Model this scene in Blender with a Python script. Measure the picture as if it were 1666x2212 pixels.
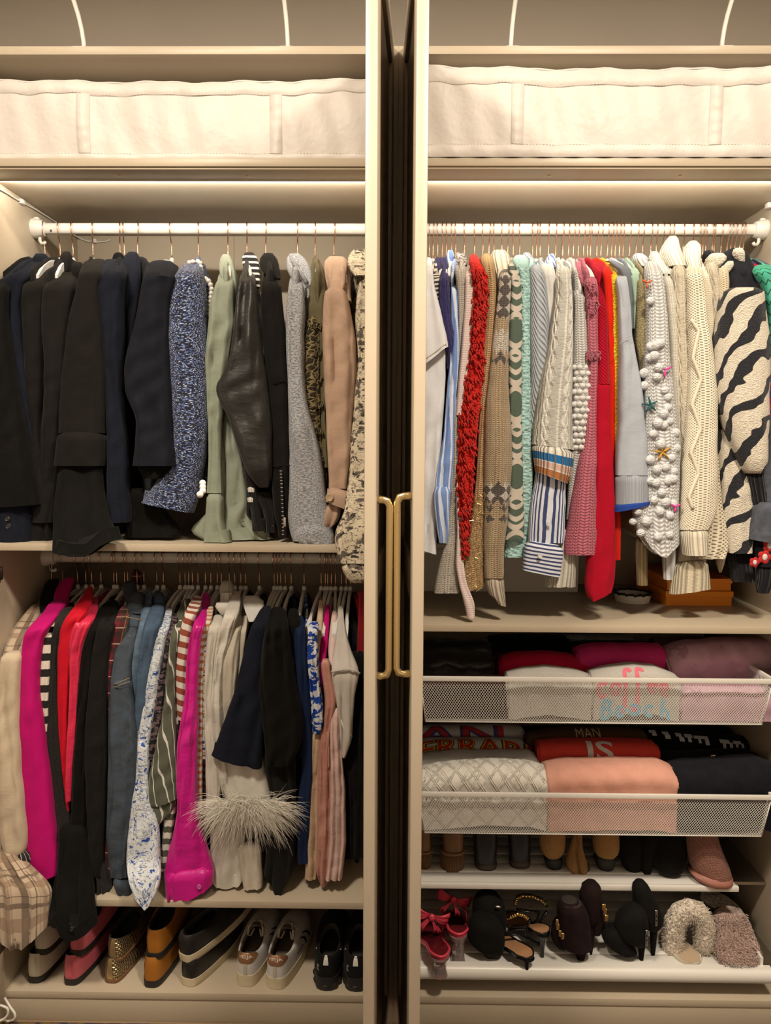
import bpy, bmesh, math, random
import numpy as np
from mathutils import Vector, Matrix
S = 0.01                                    # everything below is measured in centimetres, the scene is in metres
scn = bpy.context.scene
for o in list(bpy.data.objects): bpy.data.objects.remove(o)
# ------------------------------------------------------------------ camera
CAM = np.array([-0.457, -176.67, 144.97]); FPX = 1609.73; PITCH, YAW, ROLL = -0.08328, -0.01147, 0.00503
_f = np.array([math.sin(YAW)*math.cos(PITCH), math.cos(YAW)*math.cos(PITCH), math.sin(PITCH)])
_r = np.array([math.cos(YAW), -math.sin(YAW), 0.0]); _u = np.cross(_r, _f)
_r2 = math.cos(ROLL)*_r + math.sin(ROLL)*_u; _u2 = -math.sin(ROLL)*_r + math.cos(ROLL)*_u
cd = bpy.data.cameras.new('camera'); cam = bpy.data.objects.new('camera', cd); scn.collection.objects.link(cam)
cd.sensor_fit = 'HORIZONTAL'; cd.sensor_width = 36; cd.lens = FPX*36/1666; cd.clip_start = 0.05
cam.matrix_world = Matrix(((_r2[0], _u2[0], -_f[0], CAM[0]*S), (_r2[1], _u2[1], -_f[1], CAM[1]*S), (_r2[2], _u2[2], -_f[2], CAM[2]*S), (0, 0, 0, 1)))
scn.camera = cam
# ------------------------------------------------------------------ light of the room
wd = bpy.data.worlds.new('world'); scn.world = wd; wd.use_nodes = True
wd.node_tree.nodes['Background'].inputs[0].default_value = (1, .8, .6, 1); wd.node_tree.nodes['Background'].inputs[1].default_value = 0.0
scn.view_settings.view_transform = 'Standard'; scn.view_settings.look = 'None'; scn.view_settings.gamma = 1; scn.view_settings.use_curve_mapping = False
scn.view_settings.exposure = 0.0
cy = scn.cycles; cy.max_bounces = 5; cy.diffuse_bounces = 3; cy.glossy_bounces = 2; cy.transmission_bounces = 4; cy.transparent_max_bounces = 4; cy.caustics_reflective = False; cy.caustics_refractive = False; cy.use_adaptive_sampling = True; cy.adaptive_threshold = .04; cy.adaptive_min_samples = 12
CEIL_W, LED_W, LAMP_W = 50.0, 2.9, 0.8       # each ceiling lamp (W), each LED strip (W), each cabinet lamp (W)
WARM = (1, .86, .68); LEDC = (1, .89, .74)

def at(px, py, Y):
    """point on the plane y = Y (cm) seen at a pixel of the photograph; returns cm"""
    v = _f + _r2*((px-833)/FPX) - _u2*((py-1106)/FPX)
    return CAM + v*((Y-CAM[1])/v[1])
# ------------------------------------------------------------------ scene helpers
COL = scn.collection
def link(o): COL.objects.link(o); return o
def tag(o, label=None, cat=None, group=None, kind=None):
    if label: o['label'] = label
    if cat: o['category'] = cat
    if group: o['group'] = group
    if kind: o['kind'] = kind
    return o
def empty(name, loc):
    o = link(bpy.data.objects.new(name, None)); o.location = Vector(loc)*S; o.empty_display_size = .02
    return o
def thing(name, label, cat, loc, group=None): return tag(empty(name, loc), label, cat, group)
def add_mesh(name, verts, faces, mat, parent=None, uv=None, smooth=True):
    """verts in cm, world coordinates; becomes ONE object whose origin is its parent (or its own base)"""
    v = np.asarray(verts, float)
    if parent is not None: base = np.array(wloc(parent))
    else: base = np.array([(v[:, 0].min()+v[:, 0].max())/2, (v[:, 1].min()+v[:, 1].max())/2, v[:, 2].min()])
    me = bpy.data.meshes.new(name); me.from_pydata(((v-base)*S).tolist(), [], faces)
    if uv is not None:
        lay = me.uv_layers.new(name='UVMap'); uva = np.asarray(uv, float)
        li = np.empty(len(me.loops), int); me.loops.foreach_get('vertex_index', li)
        lay.data.foreach_set('uv', uva[li].ravel())
    if smooth: me.polygons.foreach_set('use_smooth', [True]*len(me.polygons))
    for m in (mat if isinstance(mat, (list, tuple)) else [mat]): me.materials.append(m)
    o = link(bpy.data.objects.new(name, me))
    if parent is not None: o.parent = parent
    else: o.location = Vector(base)*S
    return o
def wloc(o):
    l = Vector((0, 0, 0))
    while o is not None: l += o.location; o = o.parent
    return [c/S for c in l]
class MB:
    """collects simple shapes (cm, world) into one mesh"""
    def __init__(s): s.v = []; s.f = []; s.u = []
    def add(s, v, f, u=None):
        n = len(s.v); s.v += [tuple(p) for p in v]; s.f += [tuple(i+n for i in q) for q in f]
        s.u += list(u) if u is not None else [(p[0]+p[1], p[2]) for p in v]; return s
    def box(s, x0, x1, y0, y1, z0, z1, b=0.0):
        if b <= 0:
            v = [(x, y, z) for x in (x0, x1) for y in (y0, y1) for z in (z0, z1)]
            return s.add(v, [(0, 1, 3, 2), (4, 6, 7, 5), (0, 4, 5, 1), (2, 3, 7, 6), (0, 2, 6, 4), (1, 5, 7, 3)])
        bm = bmesh.new(); bmesh.ops.create_cube(bm, size=1)
        for q in bm.verts: q.co = Vector(((x0+x1)/2+q.co.x*(x1-x0), (y0+y1)/2+q.co.y*(y1-y0), (z0+z1)/2+q.co.z*(z1-z0)))
        bmesh.ops.bevel(bm, geom=bm.edges[:], offset=b, segments=2, profile=.5, affect='EDGES')
        return s.bm(bm)
    def bm(s, bm):
        bm.verts.index_update(); s.add([tuple(q.co) for q in bm.verts], [tuple(q.index for q in f.verts) for f in bm.faces]); bm.free(); return s
    def tube(s, pts, r, n=8, cap=True, flat=1.0, up=None):
        pts = [Vector(p) for p in pts]; N = len(pts); rr = r if hasattr(r, '__len__') else [r]*N
        v = []; f = []; u0 = None; L = 0; uv = []
        for i, p in enumerate(pts):
            t = (pts[min(i+1, N-1)]-pts[max(i-1, 0)]).normalized()
            if u0 is None:
                u0 = Vector(up) if up else (Vector((0, 0, 1)) if abs(t.z) < .9 else Vector((1, 0, 0)))
            a = (u0-t*u0.dot(t)).normalized(); b = t.cross(a); u0 = a
            if i: L += (p-pts[i-1]).length
            for k in range(n):
                g = 2*math.pi*k/n; v.append(p+(a*math.cos(g)*flat+b*math.sin(g))*rr[i]); uv.append((rr[i]*g, L))
        for i in range(N-1):
            for k in range(n): k2 = (k+1) % n; f.append((i*n+k, i*n+k2, (i+1)*n+k2, (i+1)*n+k))
        if cap: f.append(tuple(range(n-1, -1, -1))); f.append(tuple((N-1)*n+k for k in range(n)))
        return s.add(v, f, uv)
    def lathe(s, c, prof, n=24, ax=(0, 0, 1)):
        ax = Vector(ax).normalized(); a = ax.orthogonal().normalized(); b = ax.cross(a); c = Vector(c); v = []; f = []
        for (r, h) in prof:
            for k in range(n): g = 2*math.pi*k/n; v.append(c+ax*h+(a*math.cos(g)+b*math.sin(g))*r)
        for i in range(len(prof)-1):
            for k in range(n): k2 = (k+1) % n; f.append((i*n+k, i*n+k2, (i+1)*n+k2, (i+1)*n+k))
        f.append(tuple(range(n-1, -1, -1))); f.append(tuple((len(prof)-1)*n+k for k in range(n)))
        return s.add(v, f)
    def sphere(s, c, r, n=8, m=6, sc=(1, 1, 1)):
        v = [(c[0], c[1], c[2]+r*sc[2])]; f = []
        for i in range(1, m):
            t = math.pi*i/m
            for k in range(n): g = 2*math.pi*k/n; v.append((c[0]+r*sc[0]*math.sin(t)*math.cos(g), c[1]+r*sc[1]*math.sin(t)*math.sin(g), c[2]+r*sc[2]*math.cos(t)))
        v.append((c[0], c[1], c[2]-r*sc[2])); e = len(v)-1
        for k in range(n):
            k2 = (k+1) % n; f.append((0, 1+k, 1+k2))
            for i in range(m-2): a = 1+i*n; f.append((a+k, a+n+k, a+n+k2, a+k2))
            f.append((e, 1+(m-2)*n+k2, 1+(m-2)*n+k))
        return s.add(v, f)
    def build(s, name, mat, parent=None, smooth=False): return add_mesh(name, s.v, s.f, mat, parent, s.u, smooth)
def autosmooth(o, ang=35):
    me = o.data; me.polygons.foreach_set('use_smooth', [True]*len(me.polygons))
    try: me.set_sharp_from_angle(angle=math.radians(ang))
    except Exception: pass
    return o
# ------------------------------------------------------------------ node expressions
class X:
    def __init__(s, nt, k): s.nt = nt; s.k = k
    def op(s, o, *a):
        n = s.nt.nodes.new('ShaderNodeMath'); n.operation = o
        for i, q in enumerate((s,)+a):
            if isinstance(q, X): s.nt.links.new(q.k, n.inputs[i])
            else: n.inputs[i].default_value = q
        return X(s.nt, n.outputs[0])
    def __add__(s, o): return s.op('ADD', o)
    __radd__ = __add__
    def __sub__(s, o): return s.op('SUBTRACT', o)
    def __rsub__(s, o): return (s*-1)+o
    def __mul__(s, o): return s.op('MULTIPLY', o)
    __rmul__ = __mul__
    def __truediv__(s, o): return s.op('DIVIDE', o)
    def __lt__(s, o): return s.op('LESS_THAN', o)
    def __gt__(s, o): return s.op('GREATER_THAN', o)
    def fr(s): return s.op('FRACT')
    def fl(s): return s.op('FLOOR')
    def ab(s): return s.op('ABSOLUTE')
    def sin(s): return s.op('SINE')
    def mx(s, o): return s.op('MAXIMUM', o)
    def mn(s, o): return s.op('MINIMUM', o)
    def tri(s): return ((s.fr()-.5).ab())*2          # 1 at whole numbers, 0 halfway
    def band(s, c, w): return (s-c).ab() < w         # 1 where |s-c| < w
class NT:
    """one material being written"""
    def __init__(s, name, coord='UV'):
        s.m = bpy.data.materials.new(name); s.m.use_nodes = True; s.nt = s.m.node_tree
        s.b = s.nt.nodes['Principled BSDF']; tc = s.nt.nodes.new('ShaderNodeTexCoord')
        s.vec = tc.outputs[coord]; s.obj = tc.outputs['Object']
        sep = s.nt.nodes.new('ShaderNodeSeparateXYZ'); s.nt.links.new(s.vec, sep.inputs[0])
        s.x, s.y, s.z = (X(s.nt, sep.outputs[i]) for i in range(3))
    def xyz(s, x, y, z=0.0):
        n = s.nt.nodes.new('ShaderNodeCombineXYZ')
        for i, q in enumerate((x, y, z)):
            if isinstance(q, X): s.nt.links.new(q.k, n.inputs[i])
            else: n.inputs[i].default_value = q
        return n.outputs[0]
    def noise(s, sc, det=2.0, rough=.5, vec=None, out=0):
        n = s.nt.nodes.new('ShaderNodeTexNoise'); s.nt.links.new(vec or s.vec, n.inputs['Vector'])
        n.inputs['Scale'].default_value = sc; n.inputs['Detail'].default_value = det; n.inputs['Roughness'].default_value = rough
        return X(s.nt, n.outputs[out])
    def vor(s, sc, feat='F1', vec=None, rnd=1.0, out='Distance'):
        n = s.nt.nodes.new('ShaderNodeTexVoronoi'); n.feature = feat; s.nt.links.new(vec or s.vec, n.inputs['Vector'])
        n.inputs['Scale'].default_value = sc; n.inputs['Randomness'].default_value = rnd
        return X(s.nt, n.outputs[out])
    def ss(s, v, a, b):
        n = s.nt.nodes.new('ShaderNodeMapRange'); n.interpolation_type = 'SMOOTHSTEP'; s.nt.links.new(v.k, n.inputs[0])
        n.inputs[1].default_value = a; n.inputs[2].default_value = b; return X(s.nt, n.outputs[0])
    def col(s, c): return c if isinstance(c, X) else (tuple(c)+(1,))[:4]
    def mix(s, f, a, b):
        n = s.nt.nodes.new('ShaderNodeMix'); n.data_type = 'RGBA'
        for q, k in ((f, n.inputs[0]), (a, n.inputs[6]), (b, n.inputs[7])):
            if isinstance(q, X): s.nt.links.new(q.k, k)
            elif isinstance(q, (int, float)): k.default_value = q
            else: k.default_value = s.col(q)
        return X(s.nt, n.outputs[2])
    def put(s, key, v):
        k = s.b.inputs[key]
        if isinstance(v, X): s.nt.links.new(v.k, k)
        elif isinstance(v, (tuple, list)): k.default_value = s.col(v)
        else: k.default_value = v
        return s
    def bump(s, h, dist, strength=1.0):
        n = s.nt.nodes.new('ShaderNodeBump'); n.inputs['Strength'].default_value = strength; n.inputs['Distance'].default_value = dist*S
        s.nt.links.new(h.k, n.inputs['Height']); s.nt.links.new(n.outputs[0], s.b.inputs['Normal']); return s
def lin(r, g, b):
    """display colour 0..255 -> linear"""
    q = tuple(((c/255)/12.92 if c/255 <= .04045 else ((c/255+.055)/1.055)**2.4) for c in (r, g, b))
    return tuple(min(.92, c*k) for c, k in zip(q, (.94, 1.0, 1.14)))          # the photograph's light is warm
# ------------------------------------------------------------------ materials of the setting
def m_plain(name, c, rough=.5, nz=.03, metal=0.0, coord='Object', sc=6.0, spec=.5, bump=0.0):
    t = NT(name, coord); n = t.noise(sc, 3)
    k = tuple(q*(1-nz) for q in c); k2 = tuple(min(1, q*(1+nz)) for q in c)
    t.put('Base Color', t.mix(n, k, k2)).put('Roughness', t.ss(n, 0, 1)*.08+(rough-.04)).put('Metallic', metal).put('Specular IOR Level', spec)
    if bump: t.bump(t.noise(sc*40, 2), bump)
    return t.m
BEIGE = m_plain('beige_foil_board', (.49, .415, .315), .42, .02)
BEIGE_DOOR = m_plain('beige_door_lacquer', (.51, .432, .335), .38, .02)
WALLM = m_plain('wall_paint', (.60, .55, .49), .8, .03)
CEILM = m_plain('ceiling_paint', (.75, .72, .68), .85, .02)
WHITE = m_plain('white_plastic', (.78, .76, .72), .35, .01)
WHITEMETAL = m_plain('white_lacquered_steel', (.75, .73, .69), .35, .01)
STEEL = m_plain('steel', (.62, .58, .52), .28, .03, 1.0)
DARKSTEEL = m_plain('dark_hinge_steel', (.16, .13, .10), .4, .1, .8)
BRASS = m_plain('brushed_brass', (.83, .66, .36), .27, .04, 1.0)
ROSE = m_plain('rose_gold_wire', (.84, .50, .36), .22, .03, 1.0)
SCREW = m_plain('brass_screw', (.7, .55, .3), .3, .05, 1.0)
BLACKHOLE = m_plain('drilled_hole', (.02, .018, .015), .9, .02)
def m_emit(name, c, e):
    t = NT(name); t.put('Base Color', (.8, .8, .8)).put('Emission Color', c).put('Emission Strength', e); return t.m
def m_carpet():
    t = NT('patterned_rug', 'Object'); n = t.noise(30, 4); v = t.vor(9, out='Distance')
    c = t.mix(t.ss(v, .2, .5), lin(88, 66, 40), lin(60, 52, 78)); c = t.mix(t.ss(n, .45, .6), c, lin(120, 95, 45))
    t.put('Base Color', c).put('Roughness', .95).bump(t.noise(300, 3), .3); return t.m
RUG = m_carpet()
# ------------------------------------------------------------------ the room
def struct(name, mb, mat, b=False): return tag(mb.build(name, mat), kind='structure')
RX0, RX1, RY0, RY1, RZ = -190, 190, -330, 59.5, 292
tag(struct('floor', MB().box(RX0, RX1, RY0, RY1, -4, 0), m_plain('oak_floor', (.30, .21, .13), .5, .2)), 'brown floor under the wardrobe', None)
struct('ceiling', MB().box(RX0, RX1, RY0, RY1+4, RZ, RZ+5), CEILM)
struct('wall_back', MB().box(RX0, RX1, RY1, RY1+4, 0, RZ), WALLM)
struct('wall_left', MB().box(RX0-4, RX0, RY0, RY1, 0, RZ), WALLM)
struct('wall_right', MB().box(RX1, RX1+4, RY0, RY1, 0, RZ), WALLM)
struct('wall_front', MB().box(RX0-4, RX1+4, RY0-4, RY0, 0, RZ), WALLM)
tag(MB().box(-150, 120, -230, -1.5, 0.05, 1.3, .5).build('rug', RUG, None, True), 'patterned purple and ochre rug on the floor in front of the wardrobe', 'rug')
# ceiling lamp of the room (above and in front of the wardrobe)
def area(name, loc, sx, sy, w, color, direction, parent, shape='RECTANGLE'):
    ld = bpy.data.lights.new(name, 'AREA'); ld.shape = shape; ld.size = sx*S; ld.size_y = sy*S; ld.energy = w; ld.color = color
    o = link(bpy.data.objects.new(name, ld)); o.rotation_euler = Vector(direction).to_track_quat('-Z', 'Y').to_euler()
    o.parent = parent; o.location = (Vector(loc)-Vector(wloc(parent)))*S; return o
for lx, lw in ((-66, 'left'), (66, 'right')):
    cl = thing('ceiling_lamp', 'round white ceiling lamp in front of the %s wardrobe' % lw, 'lamp', (lx, -130, RZ-8), 'round ceiling lamps')
    autosmooth(MB().lathe((lx, -130, RZ-8), [(16, 0), (19, 1.5), (20, 4), (18, 8)], 40).build('lamp_housing', WHITE, cl))
    area('lamp_light', (lx, -130, RZ-8.6), 30, 30, CEIL_W, WARM, (0, 0, -1), cl, 'DISK')
# ------------------------------------------------------------------ the two wardrobe frames
def frame(x0, x1, side, label):
    t = thing('wardrobe', label, 'wardrobe', ((x0+x1)/2, 29, 0), 'beige wardrobes side by side')
    def part(n, *a): return autosmooth(MB().box(*a, b=.06).build(n, BEIGE, t))
    part('side_panel', x0, x0+1.8, 0, 58, 0, 236); part('side_panel', x1-1.8, x1, 0, 58, 0, 236)
    a, b = x0+1.8, x1-1.8
    part('top_panel', a, b, 0, 58, 234.2, 236)
    part('bottom_panel', a, b, 0, 58, 6.3, 8.1); part('plinth', a, b, .3, 2, 0, 6.3)
    m = (a+b)/2
    for (p, q) in ((a, m-.04), (m+.04, b)): part('back_panel', p, q, 57, 57.7, 6, 236)
    return t, a, b
FL, la, lb = frame(-100, 0, 'L', 'left beige wardrobe with open door, holding jackets, shirts and a row of shoes')
FR, ra, rb = frame(0, 100, 'R', 'right beige wardrobe with open door, holding sweaters, mesh baskets and shoe racks')
def shelf(a, b, ztop, label, y0=0.6, th=1.75):
    o = MB().box(a+.05, b-.05, y0, 56.6, ztop-th, ztop, b=.06).build('shelf', BEIGE); autosmooth(o); return tag(o, label, 'shelf', 'beige shelf boards')
SH_TOP_L, SH_TOP_R, SH_MID_L, SH_LOW_L, SH_MID_R = 211.65, 211.8, 122.05, 32.2, 103.0
shelf(la, lb, SH_TOP_L, 'beige shelf board under the white storage box in the left wardrobe')
shelf(ra, rb, SH_TOP_R, 'beige shelf board under the white storage box in the right wardrobe')
shelf(la, lb, SH_MID_L, 'beige shelf board between the jackets and the lower shirt rail')
shelf(la, lb, SH_LOW_L, 'beige shelf board just above the row of shoes at left')
shelf(ra, rb, SH_MID_R, 'beige shelf board between the hanging sweaters and the upper mesh basket')
def light_rail(a, b, zs, label, xs):
    t = thing('light_rail', label, 'light rail', ((a+b)/2, 5, zs-2.6), 'light rails under the top shelves')
    autosmooth(MB().box(a+.1, b-.1, 1.1, 8.0, zs-2.3, zs-1.8, .06).build('board', BEIGE, t))
    MB().box(a+1, b-1, 8.02, 8.3, zs-2.5, zs-1.8).build('led_profile', WHITEMETAL, t)
    MB().box(a+1.5, b-1.5, 8.32, 8.62, zs-2.55, zs-1.85).build('led_strip', m_emit('led_strip_glow', LEDC+(1,), 2.5), t)
    area('led_light', ((a+b)/2, 8.66, zs-2.25), b-a-4, .65, LED_W, LEDC, (0, 1, -.22), t)
    for x, y in xs: autosmooth(MB().lathe((x, y, zs-2.3), [(.5, 0), (.5, .1), (.35, .3), (.02, .32)], 12, (0, 0, -1)).build('screw', SCREW, t))
    return t
zL, zR = SH_TOP_L, SH_TOP_R
light_rail(la, lb, zL, 'beige light rail with brass screws under the top shelf of the left wardrobe', [(at(257, 374, 5)[0], 5), (at(535, 374, 5)[0], 5)])
light_rail(ra, rb, zR, 'beige light rail with brass screws under the top shelf of the right wardrobe', [(at(1187, 374, 5)[0], 5), (at(1470, 374, 5)[0], 5)])
# clothes rails
ZROD, ZROD2, YROD = 204.0, 114.6, 29.0
def rail(a, b, z, label, sticker=None):
    t = thing('clothes_rail', label, 'clothes rail', ((a+b)/2, YROD, z-2), 'white clothes rails')
    r = MB().tube([(a+1.5, YROD, z), (b-1.5, YROD, z)], 1.0, 20, True, 1.45, (0, 0, 1)).build('rod', WHITEMETAL, t, True); autosmooth(r)
    for x, d in ((a, 1), (b, -1)):
        br = autosmooth(MB().lathe((x, YROD, z), [(2.6, .02), (2.6, .6), (2.2, 2.4), (1.9, 3.0)], 28, (d, 0, 0)).build('bracket', WHITE, t))
        pts = [(x+d*1.6, YROD, z-2.0), (x+d*1.6, YROD, z-3.2), (x+d*2.0, YROD, z-3.9), (x+d*2.7, YROD, z-3.9), (x+d*3.1, YROD, z-3.3)]
        MB().tube(pts, .45, 10).build('clip', WHITE, br, True)
        MB().box(x+(0.3 if d > 0 else -1.6), x+(1.6 if d > 0 else -.3), YROD-.7, YROD+.7, z+2.2, z+2.9, .2).build('clip', WHITE, br, True)
    return t
rail(la, lb, ZROD, 'white clothes rail carrying jackets in the left wardrobe')
rail(la, lb, ZROD2, 'white clothes rail carrying shirts and blouses below the left shelf')
rail(ra, rb, ZROD, 'white clothes rail carrying knitwear in the right wardrobe')
# small printed sticker on the left rail
INK = m_plain('black_print', (.03, .03, .03), .6)
c = at(105, 489, YROD-1.05)
random.seed(5)
mk = [o for o in bpy.data.objects if o.name.startswith('clothes_rail')][0]
MB().box(c[0]+.3, c[0]+.8, YROD-1.0, YROD-.97, ZROD-1.05, ZROD-.55).build('printed_mark', INK, mk)
# led cables with clips
CAB = m_plain('white_cable', (.72, .69, .62), .5, .02)
def cable(pts, label, r=.22, clips=(), name='led_cable'):
    t = thing(name, label, 'cable', min(pts, key=lambda p: p[2]))
    sm = []
    for i in range(len(pts)-1):
        for k in range(6):
            q = k/6; p0 = pts[max(i-1, 0)]; p1 = pts[i]; p2 = pts[i+1]; p3 = pts[min(i+2, len(pts)-1)]
            sm.append(tuple(.5*(2*p1[j]+(p2[j]-p0[j])*q+(2*p0[j]-5*p1[j]+4*p2[j]-p3[j])*q*q+(3*p1[j]-p0[j]-3*p2[j]+p3[j])*q**3) for j in range(3)))
    sm.append(pts[-1]); MB().tube(sm, r, 8).build('cord', CAB, t, True)
    for (x, y, z) in clips: autosmooth(MB().box(x-.6, x+.6, y-.9, y+.9, z-.6, z+.6, .25).build('clip', WHITE, t))
    return t
xw = la+.35
cable([(xw, 3.5, zL-2.4), (xw, 8, zL-3.4), (xw, 14, zL-3.1), (xw, 20, zL-3.0), (xw, 30, zL-2.4), (xw, 42, zL-2.2), (xw+.2, 55, zL-2.4), (xw+3, 56.6, zL-3.4), (xw+8, 56.6, zL-3.6), (xw+10, 56.6, zL-3.0)],
      'white cable with clips running along the left wall above the jackets', .24, [(xw+.1, 22, zL-2.9), (xw+5.5, 56.2, zL-3.6)])
tag(autosmooth(MB().box(rb-1.5, rb-.02, 25, 27, zR-3.2, zR-1.8, .3).build('cable_clip', WHITE)), 'small white cable clip on the right wall above the sweater rail', 'clip')
tag(autosmooth(MB().box(rb-4.2, rb-3.0, 56, 56.98, zR-8.0, zR-6.8, .3).build('cable_clip', WHITE)), 'small white cable clip on the back wall behind the sweater rail', 'clip')
# cabinet lamps standing on top of the frames
def cab_lamp(px, x1, label):
    b = at(px, 98, 3); x = b[0]; d = x1-x
    t = thing('cabinet_lamp', label, 'lamp', (x, 4, 236), 'white arm lamps on top of the wardrobe')
    autosmooth(MB().box(x-1.6, x+1.6, 2, 9, 236.02, 237.2, .3).build('base', WHITE, t))
    pts = []
    for i in range(15):
        q = i/14; a = q*math.pi*.62
        pts.append((x+d*(1-math.cos(a))*.5, 5.5-26*(1-math.cos(a))*.72, 237+19*math.sin(a)))
    MB().tube(pts, .52, 10).build('arm', WHITE, t, True)
    e = pts[-1]
    autosmooth(MB().lathe((e[0], e[1]-3, e[2]-1.6), [(3.2, 0), (4.0, .4), (4.0, 1.6), (2.6, 2.2)], 24).build('lamp_head', WHITE, t))
    area('lamp_light', (e[0], e[1]-3, e[2]-1.8), 6, 6, LAMP_W, WARM, (0, .9, -.25), t, 'DISK')
cab_lamp(173, -86, 'white curved arm of the leftmost lamp on top of the wardrobe')
cab_lamp(619, -31, 'white curved arm lamp above the left storage box, nearest the doors')
cab_lamp(1107, 32, 'white curved arm lamp above the right storage box, nearest the doors')
cab_lamp(1569, 84, 'white curved arm of the rightmost lamp on top of the wardrobe')
# ------------------------------------------------------------------ doors, opened in the middle
def door(ward, xh, xn, sgn, label, hz0, hz1, hlab, h):
    """hinged at (xh, 0), near edge at (xn, -50.5); sgn = +1: outer face looks to +x"""
    t = None
    ang = math.atan2(xn-xh, 50.0); ca, sa = math.cos(ang), math.sin(ang)
    def tr(mb):     # local: u = distance from the hinge towards the viewer, w = thickness towards the outer face, z
        mb.v = [(xh+u*sa+sgn*w*ca, -u*ca+sgn*w*sa-.35, z) for (u, w, z) in mb.v]
        if sgn < 0: mb.f = [f for f in mb.f]
        else: mb.f = [tuple(reversed(f)) for f in mb.f]
        return mb
    def part(n, u0, u1, w0, w1, z0, z1, b=.12, m=BEIGE_DOOR): return autosmooth(tr(MB().box(u0, u1, w0, w1, z0, z1, b)).build(n, m, t or ward))
    W, Z0, Z1, F = 49.6, 7.0, 235.6, 7.0
    t = tag(part('door', 1, W-1, -2.0, -.75, Z0+1, Z1-1), label)
    part('stile', 0, F, -2.05, 0, Z0, Z1, .25); part('stile', W-F, W, -2.05, 0, Z0, Z1, .25)
    part('rail', F, W-F, -2.04, 0, Z0, Z0+F, .25); part('rail', F, W-F, -2.04, 0, Z1-F, Z1, .25)
    part('rail', F, W-F, -2.04, 0, 118, 118+F, .25)
    # handle: a square gold bar on two short feet
    u = W-3.5
    mb = MB(); P = [(u, 0, hz1), (u, h-1.2, hz1), (u, h-.4, hz1-.25), (u, h, hz1-1.2), (u, h, hz0+1.2), (u, h-.4, hz0+.25), (u, h-1.2, hz0), (u, 0, hz0)]
    mb.tube(P, [.7, .7, .72, .66, .66, .72, .7, .7], 12, True, 1.0, (1, 0, 0))
    hd = tr(mb).build('handle', BRASS, t, True); tag(hd, hlab)
    for z in (20, 80, 150, 215):
        part('hinge', -.2, 4.5, -3.4, -2.05, z, z+4, .2, STEEL)
    return t
door(FL, -1.0, -3.55, 1, 'left of the two open beige doors, seen on edge in the middle', at(845, 1455, -45)[2], at(810, 1078, -45)[2], 'long gold bar handle', 2.15)
door(FR, 1.0, 2.75, -1, 'right of the two open beige doors, seen on edge in the middle', at(850, 1450, -45)[2], at(884, 1070, -45)[2], 'long gold bar handle', 2.5)
# hinges on the left frame's outer side for the door that is out of view
for px, py, lab in ((3, 1255, 'dark metal door hinge on the left wall beside the plaid jacket'), (4, 2062, 'dark metal door hinge on the left wall beside the cream shoes')):
    q = at(px, py, -6); t = thing('hinge', lab, 'hinge', (la, -2, q[2]-2))
    autosmooth(MB().box(la-.3, la+1.0, -1, 5, q[2]-1.6, q[2]+1.6, .2).build('mounting_plate', STEEL, t))
    autosmooth(MB().box(la+.4, la+1.9, -9, 3, q[2]-1.0, q[2]+1.2, .3).build('arm', DARKSTEEL, t))
    autosmooth(MB().lathe((la+.9, -9, q[2]-2.2), [(1.7, 0), (1.7, 4.2)], 20).build('cup', DARKSTEEL, t))
cable([tuple(at(10, 2155, -1)), tuple(at(22, 2175, -2)), tuple(at(32, 2190, -2.5)), tuple(at(30, 2202, -2.5)), tuple(at(16, 2206, -2)), tuple(at(8, 2203, -3)), (tuple(at(2, 2203, -3)))],
      'white power cord curling on the floor at the lower left corner', .3, name='power_cord')
cable([tuple(at(-20, 2168, -4)), tuple(at(2, 2172, -4)), tuple(at(17, 2180, -4)), tuple(at(14, 2196, -4)), tuple(at(-3, 2206, -4)), tuple(at(-25, 2203, -4))],
      'white ring of looped cord at the bottom left corner of the photo', .3, name='power_cord')
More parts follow.
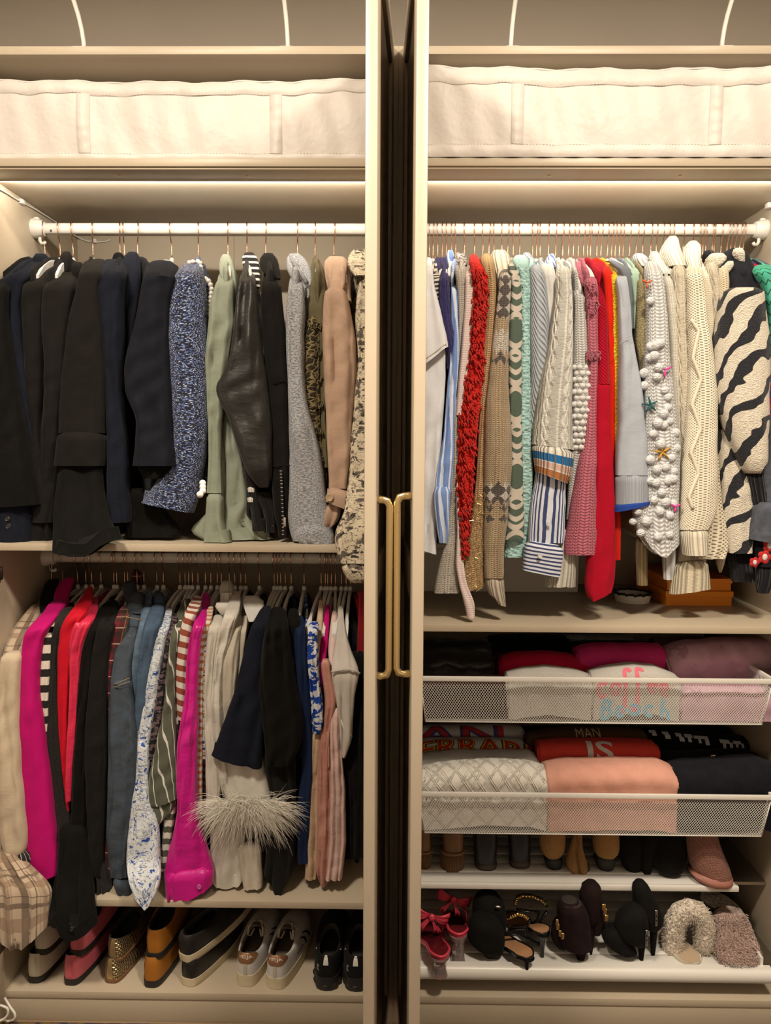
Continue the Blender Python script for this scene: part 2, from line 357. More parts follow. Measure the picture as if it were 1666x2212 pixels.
# ------------------------------------------------------------------ white storage boxes
def m_boxcloth():
    t = NT('white_polyester', 'Object'); n = t.noise(7, 3); w = t.noise(14, 4, .6, t.vec)
    t.put('Base Color', t.mix(n, (.60, .56, .53), (.68, .64, .60))).put('Roughness', .5).put('Sheen Weight', .2)
    h = t.noise(9, 4, .55)*.8+t.noise(30, 2)*.15; t.bump(h, 1.6, .55); return t.m
BOXC = m_boxcloth()
def sbox(x0, x1, y0, z0, h, seams, label, cut, sag=1.0):
    """fabric storage case: soft body, top hem band, bottom hem, vertical straps, stitches"""
    t = thing('storage_box', label, 'storage box', ((x0+x1)/2, y0+27, z0), 'white fabric storage boxes')
    nx, nz = 90, 16; v = []; f = []
    y1 = 55.5
    def zt(x): q = (x-x0)/(x1-x0); return z0+h-sag*(math.sin(math.pi*q)**.8)+.22*math.sin(x*.31)+.12*math.sin(x*.83)
    def yf(x, q):
        return y0+.5*math.sin(x*.19+1)*math.sin(q*3.0)+.16*math.sin(x*.9+q*4)+.25*math.sin(x*.37+q*2.2)*math.sin(math.pi*q)-.5*math.sin(math.pi*q)
    ring = []
    for j in range(nz+1):
        q = j/nz
        for i in range(nx+1):
            x = x0+(x1-x0)*i/nx; v.append((x, yf(x, q), z0+.05+(zt(x)-z0-.05)*q))
    for j in range(nz):
        for i in range(nx): a = j*(nx+1)+i; f.append((a, a+1, a+nx+2, a+nx+1))
    n0 = len(v); ny = 10                                       # top
    for j in range(1, ny+1):
        for i in range(nx+1):
            x = x0+(x1-x0)*i/nx; y = y0+(y1-y0)*j/ny; v.append((x, y, zt(x)+.5*math.sin(math.pi*j/ny)-.1*j/ny))
    T = nz*(nx+1)
    for j in range(ny):
        for i in range(nx):
            a = (T+i) if j == 0 else n0+(j-1)*(nx+1)+i; b = n0+j*(nx+1)+i; f.append((a, a+1, b+1, b))
    add_mesh('case', v, f, BOXC, t)
    mb = MB(); mb.box(x0, x0+.3, y0+.6, y1, z0+.05, z0+h-.4); mb.build('side', BOXC, t)
    mb = MB(); mb.box(x1-.3, x1, y0+.6, y1, z0+.05, z0+h-.4); mb.build('side', BOXC, t)
    def band(name, za, zb, off, xa=x0, xb=x1, n=90):
        vv = []; ff = []; st_ = MB()
        for i in range(n+1):
            x = xa+(xb-xa)*i/n
            for k, q in enumerate((za(x), za(x)+.12, zb(x)-.12, zb(x))):
                qq = (q-z0)/h; o = 0 if k in (0, 3) else off
                vv.append((x, yf(x, min(1, max(0, qq)))-o-.02, q))
        for i in range(n):
            for k in range(3): a = i*4+k; ff.append((a, a+4, a+5, a+1))
        b = add_mesh(name, vv, ff, BOXC, t)
        return b
    band('hem_band', lambda x: zt(x)-cut[0], lambda x: zt(x)-.02, .14)
    band('hem_band', lambda x: z0+.1, lambda x: z0+cut[1], .12)
    for sx in seams:
        n = 24; vv = []; ff = []
        for j in range(n+1):
            q = j/n; z = z0+cut[1]-.1+(zt(sx)-cut[0]-z0-cut[1]+.2)*q
            for k, dx in enumerate((-1.45, -1.35, 0, 1.35, 1.45)):
                x = sx+dx; vv.append((x, yf(x, (z-z0)/h)-(.0 if k in (0, 4) else .22+.12*math.sin(j*1.3)*(k == 2))-.03, z))
        for j in range(n):
            for k in range(4): a = j*5+k; ff.append((a, a+1, a+6, a+5))
        add_mesh('strap', vv, ff, BOXC, t)
    TH = m_thread
    mb = MB(); x = x0+.6
    while x < x1-.8:                                            # stitching along both hems
        for z in (zt(x)-cut[0]+.14, z0+cut[1]-.15):
            y = yf(x, (z-z0)/h)-.17; mb.box(x, x+.42, y-.03, y+.02, z-.035, z+.035)
        x += .75
    tag(mb.build('stitching', TH, t), kind='stuff')
    mb = MB(); mb.tube([(x0+(x1-x0)*i/60, y0+.15, zt(x0+(x1-x0)*i/60)+.12) for i in range(61)], .28, 8).build('piping', BOXC, t, True)
    return t
m_thread = m_plain('thread', (.62, .56, .50), .7)
z0 = SH_TOP_L+.02
sbox(-97.6, -4.0, 2.2, z0, at(400, 172, 2.2)[2]-z0+.1, [at(182, 270, 2)[0], at(596, 270, 2)[0]], 'white fabric storage box on the top shelf of the left wardrobe', (2.9, 1.7), .9)
z0 = SH_TOP_R+.02
sbox(4.6, 97.4, .4, z0, at(930, 143, .4)[2]-z0, [at(1118, 250, 0)[0], at(1548, 250, 0)[0]], 'white fabric storage box on the top shelf of the right wardrobe', (3.6, 2.9), .9)
# ------------------------------------------------------------------ lofted cloth
def _smooth(a, n):
    for _ in range(n):
        b = a.copy(); b[1:-1] = (a[:-2]+2*a[1:-1]+a[2:])/4; a = b
    return a
CA, CB, CC, CD, CE, CF = (0, 440, 2.7643), (360, 440, 2.634), (0, 1180, 2.514), (360, 1180, 2.836), (900, 440, 2.405), (1260, 440, 2.404)
CPX = (0, 0, 1.0)
_seed = [0]
def _n1(rng, v, sc):
    """smooth 1-D noise along v with features of sc"""
    k = np.arange(int(v.max()/sc)+4); a = rng.uniform(-1, 1, len(k)); x = v/sc; i = x.astype(int); f = x-i; f = f*f*(3-2*f)
    return a[i]*(1-f)+a[i+1]*f
def loft(cr, rows, Y=7.0, t=2.6, tb=None, n=44, fold=.3, lam=3.0, p=.62, sh=0.0, Yt=24.0, step=1.1, hollow=3.0, smooth=2, wob=0.0, cap=True, hem=None, hemlen=.3, jit=None):
    """rows: (y, x_left, x_right[, y_right-y_left]) outline in a crop of the photograph; Y depth in cm (number or [(y, Y), ...]).
    Every row becomes a ring of real thickness at its own depth; pipe folds and wrinkles are modelled on the front.
    hem: [(fraction across, extra drop in crop pixels)]. Returns verts (cm), faces, uv (cm)."""
    _seed[0] += 1; rng = np.random.RandomState(_seed[0])
    ox, oy, s = cr; R = np.array([tuple(r)+(0,)*(4-len(r)) for r in rows], float)
    if isinstance(Y, (int, float)): Yr = np.full(len(R), float(Y))
    else: q = np.array(Y, float); Yr = np.interp(R[:, 0], q[:, 0], q[:, 1])
    y = oy+R[:, 0]/s; xl = ox+R[:, 1]/s; xr = ox+R[:, 2]/s; dy = R[:, 3]/s
    seg = np.maximum(np.abs(np.diff(y)), 1.0); par = np.concatenate([[0], np.cumsum(seg)])
    m = max(5, int(par[-1]/8.5/step)+1); q = np.linspace(0, par[-1], m)
    q = np.unique(np.concatenate([q, [par[-1]*.004]])); m = len(q); qn = q/par[-1]
    y, xl, xr, dy, Yr = (np.interp(q, par, a) for a in (y, xl, xr, dy, Yr))
    xl, xr, Yr, dy = (_smooth(a, smooth) for a in (xl, xr, Yr, dy))
    if sh > 0:
        k = np.clip((y-y[0])/sh, 0, 1); Yr = Yr+(Yt-Yr)*(1-k)**1.2
    tb = t if tb is None else tb
    L = np.array([at(a, b, c) for a, b, c in zip(xl, y, Yr)]); Rr = np.array([at(a, b, c) for a, b, c in zip(xr, y+dy, Yr)])
    c = (L+Rr)/2; h = (Rr-L)/2; hw = np.linalg.norm(h, axis=1)
    v = np.concatenate([[0], np.cumsum(np.linalg.norm(np.diff(c, axis=0), axis=1))])
    j = (.12 if fold > .12 else .04) if jit is None else jit     # small unevenness of the outline
    if j and m > 6:
        jl = _n1(rng, v, 5.0)*j+_n1(rng, v, 2.2)*j*.5; jr = _n1(rng, v, 5.0)*j+_n1(rng, v, 2.2)*j*.5
        sc = np.minimum(hw, 2.0)/2; L[:, 0] += jl*sc; Rr[:, 0] += jr*sc; c = (L+Rr)/2; h = (Rr-L)/2
    a = 2*np.pi*np.arange(n)/n; ca, sa = np.cos(a), np.sin(a)
    ex = np.sign(ca)*np.abs(ca)**p; ey = np.sign(sa)*np.abs(sa)**p
    xx = ex[None, :]*hw[:, None]; w = np.zeros((m, n)); front = (sa > 0)[None, :]
    if fold:
        A = fold*3.6
        for jn in range(3):
            lm = max(lam*(.8, .45, 1.5)[jn]*rng.uniform(.85, 1.15), .8)
            dr = _n1(rng, v, 14.0)*.55+_n1(rng, v, 33.0)*.8+rng.uniform(0, 6); mod = .55+.45*_n1(rng, v, 17.0)
            w += np.abs(np.sin(np.pi*xx/lm+dr[:, None]*1.6))**.65*(1, .45, .8)[jn]*mod[:, None]
        w = (w-1.0)*A
        wr = np.sin(xx*.9+v[:, None]*.55+_n1(rng, v, 9.0)[:, None]*4)*_n1(rng, v, 6.0)[:, None]   # slanting wrinkles
        w += wr*fold*.9
        w *= (1-ex[None, :]**6)*(.2+.8*np.minimum(1, v/7.0))[:, None]
    if wob: w += (wob*np.sin(v[:, None]*.9+xx*.5+_n1(rng, v, 7)[:, None]*3)*.6+wob*.6*np.sin(v[:, None]*.41-xx*.8+1))*(1-ex[None, :]**4)
    tt = np.minimum(t, np.maximum(hw*1.0, .22)); ttb = np.minimum(tb, np.maximum(hw*1.0, .22))
    w = np.clip(w, -.85*tt[:, None], 1.3*t)
    edge = np.minimum(1.0, .35+np.arange(m)*.35)
    d = np.where(front, -(tt[:, None]*ey+w*np.abs(ey)**.5), -ttb[:, None]*ey+w*.3)
    V = c[:, None, :]+h[:, None, :]*(ex[None, :]*edge[:, None])[:, :, None]; V[:, :, 1] += d*edge[:, None]
    if hem:
        hq = np.array(hem, float); fx = (ex+1)/2; dp = np.interp(fx, hq[:, 0], hq[:, 1])/s/8.7
        V[:, :, 2] -= np.clip((qn-(1-hemlen))/hemlen, 0, 1)[:, None]*dp[None, :]
    au = np.where(a <= np.pi, a/np.pi, 2-a/np.pi)
    UV = np.stack([(hw[:, None]*2.6*(.5-au)[None, :]), np.repeat(-v[:, None], n, 1)], -1)
    V = list(V.reshape(-1, 3)); UV = [tuple(q) for q in UV.reshape(-1, 2)]
    if hollow:                                              # turn the hem inwards
        last = V[-n:]; cc = np.mean(last, axis=0); luv = UV[-n:]
        for (kk, up) in ((.95, 0.0), (.86, hollow)):
            for pnt, u in zip(last, luv): V.append(np.array([cc[0]+(pnt[0]-cc[0])*kk, cc[1]+(pnt[1]-cc[1])*kk*.9, pnt[2]+up])); UV.append((u[0], u[1]-up))
        m += 2
    F = [(i*n+k, (i+1)*n+k, (i+1)*n+(k+1) % n, i*n+(k+1) % n) for i in range(m-1) for k in range(n)]
    if cap: F.append(tuple(range(n)))
    F.append(tuple((m-1)*n+k for k in range(n-1, -1, -1)))
    return V, F, UV
def piece(g, name, cr, rows, mat, label=None, **kw):
    V, F, UV = loft(cr, rows, **kw)
    o = autosmooth(add_mesh(name, V, F, mat, g, UV), 75)
    if label: tag(o, label)
    return o
# ------------------------------------------------------------------ hangers
FLOCK = m_plain('white_flocked_plastic', (.70, .68, .65), .75, .03, sc=40)
def hanger_proto():
    h = empty('clothes_hanger', (0, 0, 0))
    pts = []
    R_ = 1.95
    for i in range(13):                                        # hook over the rod
        a = math.radians(-60+i*(250/12)); pts.append((0, -R_*math.cos(a)*(-1)*-1, R_*math.sin(a)))
    pts = [(0, R_*math.cos(math.radians(200-i*20)), R_*math.sin(math.radians(200-i*20))*1.0) for i in range(0, 13)]
    pts = pts[::-1]                                            # ends on the viewer's side going down
    pts = [(0, 1.95, -.9), (0, 1.98, .2), (0, 1.5, 1.3), (0, .6, 1.85), (0, -.5, 1.85), (0, -1.5, 1.3), (0, -1.98, .2), (0, -1.75, -1.3), (0, -.9, -2.7), (0, -.15, -3.7), (0, 0, -4.3), (0, 0, -8.0)]
    sm = []
    for i in range(len(pts)-1):
        for k in range(3): q = k/3; sm.append(tuple(pts[i][j]*(1-q)+pts[i+1][j]*q for j in range(3)))
    sm.append(pts[-1])
    for _ in range(1): sm = [sm[0]]+[tuple((sm[i-1][j]+2*sm[i][j]+sm[i+1][j])/4 for j in range(3)) for i in range(1, len(sm)-1)]+[sm[-1]]
    hk = MB().tube(sm, .17, 6).build('hook', ROSE, h, True)
    v = []; f = []; n = 25
    for i in range(n):                                         # flat shoulder-shaped body
        y = -21+42*i/(n-1); a = abs(y)/21
        zt = -8.6-5.2*a**1.5-2.6*a*a*a; zb = zt-(2.9-1.2*a)*(1 if a > .12 else 1.3); w = .38+.22*(a > .8)
        v += [(-w, y, zt-.15), (w, y, zt-.15), (w, y, zb), (-w, y, zb), (0, y, zt)]
    for i in range(n-1):
        a = i*5; b = a+5
        for (p, q) in ((0, 4), (4, 1), (1, 2), (2, 3), (3, 0)): f.append((a+p, b+p, b+q, a+q))
    f.append((4, 0, 3, 2, 1)); e = (n-1)*5; f.append((e+1, e+2, e+3, e+0, e+4))
    bd = autosmooth(add_mesh('arms', v, f, FLOCK, h), 50)
    nk = MB().lathe((0, 0, -9.2), [(.62, 0), (.62, 1.0), (.4, 1.5)], 12).build('neck', FLOCK, h, True)
    return h, (hk, bd, nk)
HANG, HPARTS = hanger_proto()
_first = [True]
def hanger(px, rail, label, group=None, rz=None):
    """a hanger whose hook lies over the rail at this pixel column"""
    zr, pyr = {'UL': (ZROD, 486), 'LL': (ZROD2, 1200), 'R': (ZROD, 490)}[rail]
    x = at(px, pyr, YROD)[0]
    if _first[0]: h = HANG; _first[0] = False
    else:
        h = link(HANG.copy())
        for q in HPARTS: c = link(q.copy()); c.parent = h
    h.location = Vector((x, YROD, zr))*S
    h.rotation_euler = (0, 0, random.uniform(-.10, .10) if rz is None else rz)
    if rail != 'LL': h.scale = (1, .90, 1)
    tag(h, label, 'hanger', group or 'white hangers with rose-gold hooks')
    return x
# ------------------------------------------------------------------ garments
SH = {'UL': 45.0, 'R': 42.0, 'LL': 95.0}
RAILZ = {'UL': ZROD, 'R': ZROD, 'LL': ZROD2}
def body_slab(g, x0, x1, ztop, zhem, mat, th=1.6, span=19.5, name='body', yc=YROD, yn=None, drop=9.0):
    """the hidden body of a garment: a thin hanging slab from shoulder to hem, x0 at the rail, x1 at the near edge"""
    _seed[0] += 1; rng = np.random.RandomState(_seed[0]); n = 26; V = []; F = []; UV = []
    zs = list(np.linspace(ztop, ztop-drop, 6))+list(np.linspace(ztop-drop-3, zhem, max(4, int((ztop-drop-zhem)/6))))
    ph = rng.uniform(0, 6, 3)
    for i, z in enumerate(zs):
        k = min(1, max(0, (ztop-z)/drop)); hs = 5.5+(span-5.5)*k**.8
        for j in range(n):
            a = 2*math.pi*j/n; yy = hs*math.copysign(abs(math.cos(a))**.75, math.cos(a)); y = yc+yy
            q = (yc-y)/span; xc = x0+(x1-x0)*q if q > 0 else x0
            x = xc+th/2*math.copysign(abs(math.sin(a))**.6, math.sin(a))*(.7+.3*k)+.18*math.sin(yy*.7+ph[0]+z*.02)
            V.append((x, y, z)); UV.append((yy, z))
    m = len(zs)
    for i in range(m-1):
        for j in range(n): j2 = (j+1) % n; F.append((i*n+j, i*n+j2, (i+1)*n+j2, (i+1)*n+j))
    F.append(tuple(range(n-1, -1, -1))); F.append(tuple((m-1)*n+j for j in range(n)))
    return add_mesh(name, V, F, mat, g, UV)
def garment(name, label, cat, rail, hook, near, hem, mat, hl, body=True, th=1.6, span=None, group=None, drop=None, rz=None):
    """hook: pixel column of its hook on the rail; near: pixel column of the body's near edge; hem: pixel row of the hem; hl: words for its hanger"""
    zr = RAILZ[rail]; pyr = {'UL': 600, 'LL': 1380, 'R': 600}[rail]
    xh = at(hook, {'UL': 486, 'LL': 1200, 'R': 490}[rail], YROD)[0]
    xn = at(near, pyr, 10)[0]; zh = at(near, hem, 12)[2]
    g = thing(name, label, cat, (xh, YROD, zh), group)
    top = rail == 'LL'
    if body: body_slab(g, xh, xn, zr-(10.2 if top else 8.7), zh, mat, th, span or (19.0 if top else 21.4), drop=drop or (9.5 if top else 7.6))
    if hl: hanger(hook, rail, 'white hanger with rose-gold hook holding the '+hl, rz=rz if rz is not None or top else math.atan2(xn-xh, 19.0)+random.uniform(-.03, .03))
    return g
# ------------------------------------------------------------------ fabrics
def fab(name, c, rough=.85, var=.12, weave=.25, sheen=.04, c2=None, spec=.25, sc=.35):
    t = NT(name); n = t.noise(sc, 4, .6); fine = t.noise(7, 2)
    a = tuple(q*(1-var) for q in c); b = c2 or tuple(min(1, q*(1+var)) for q in c)
    k = t.mix(t.ss(n, .3, .7), a, b); t.put('Base Color', t.mix(fine*.25, k, tuple(q*.7 for q in c)))
    t.put('Roughness', rough).put('Sheen Weight', sheen*.4).put('Specular IOR Level', spec*(.5 if max(c) < .05 else 1)).put('Sheen Roughness', .4)
    if weave: t.bump(t.noise(9, 2)*.6+t.noise(1.1, 3)*.8, .12*weave*4, .6)
    return t.m
def satin(name, c, rough=.32):
    t = NT(name); n = t.noise(.5, 3); t.put('Base Color', t.mix(n, tuple(q*.9 for q in c), c)).put('Roughness', rough).put('Specular IOR Level', .55).put('Sheen Weight', .1)
    t.bump(t.noise(.6, 3), .35, .6); return t.m
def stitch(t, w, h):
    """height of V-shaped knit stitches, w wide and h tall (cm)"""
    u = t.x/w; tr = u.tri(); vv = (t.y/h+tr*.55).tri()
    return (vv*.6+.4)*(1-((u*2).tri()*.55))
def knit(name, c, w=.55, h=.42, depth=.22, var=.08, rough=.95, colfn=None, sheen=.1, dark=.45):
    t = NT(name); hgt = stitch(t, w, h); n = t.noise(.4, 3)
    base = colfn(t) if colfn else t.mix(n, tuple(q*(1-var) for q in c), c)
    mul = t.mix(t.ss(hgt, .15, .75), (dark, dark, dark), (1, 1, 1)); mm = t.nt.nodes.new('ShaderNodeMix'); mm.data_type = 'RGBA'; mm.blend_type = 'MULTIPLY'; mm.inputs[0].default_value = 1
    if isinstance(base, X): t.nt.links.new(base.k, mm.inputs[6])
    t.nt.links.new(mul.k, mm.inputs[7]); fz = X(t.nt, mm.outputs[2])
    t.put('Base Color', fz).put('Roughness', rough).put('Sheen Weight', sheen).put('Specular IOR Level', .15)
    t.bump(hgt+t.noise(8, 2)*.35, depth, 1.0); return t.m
def rib(name, c, w=.7, depth=.25, c2=.55, colfn=None, diag=0.0, var=.06):
    t = NT(name); u = (t.x+t.y*diag)/w; hh = 1-u.tri(); n = t.noise(.4, 3)
    base = colfn(t) if colfn else t.mix(n, tuple(q*(1-var) for q in c), c)
    k = t.mix(t.ss(hh, .0, .45), tuple(q*c2 for q in c), base)
    t.put('Base Color', k).put('Roughness', .95).put('Sheen Weight', .1).put('Specular IOR Level', .15)
    t.bump(t.ss(hh, 0, .8)+stitch(t, w/2, .35)*.25, depth, 1.0); return t.m
def cabled(name, c, w=2.6, var=.06, depth=.35):
    """columns of twisted cables between seed stitch"""
    t = NT(name); u = t.x/w; fr = u.fr(); s = (t.y*.9).sin()*.16
    rope = 1-((fr-.5+s).ab()*5).mn(1.0); rope2 = 1-((fr-.5-s).ab()*5).mn(1.0); side = 1-((fr-.08).ab()*14).mn(1.0)
    seed = t.vor(2.6, vec=t.vec)*.5
    hgt = rope.mx(rope2)*1.0+side*.6+seed*.5
    k = t.mix(t.ss(hgt, .05, .7), tuple(q*.62 for q in c), c)
    t.put('Base Color', k).put('Roughness', .95).put('Sheen Weight', .1).put('Specular IOR Level', .15).bump(hgt, depth, 1.0); return t.m
def pointelle(name, c, s=1.0, depth=.3, open_=.28):
    """net-like knit with rows of small holes"""
    t = NT(name); u = t.x*s; v = t.y*s*1.4
    q = ((u*6.283).sin()*((v*6.283+1.2).sin())); hole = t.ss(q, .25, .75)
    k = t.mix(hole, c, tuple(x*open_ for x in c)); t.put('Base Color', k).put('Roughness', .95).put('Sheen Weight', .1).put('Specular IOR Level', .15)
    t.bump((1-hole)+t.noise(6, 2)*.3, depth, 1.0); return t.m
def boucle(name, c, c2, sc=3.0, depth=.4, rough=.95):
    t = NT(name); v = t.vor(sc); n = t.noise(sc*1.3, 3, .7); k = t.ss(n, .42, .58)
    t.put('Base Color', t.mix(k, c, c2)).put('Roughness', rough).put('Sheen Weight', .1).put('Specular IOR Level', .2)
    t.bump((1-v)+n*.6, depth, 1.0); return t.m
def stripes(name, c, c2, per, duty, axis='y', ang=0.0, rough=.75, thin=None, weave=.15, off=0.0):
    t = NT(name); u = (t.x if axis == 'x' else t.y)+(t.y if axis == 'x' else t.x)*ang+t.noise(.25, 2)*.35+off
    f = ((u/per).fr()) < duty; k = t.mix(f, c2, c)
    if thin:
        for (o, w, cc) in thin: k = t.mix((u/per+o).fr() < w, k, cc)
    t.put('Base Color', k).put('Roughness', rough).put('Sheen Weight', .1).put('Specular IOR Level', .25).bump(t.noise(8, 2)*.5+t.noise(.8, 3), .12, .6); return t.m
def plaid(name, base, bands, rough=.9):
    """bands: (axis, period, offset, width, colour, strength)"""
    t = NT(name); k = t.mix(t.noise(.6, 2), base, tuple(q*.92 for q in base)); wv = ((t.x*9).fr() < .5); wv2 = ((t.y*9).fr() < .5); chk = (wv+wv2).band(1.0, .5)
    for (ax, per, off, w, c, st) in bands:
        u = (t.x if ax == 'x' else t.y)/per+off; f = u.fr() < w
        k = t.mix(f*st*(chk*.5+.5), k, c)
    t.put('Base Color', k).put('Roughness', rough).put('Sheen Weight', .2).put('Specular IOR Level', .2).bump(t.noise(8, 2), .08, .6); return t.m
def print_(name, base, layers, rough=.75):
    """layers: (scale, threshold, width, colour, detail) blobs and outlines of noise"""
    t = NT(name); k = t.mix(t.noise(.4, 2), base, tuple(q*.93 for q in base))
    for i, (sc, lo, hi, c, det) in enumerate(layers):
        n = t.noise(sc, det, .55, t.xyz(t.x+7.3*i, t.y+3.1*i, float(i)*2.7)); f = t.ss(n, lo-.01, lo+.01)*(1-t.ss(n, hi-.01, hi+.01)); k = t.mix(f, k, c)
    t.put('Base Color', k).put('Roughness', rough).put('Specular IOR Level', .25).bump(t.noise(8, 2)*.4+t.noise(.9, 3), .12, .6); return t.m
def denim(name, c, c2):
    t = NT(name); tw = ((t.x+t.y)*7).tri(); n = t.noise(.45, 4, .6); n2 = t.noise(5, 2)
    k = t.mix(t.ss(n, .3, .75), c, c2); k = t.mix(tw*.18, k, (.5, .55, .6)); k = t.mix(t.ss(n2, .5, .8)*.35, k, c2)
    t.put('Base Color', k).put('Roughness', .9).put('Specular IOR Level', .15).bump(tw*.3+t.noise(1.2, 3), .14, .7); return t.m
# ------------------------------------------------------------------ upper left rail: jackets and coats
BLK = fab('black_wool', (.0055, .0052, .0048), .9, .15, .3, .10)
BLK2 = fab('soft_black_wool', (.011, .0102, .0092), .92, .15, .35, .12)
NAVY = fab('navy_wool', (.0085, .0105, .019), .9, .15, .3, .10)
NAVY2 = fab('ink_navy_wool', (.0095, .011, .017), .88, .15, .3, .10)
BTN = m_plain('dark_button', (.02, .018, .02), .35)
def button(g, px, py, Y, r, mat, ax=(0, -1, 0), cr=CPX):
    q = at(cr[0]+px/cr[2], cr[1]+py/cr[2], Y)
    autosmooth(MB().lathe(tuple(q), [(r*.6, -.1), (r, 0), (r, .14), (r*.86, .22), (r*.7, .15), (.05, .15)], 16, ax).build('button', mat, g))
UL = 45.0
g = garment('coat', 'black wool coat at the far left end of the upper rail', 'coat', 'UL', 74, 20, 1150, BLK, None)
piece(g, 'sleeve', CA, [(385, 30, 110), (430, -10, 75), (520, -45, 40), (700, -60, 45), (1000, -70, 85), (1400, -60, 160), (1750, -50, 232), (1815, -45, 240, -20)], BLK, Y=4, t=3, sh=UL, fold=.4, lam=6)
g = garment('blazer', 'navy blazer with two dark cuff buttons, second garment from the left on the upper rail', 'blazer', 'UL', 95, 40, 1160, NAVY, 'navy blazer next to the left wall')
piece(g, 'sleeve', CA, [(340, 120, 290), (400, 52, 270), (470, 25, 160), (600, 10, 140), (800, 25, 155), (1100, 80, 210), (1400, 140, 240), (1700, 150, 260)], NAVY, Y=9, t=3, sh=40, fold=.3, lam=5)
piece(g, 'collar', CA, [(303, 205, 285), (330, 200, 292), (370, 205, 292), (400, 210, 285)], NAVY, Y=20, t=1.4, fold=.1, hollow=0)
c = piece(g, 'cuff', CA, [(1760, -60, 185), (1880, -60, 188), (2040, -60, 192)], NAVY, Y=5.5, t=3, fold=.4, lam=7)
button(c, 45, 1882, 2.2, .62, BTN, cr=CA); button(c, 50, 1926, 2.2, .62, BTN, cr=CA)
g = garment('blazer', 'black blazer with a turned-up collar, hanging on the second hook from the left', 'blazer', 'UL', 128, 75, 1165, BLK2, 'black blazer with turned-up collar')
piece(g, 'sleeve', CA, [(380, 270, 400), (420, 200, 380), (470, 150, 300), (600, 146, 280), (900, 155, 268), (1200, 165, 252), (1300, 172, 245), (1700, 200, 320), (2045, 183, 325)], BLK2, Y=8, t=2.8, sh=45, fold=.4, lam=5)
piece(g, 'collar', CA, [(288, 380, 425), (330, 360, 428), (380, 350, 425), (420, 380, 420)], BLK2, Y=19, t=1.2, fold=.1, hollow=0)
g = garment('blazer', 'black blazer with a soft rolled collar, hanging on the third hook from the left', 'blazer', 'UL', 156, 115, 1130, BLK2, 'black blazer with soft rolled collar')
piece(g, 'sleeve', CA, [(400, 350, 470), (450, 290, 470), (500, 268, 445), (650, 257, 435), (900, 275, 415), (1200, 270, 390), (1450, 250, 365), (1650, 225, 350), (1900, 200, 335)], BLK2, Y=7, t=2.8, sh=40, fold=.35, lam=5)
piece(g, 'collar', CA, [(352, 430, 500), (385, 420, 503), (430, 445, 500), (480, 462, 492)], BLK2, Y=16, t=1.2, fold=.1, hollow=0)
g = garment('coat', 'long black coat with deep turned-back cuff, hem hanging over the shelf edge', 'coat', 'UL', 199, 195, 1120, BLK, 'long black coat with deep cuff')
piece(g, 'sleeve', CA, [(335, 530, 650), (380, 495, 640), (450, 478, 600), (560, 455, 605), (700, 420, 618), (900, 395, 628), (1100, 372, 632), (1370, 360, 632)], BLK2, Y=5, t=3, sh=38, fold=.3, lam=6)
piece(g, 'cuff', CA, [(1362, 354, 636), (1400, 352, 636), (1500, 345, 634), (1565, 337, 626)], BLK2, Y=4.6, t=3.3, fold=.3, lam=7)
piece(g, 'skirt', CA, [(1480, 370, 610), (1700, 342, 620), (1900, 325, 660), (1990, 318, 735)], BLK, Y=[(1480, 6), (1850, 3), (1950, -2.6), (2102, -3.2)], t=2.6, tb=1.6, fold=.5, lam=8, hem=[(0, 85), (.25, 105), (.55, 108), (.7, 50), (.85, 20), (1, 10)])
g = garment('top', 'black top between the blazers, only its collar tip showing', 'top', 'UL', 258, 262, 1110, BLK, 'black top of which only the collar tip shows')
piece(g, 'collar', CA, [(294, 690, 728), (315, 678, 740), (340, 672, 745)], BLK, Y=24, t=1.2, fold=.1, hollow=0)
piece(g, 'hem', CA, [(1700, 770, 860), (1850, 770, 1000), (1960, 760, 1100), (1990, 770, 1060)], BLK, Y=9, t=2.5, fold=.5, lam=4)
g = garment('blazer', 'navy blazer with notched lapel in the middle of the dark jackets', 'blazer', 'UL', 267, 245, 1120, NAVY, 'navy blazer with notched lapel')
piece(g, 'lapel', CA, [(290, 770, 825), (330, 740, 836), (420, 722, 840), (500, 730, 840), (540, 740, 835), (700, 740, 815), (900, 735, 775)], NAVY, Y=[(290, 20), (420, 14), (900, 10)], t=1.6, fold=.25, lam=4, hollow=0)
piece(g, 'sleeve', CA, [(335, 620, 780), (380, 600, 765), (450, 588, 740), (600, 590, 728), (750, 612, 737), (900, 630, 742), (1100, 640, 735), (1400, 645, 755), (1700, 650, 775), (1900, 652, 780)], NAVY, Y=6, t=2.8, sh=38, fold=.4, lam=5)
g = garment('coat', 'ink blue coat with wide open sleeve, left of the blue tweed jacket', 'coat', 'UL', 296, 340, 1100, NAVY2, 'ink blue coat with wide sleeve', th=2.2)
piece(g, 'sleeve', CA, [(345, 900, 1050), (380, 880, 1060), (450, 862, 1052), (600, 835, 1012), (750, 808, 1006), (900, 765, 1012), (1000, 748, 1015), (1150, 762, 1020), (1280, 826, 1030), (1450, 812, 1040), (1565, 800, 1055)], NAVY2, Y=3.5, t=3.2, sh=36, fold=.45, lam=6, wob=.35)
piece(g, 'cuff_lining', CA, [(1540, 820, 1045), (1590, 830, 1040), (1640, 868, 975)], BLK, Y=4.5, t=2.2, fold=.2)
hanger(370, 'UL', 'bare white hanger with rose-gold hook just left of the blue tweed jacket')
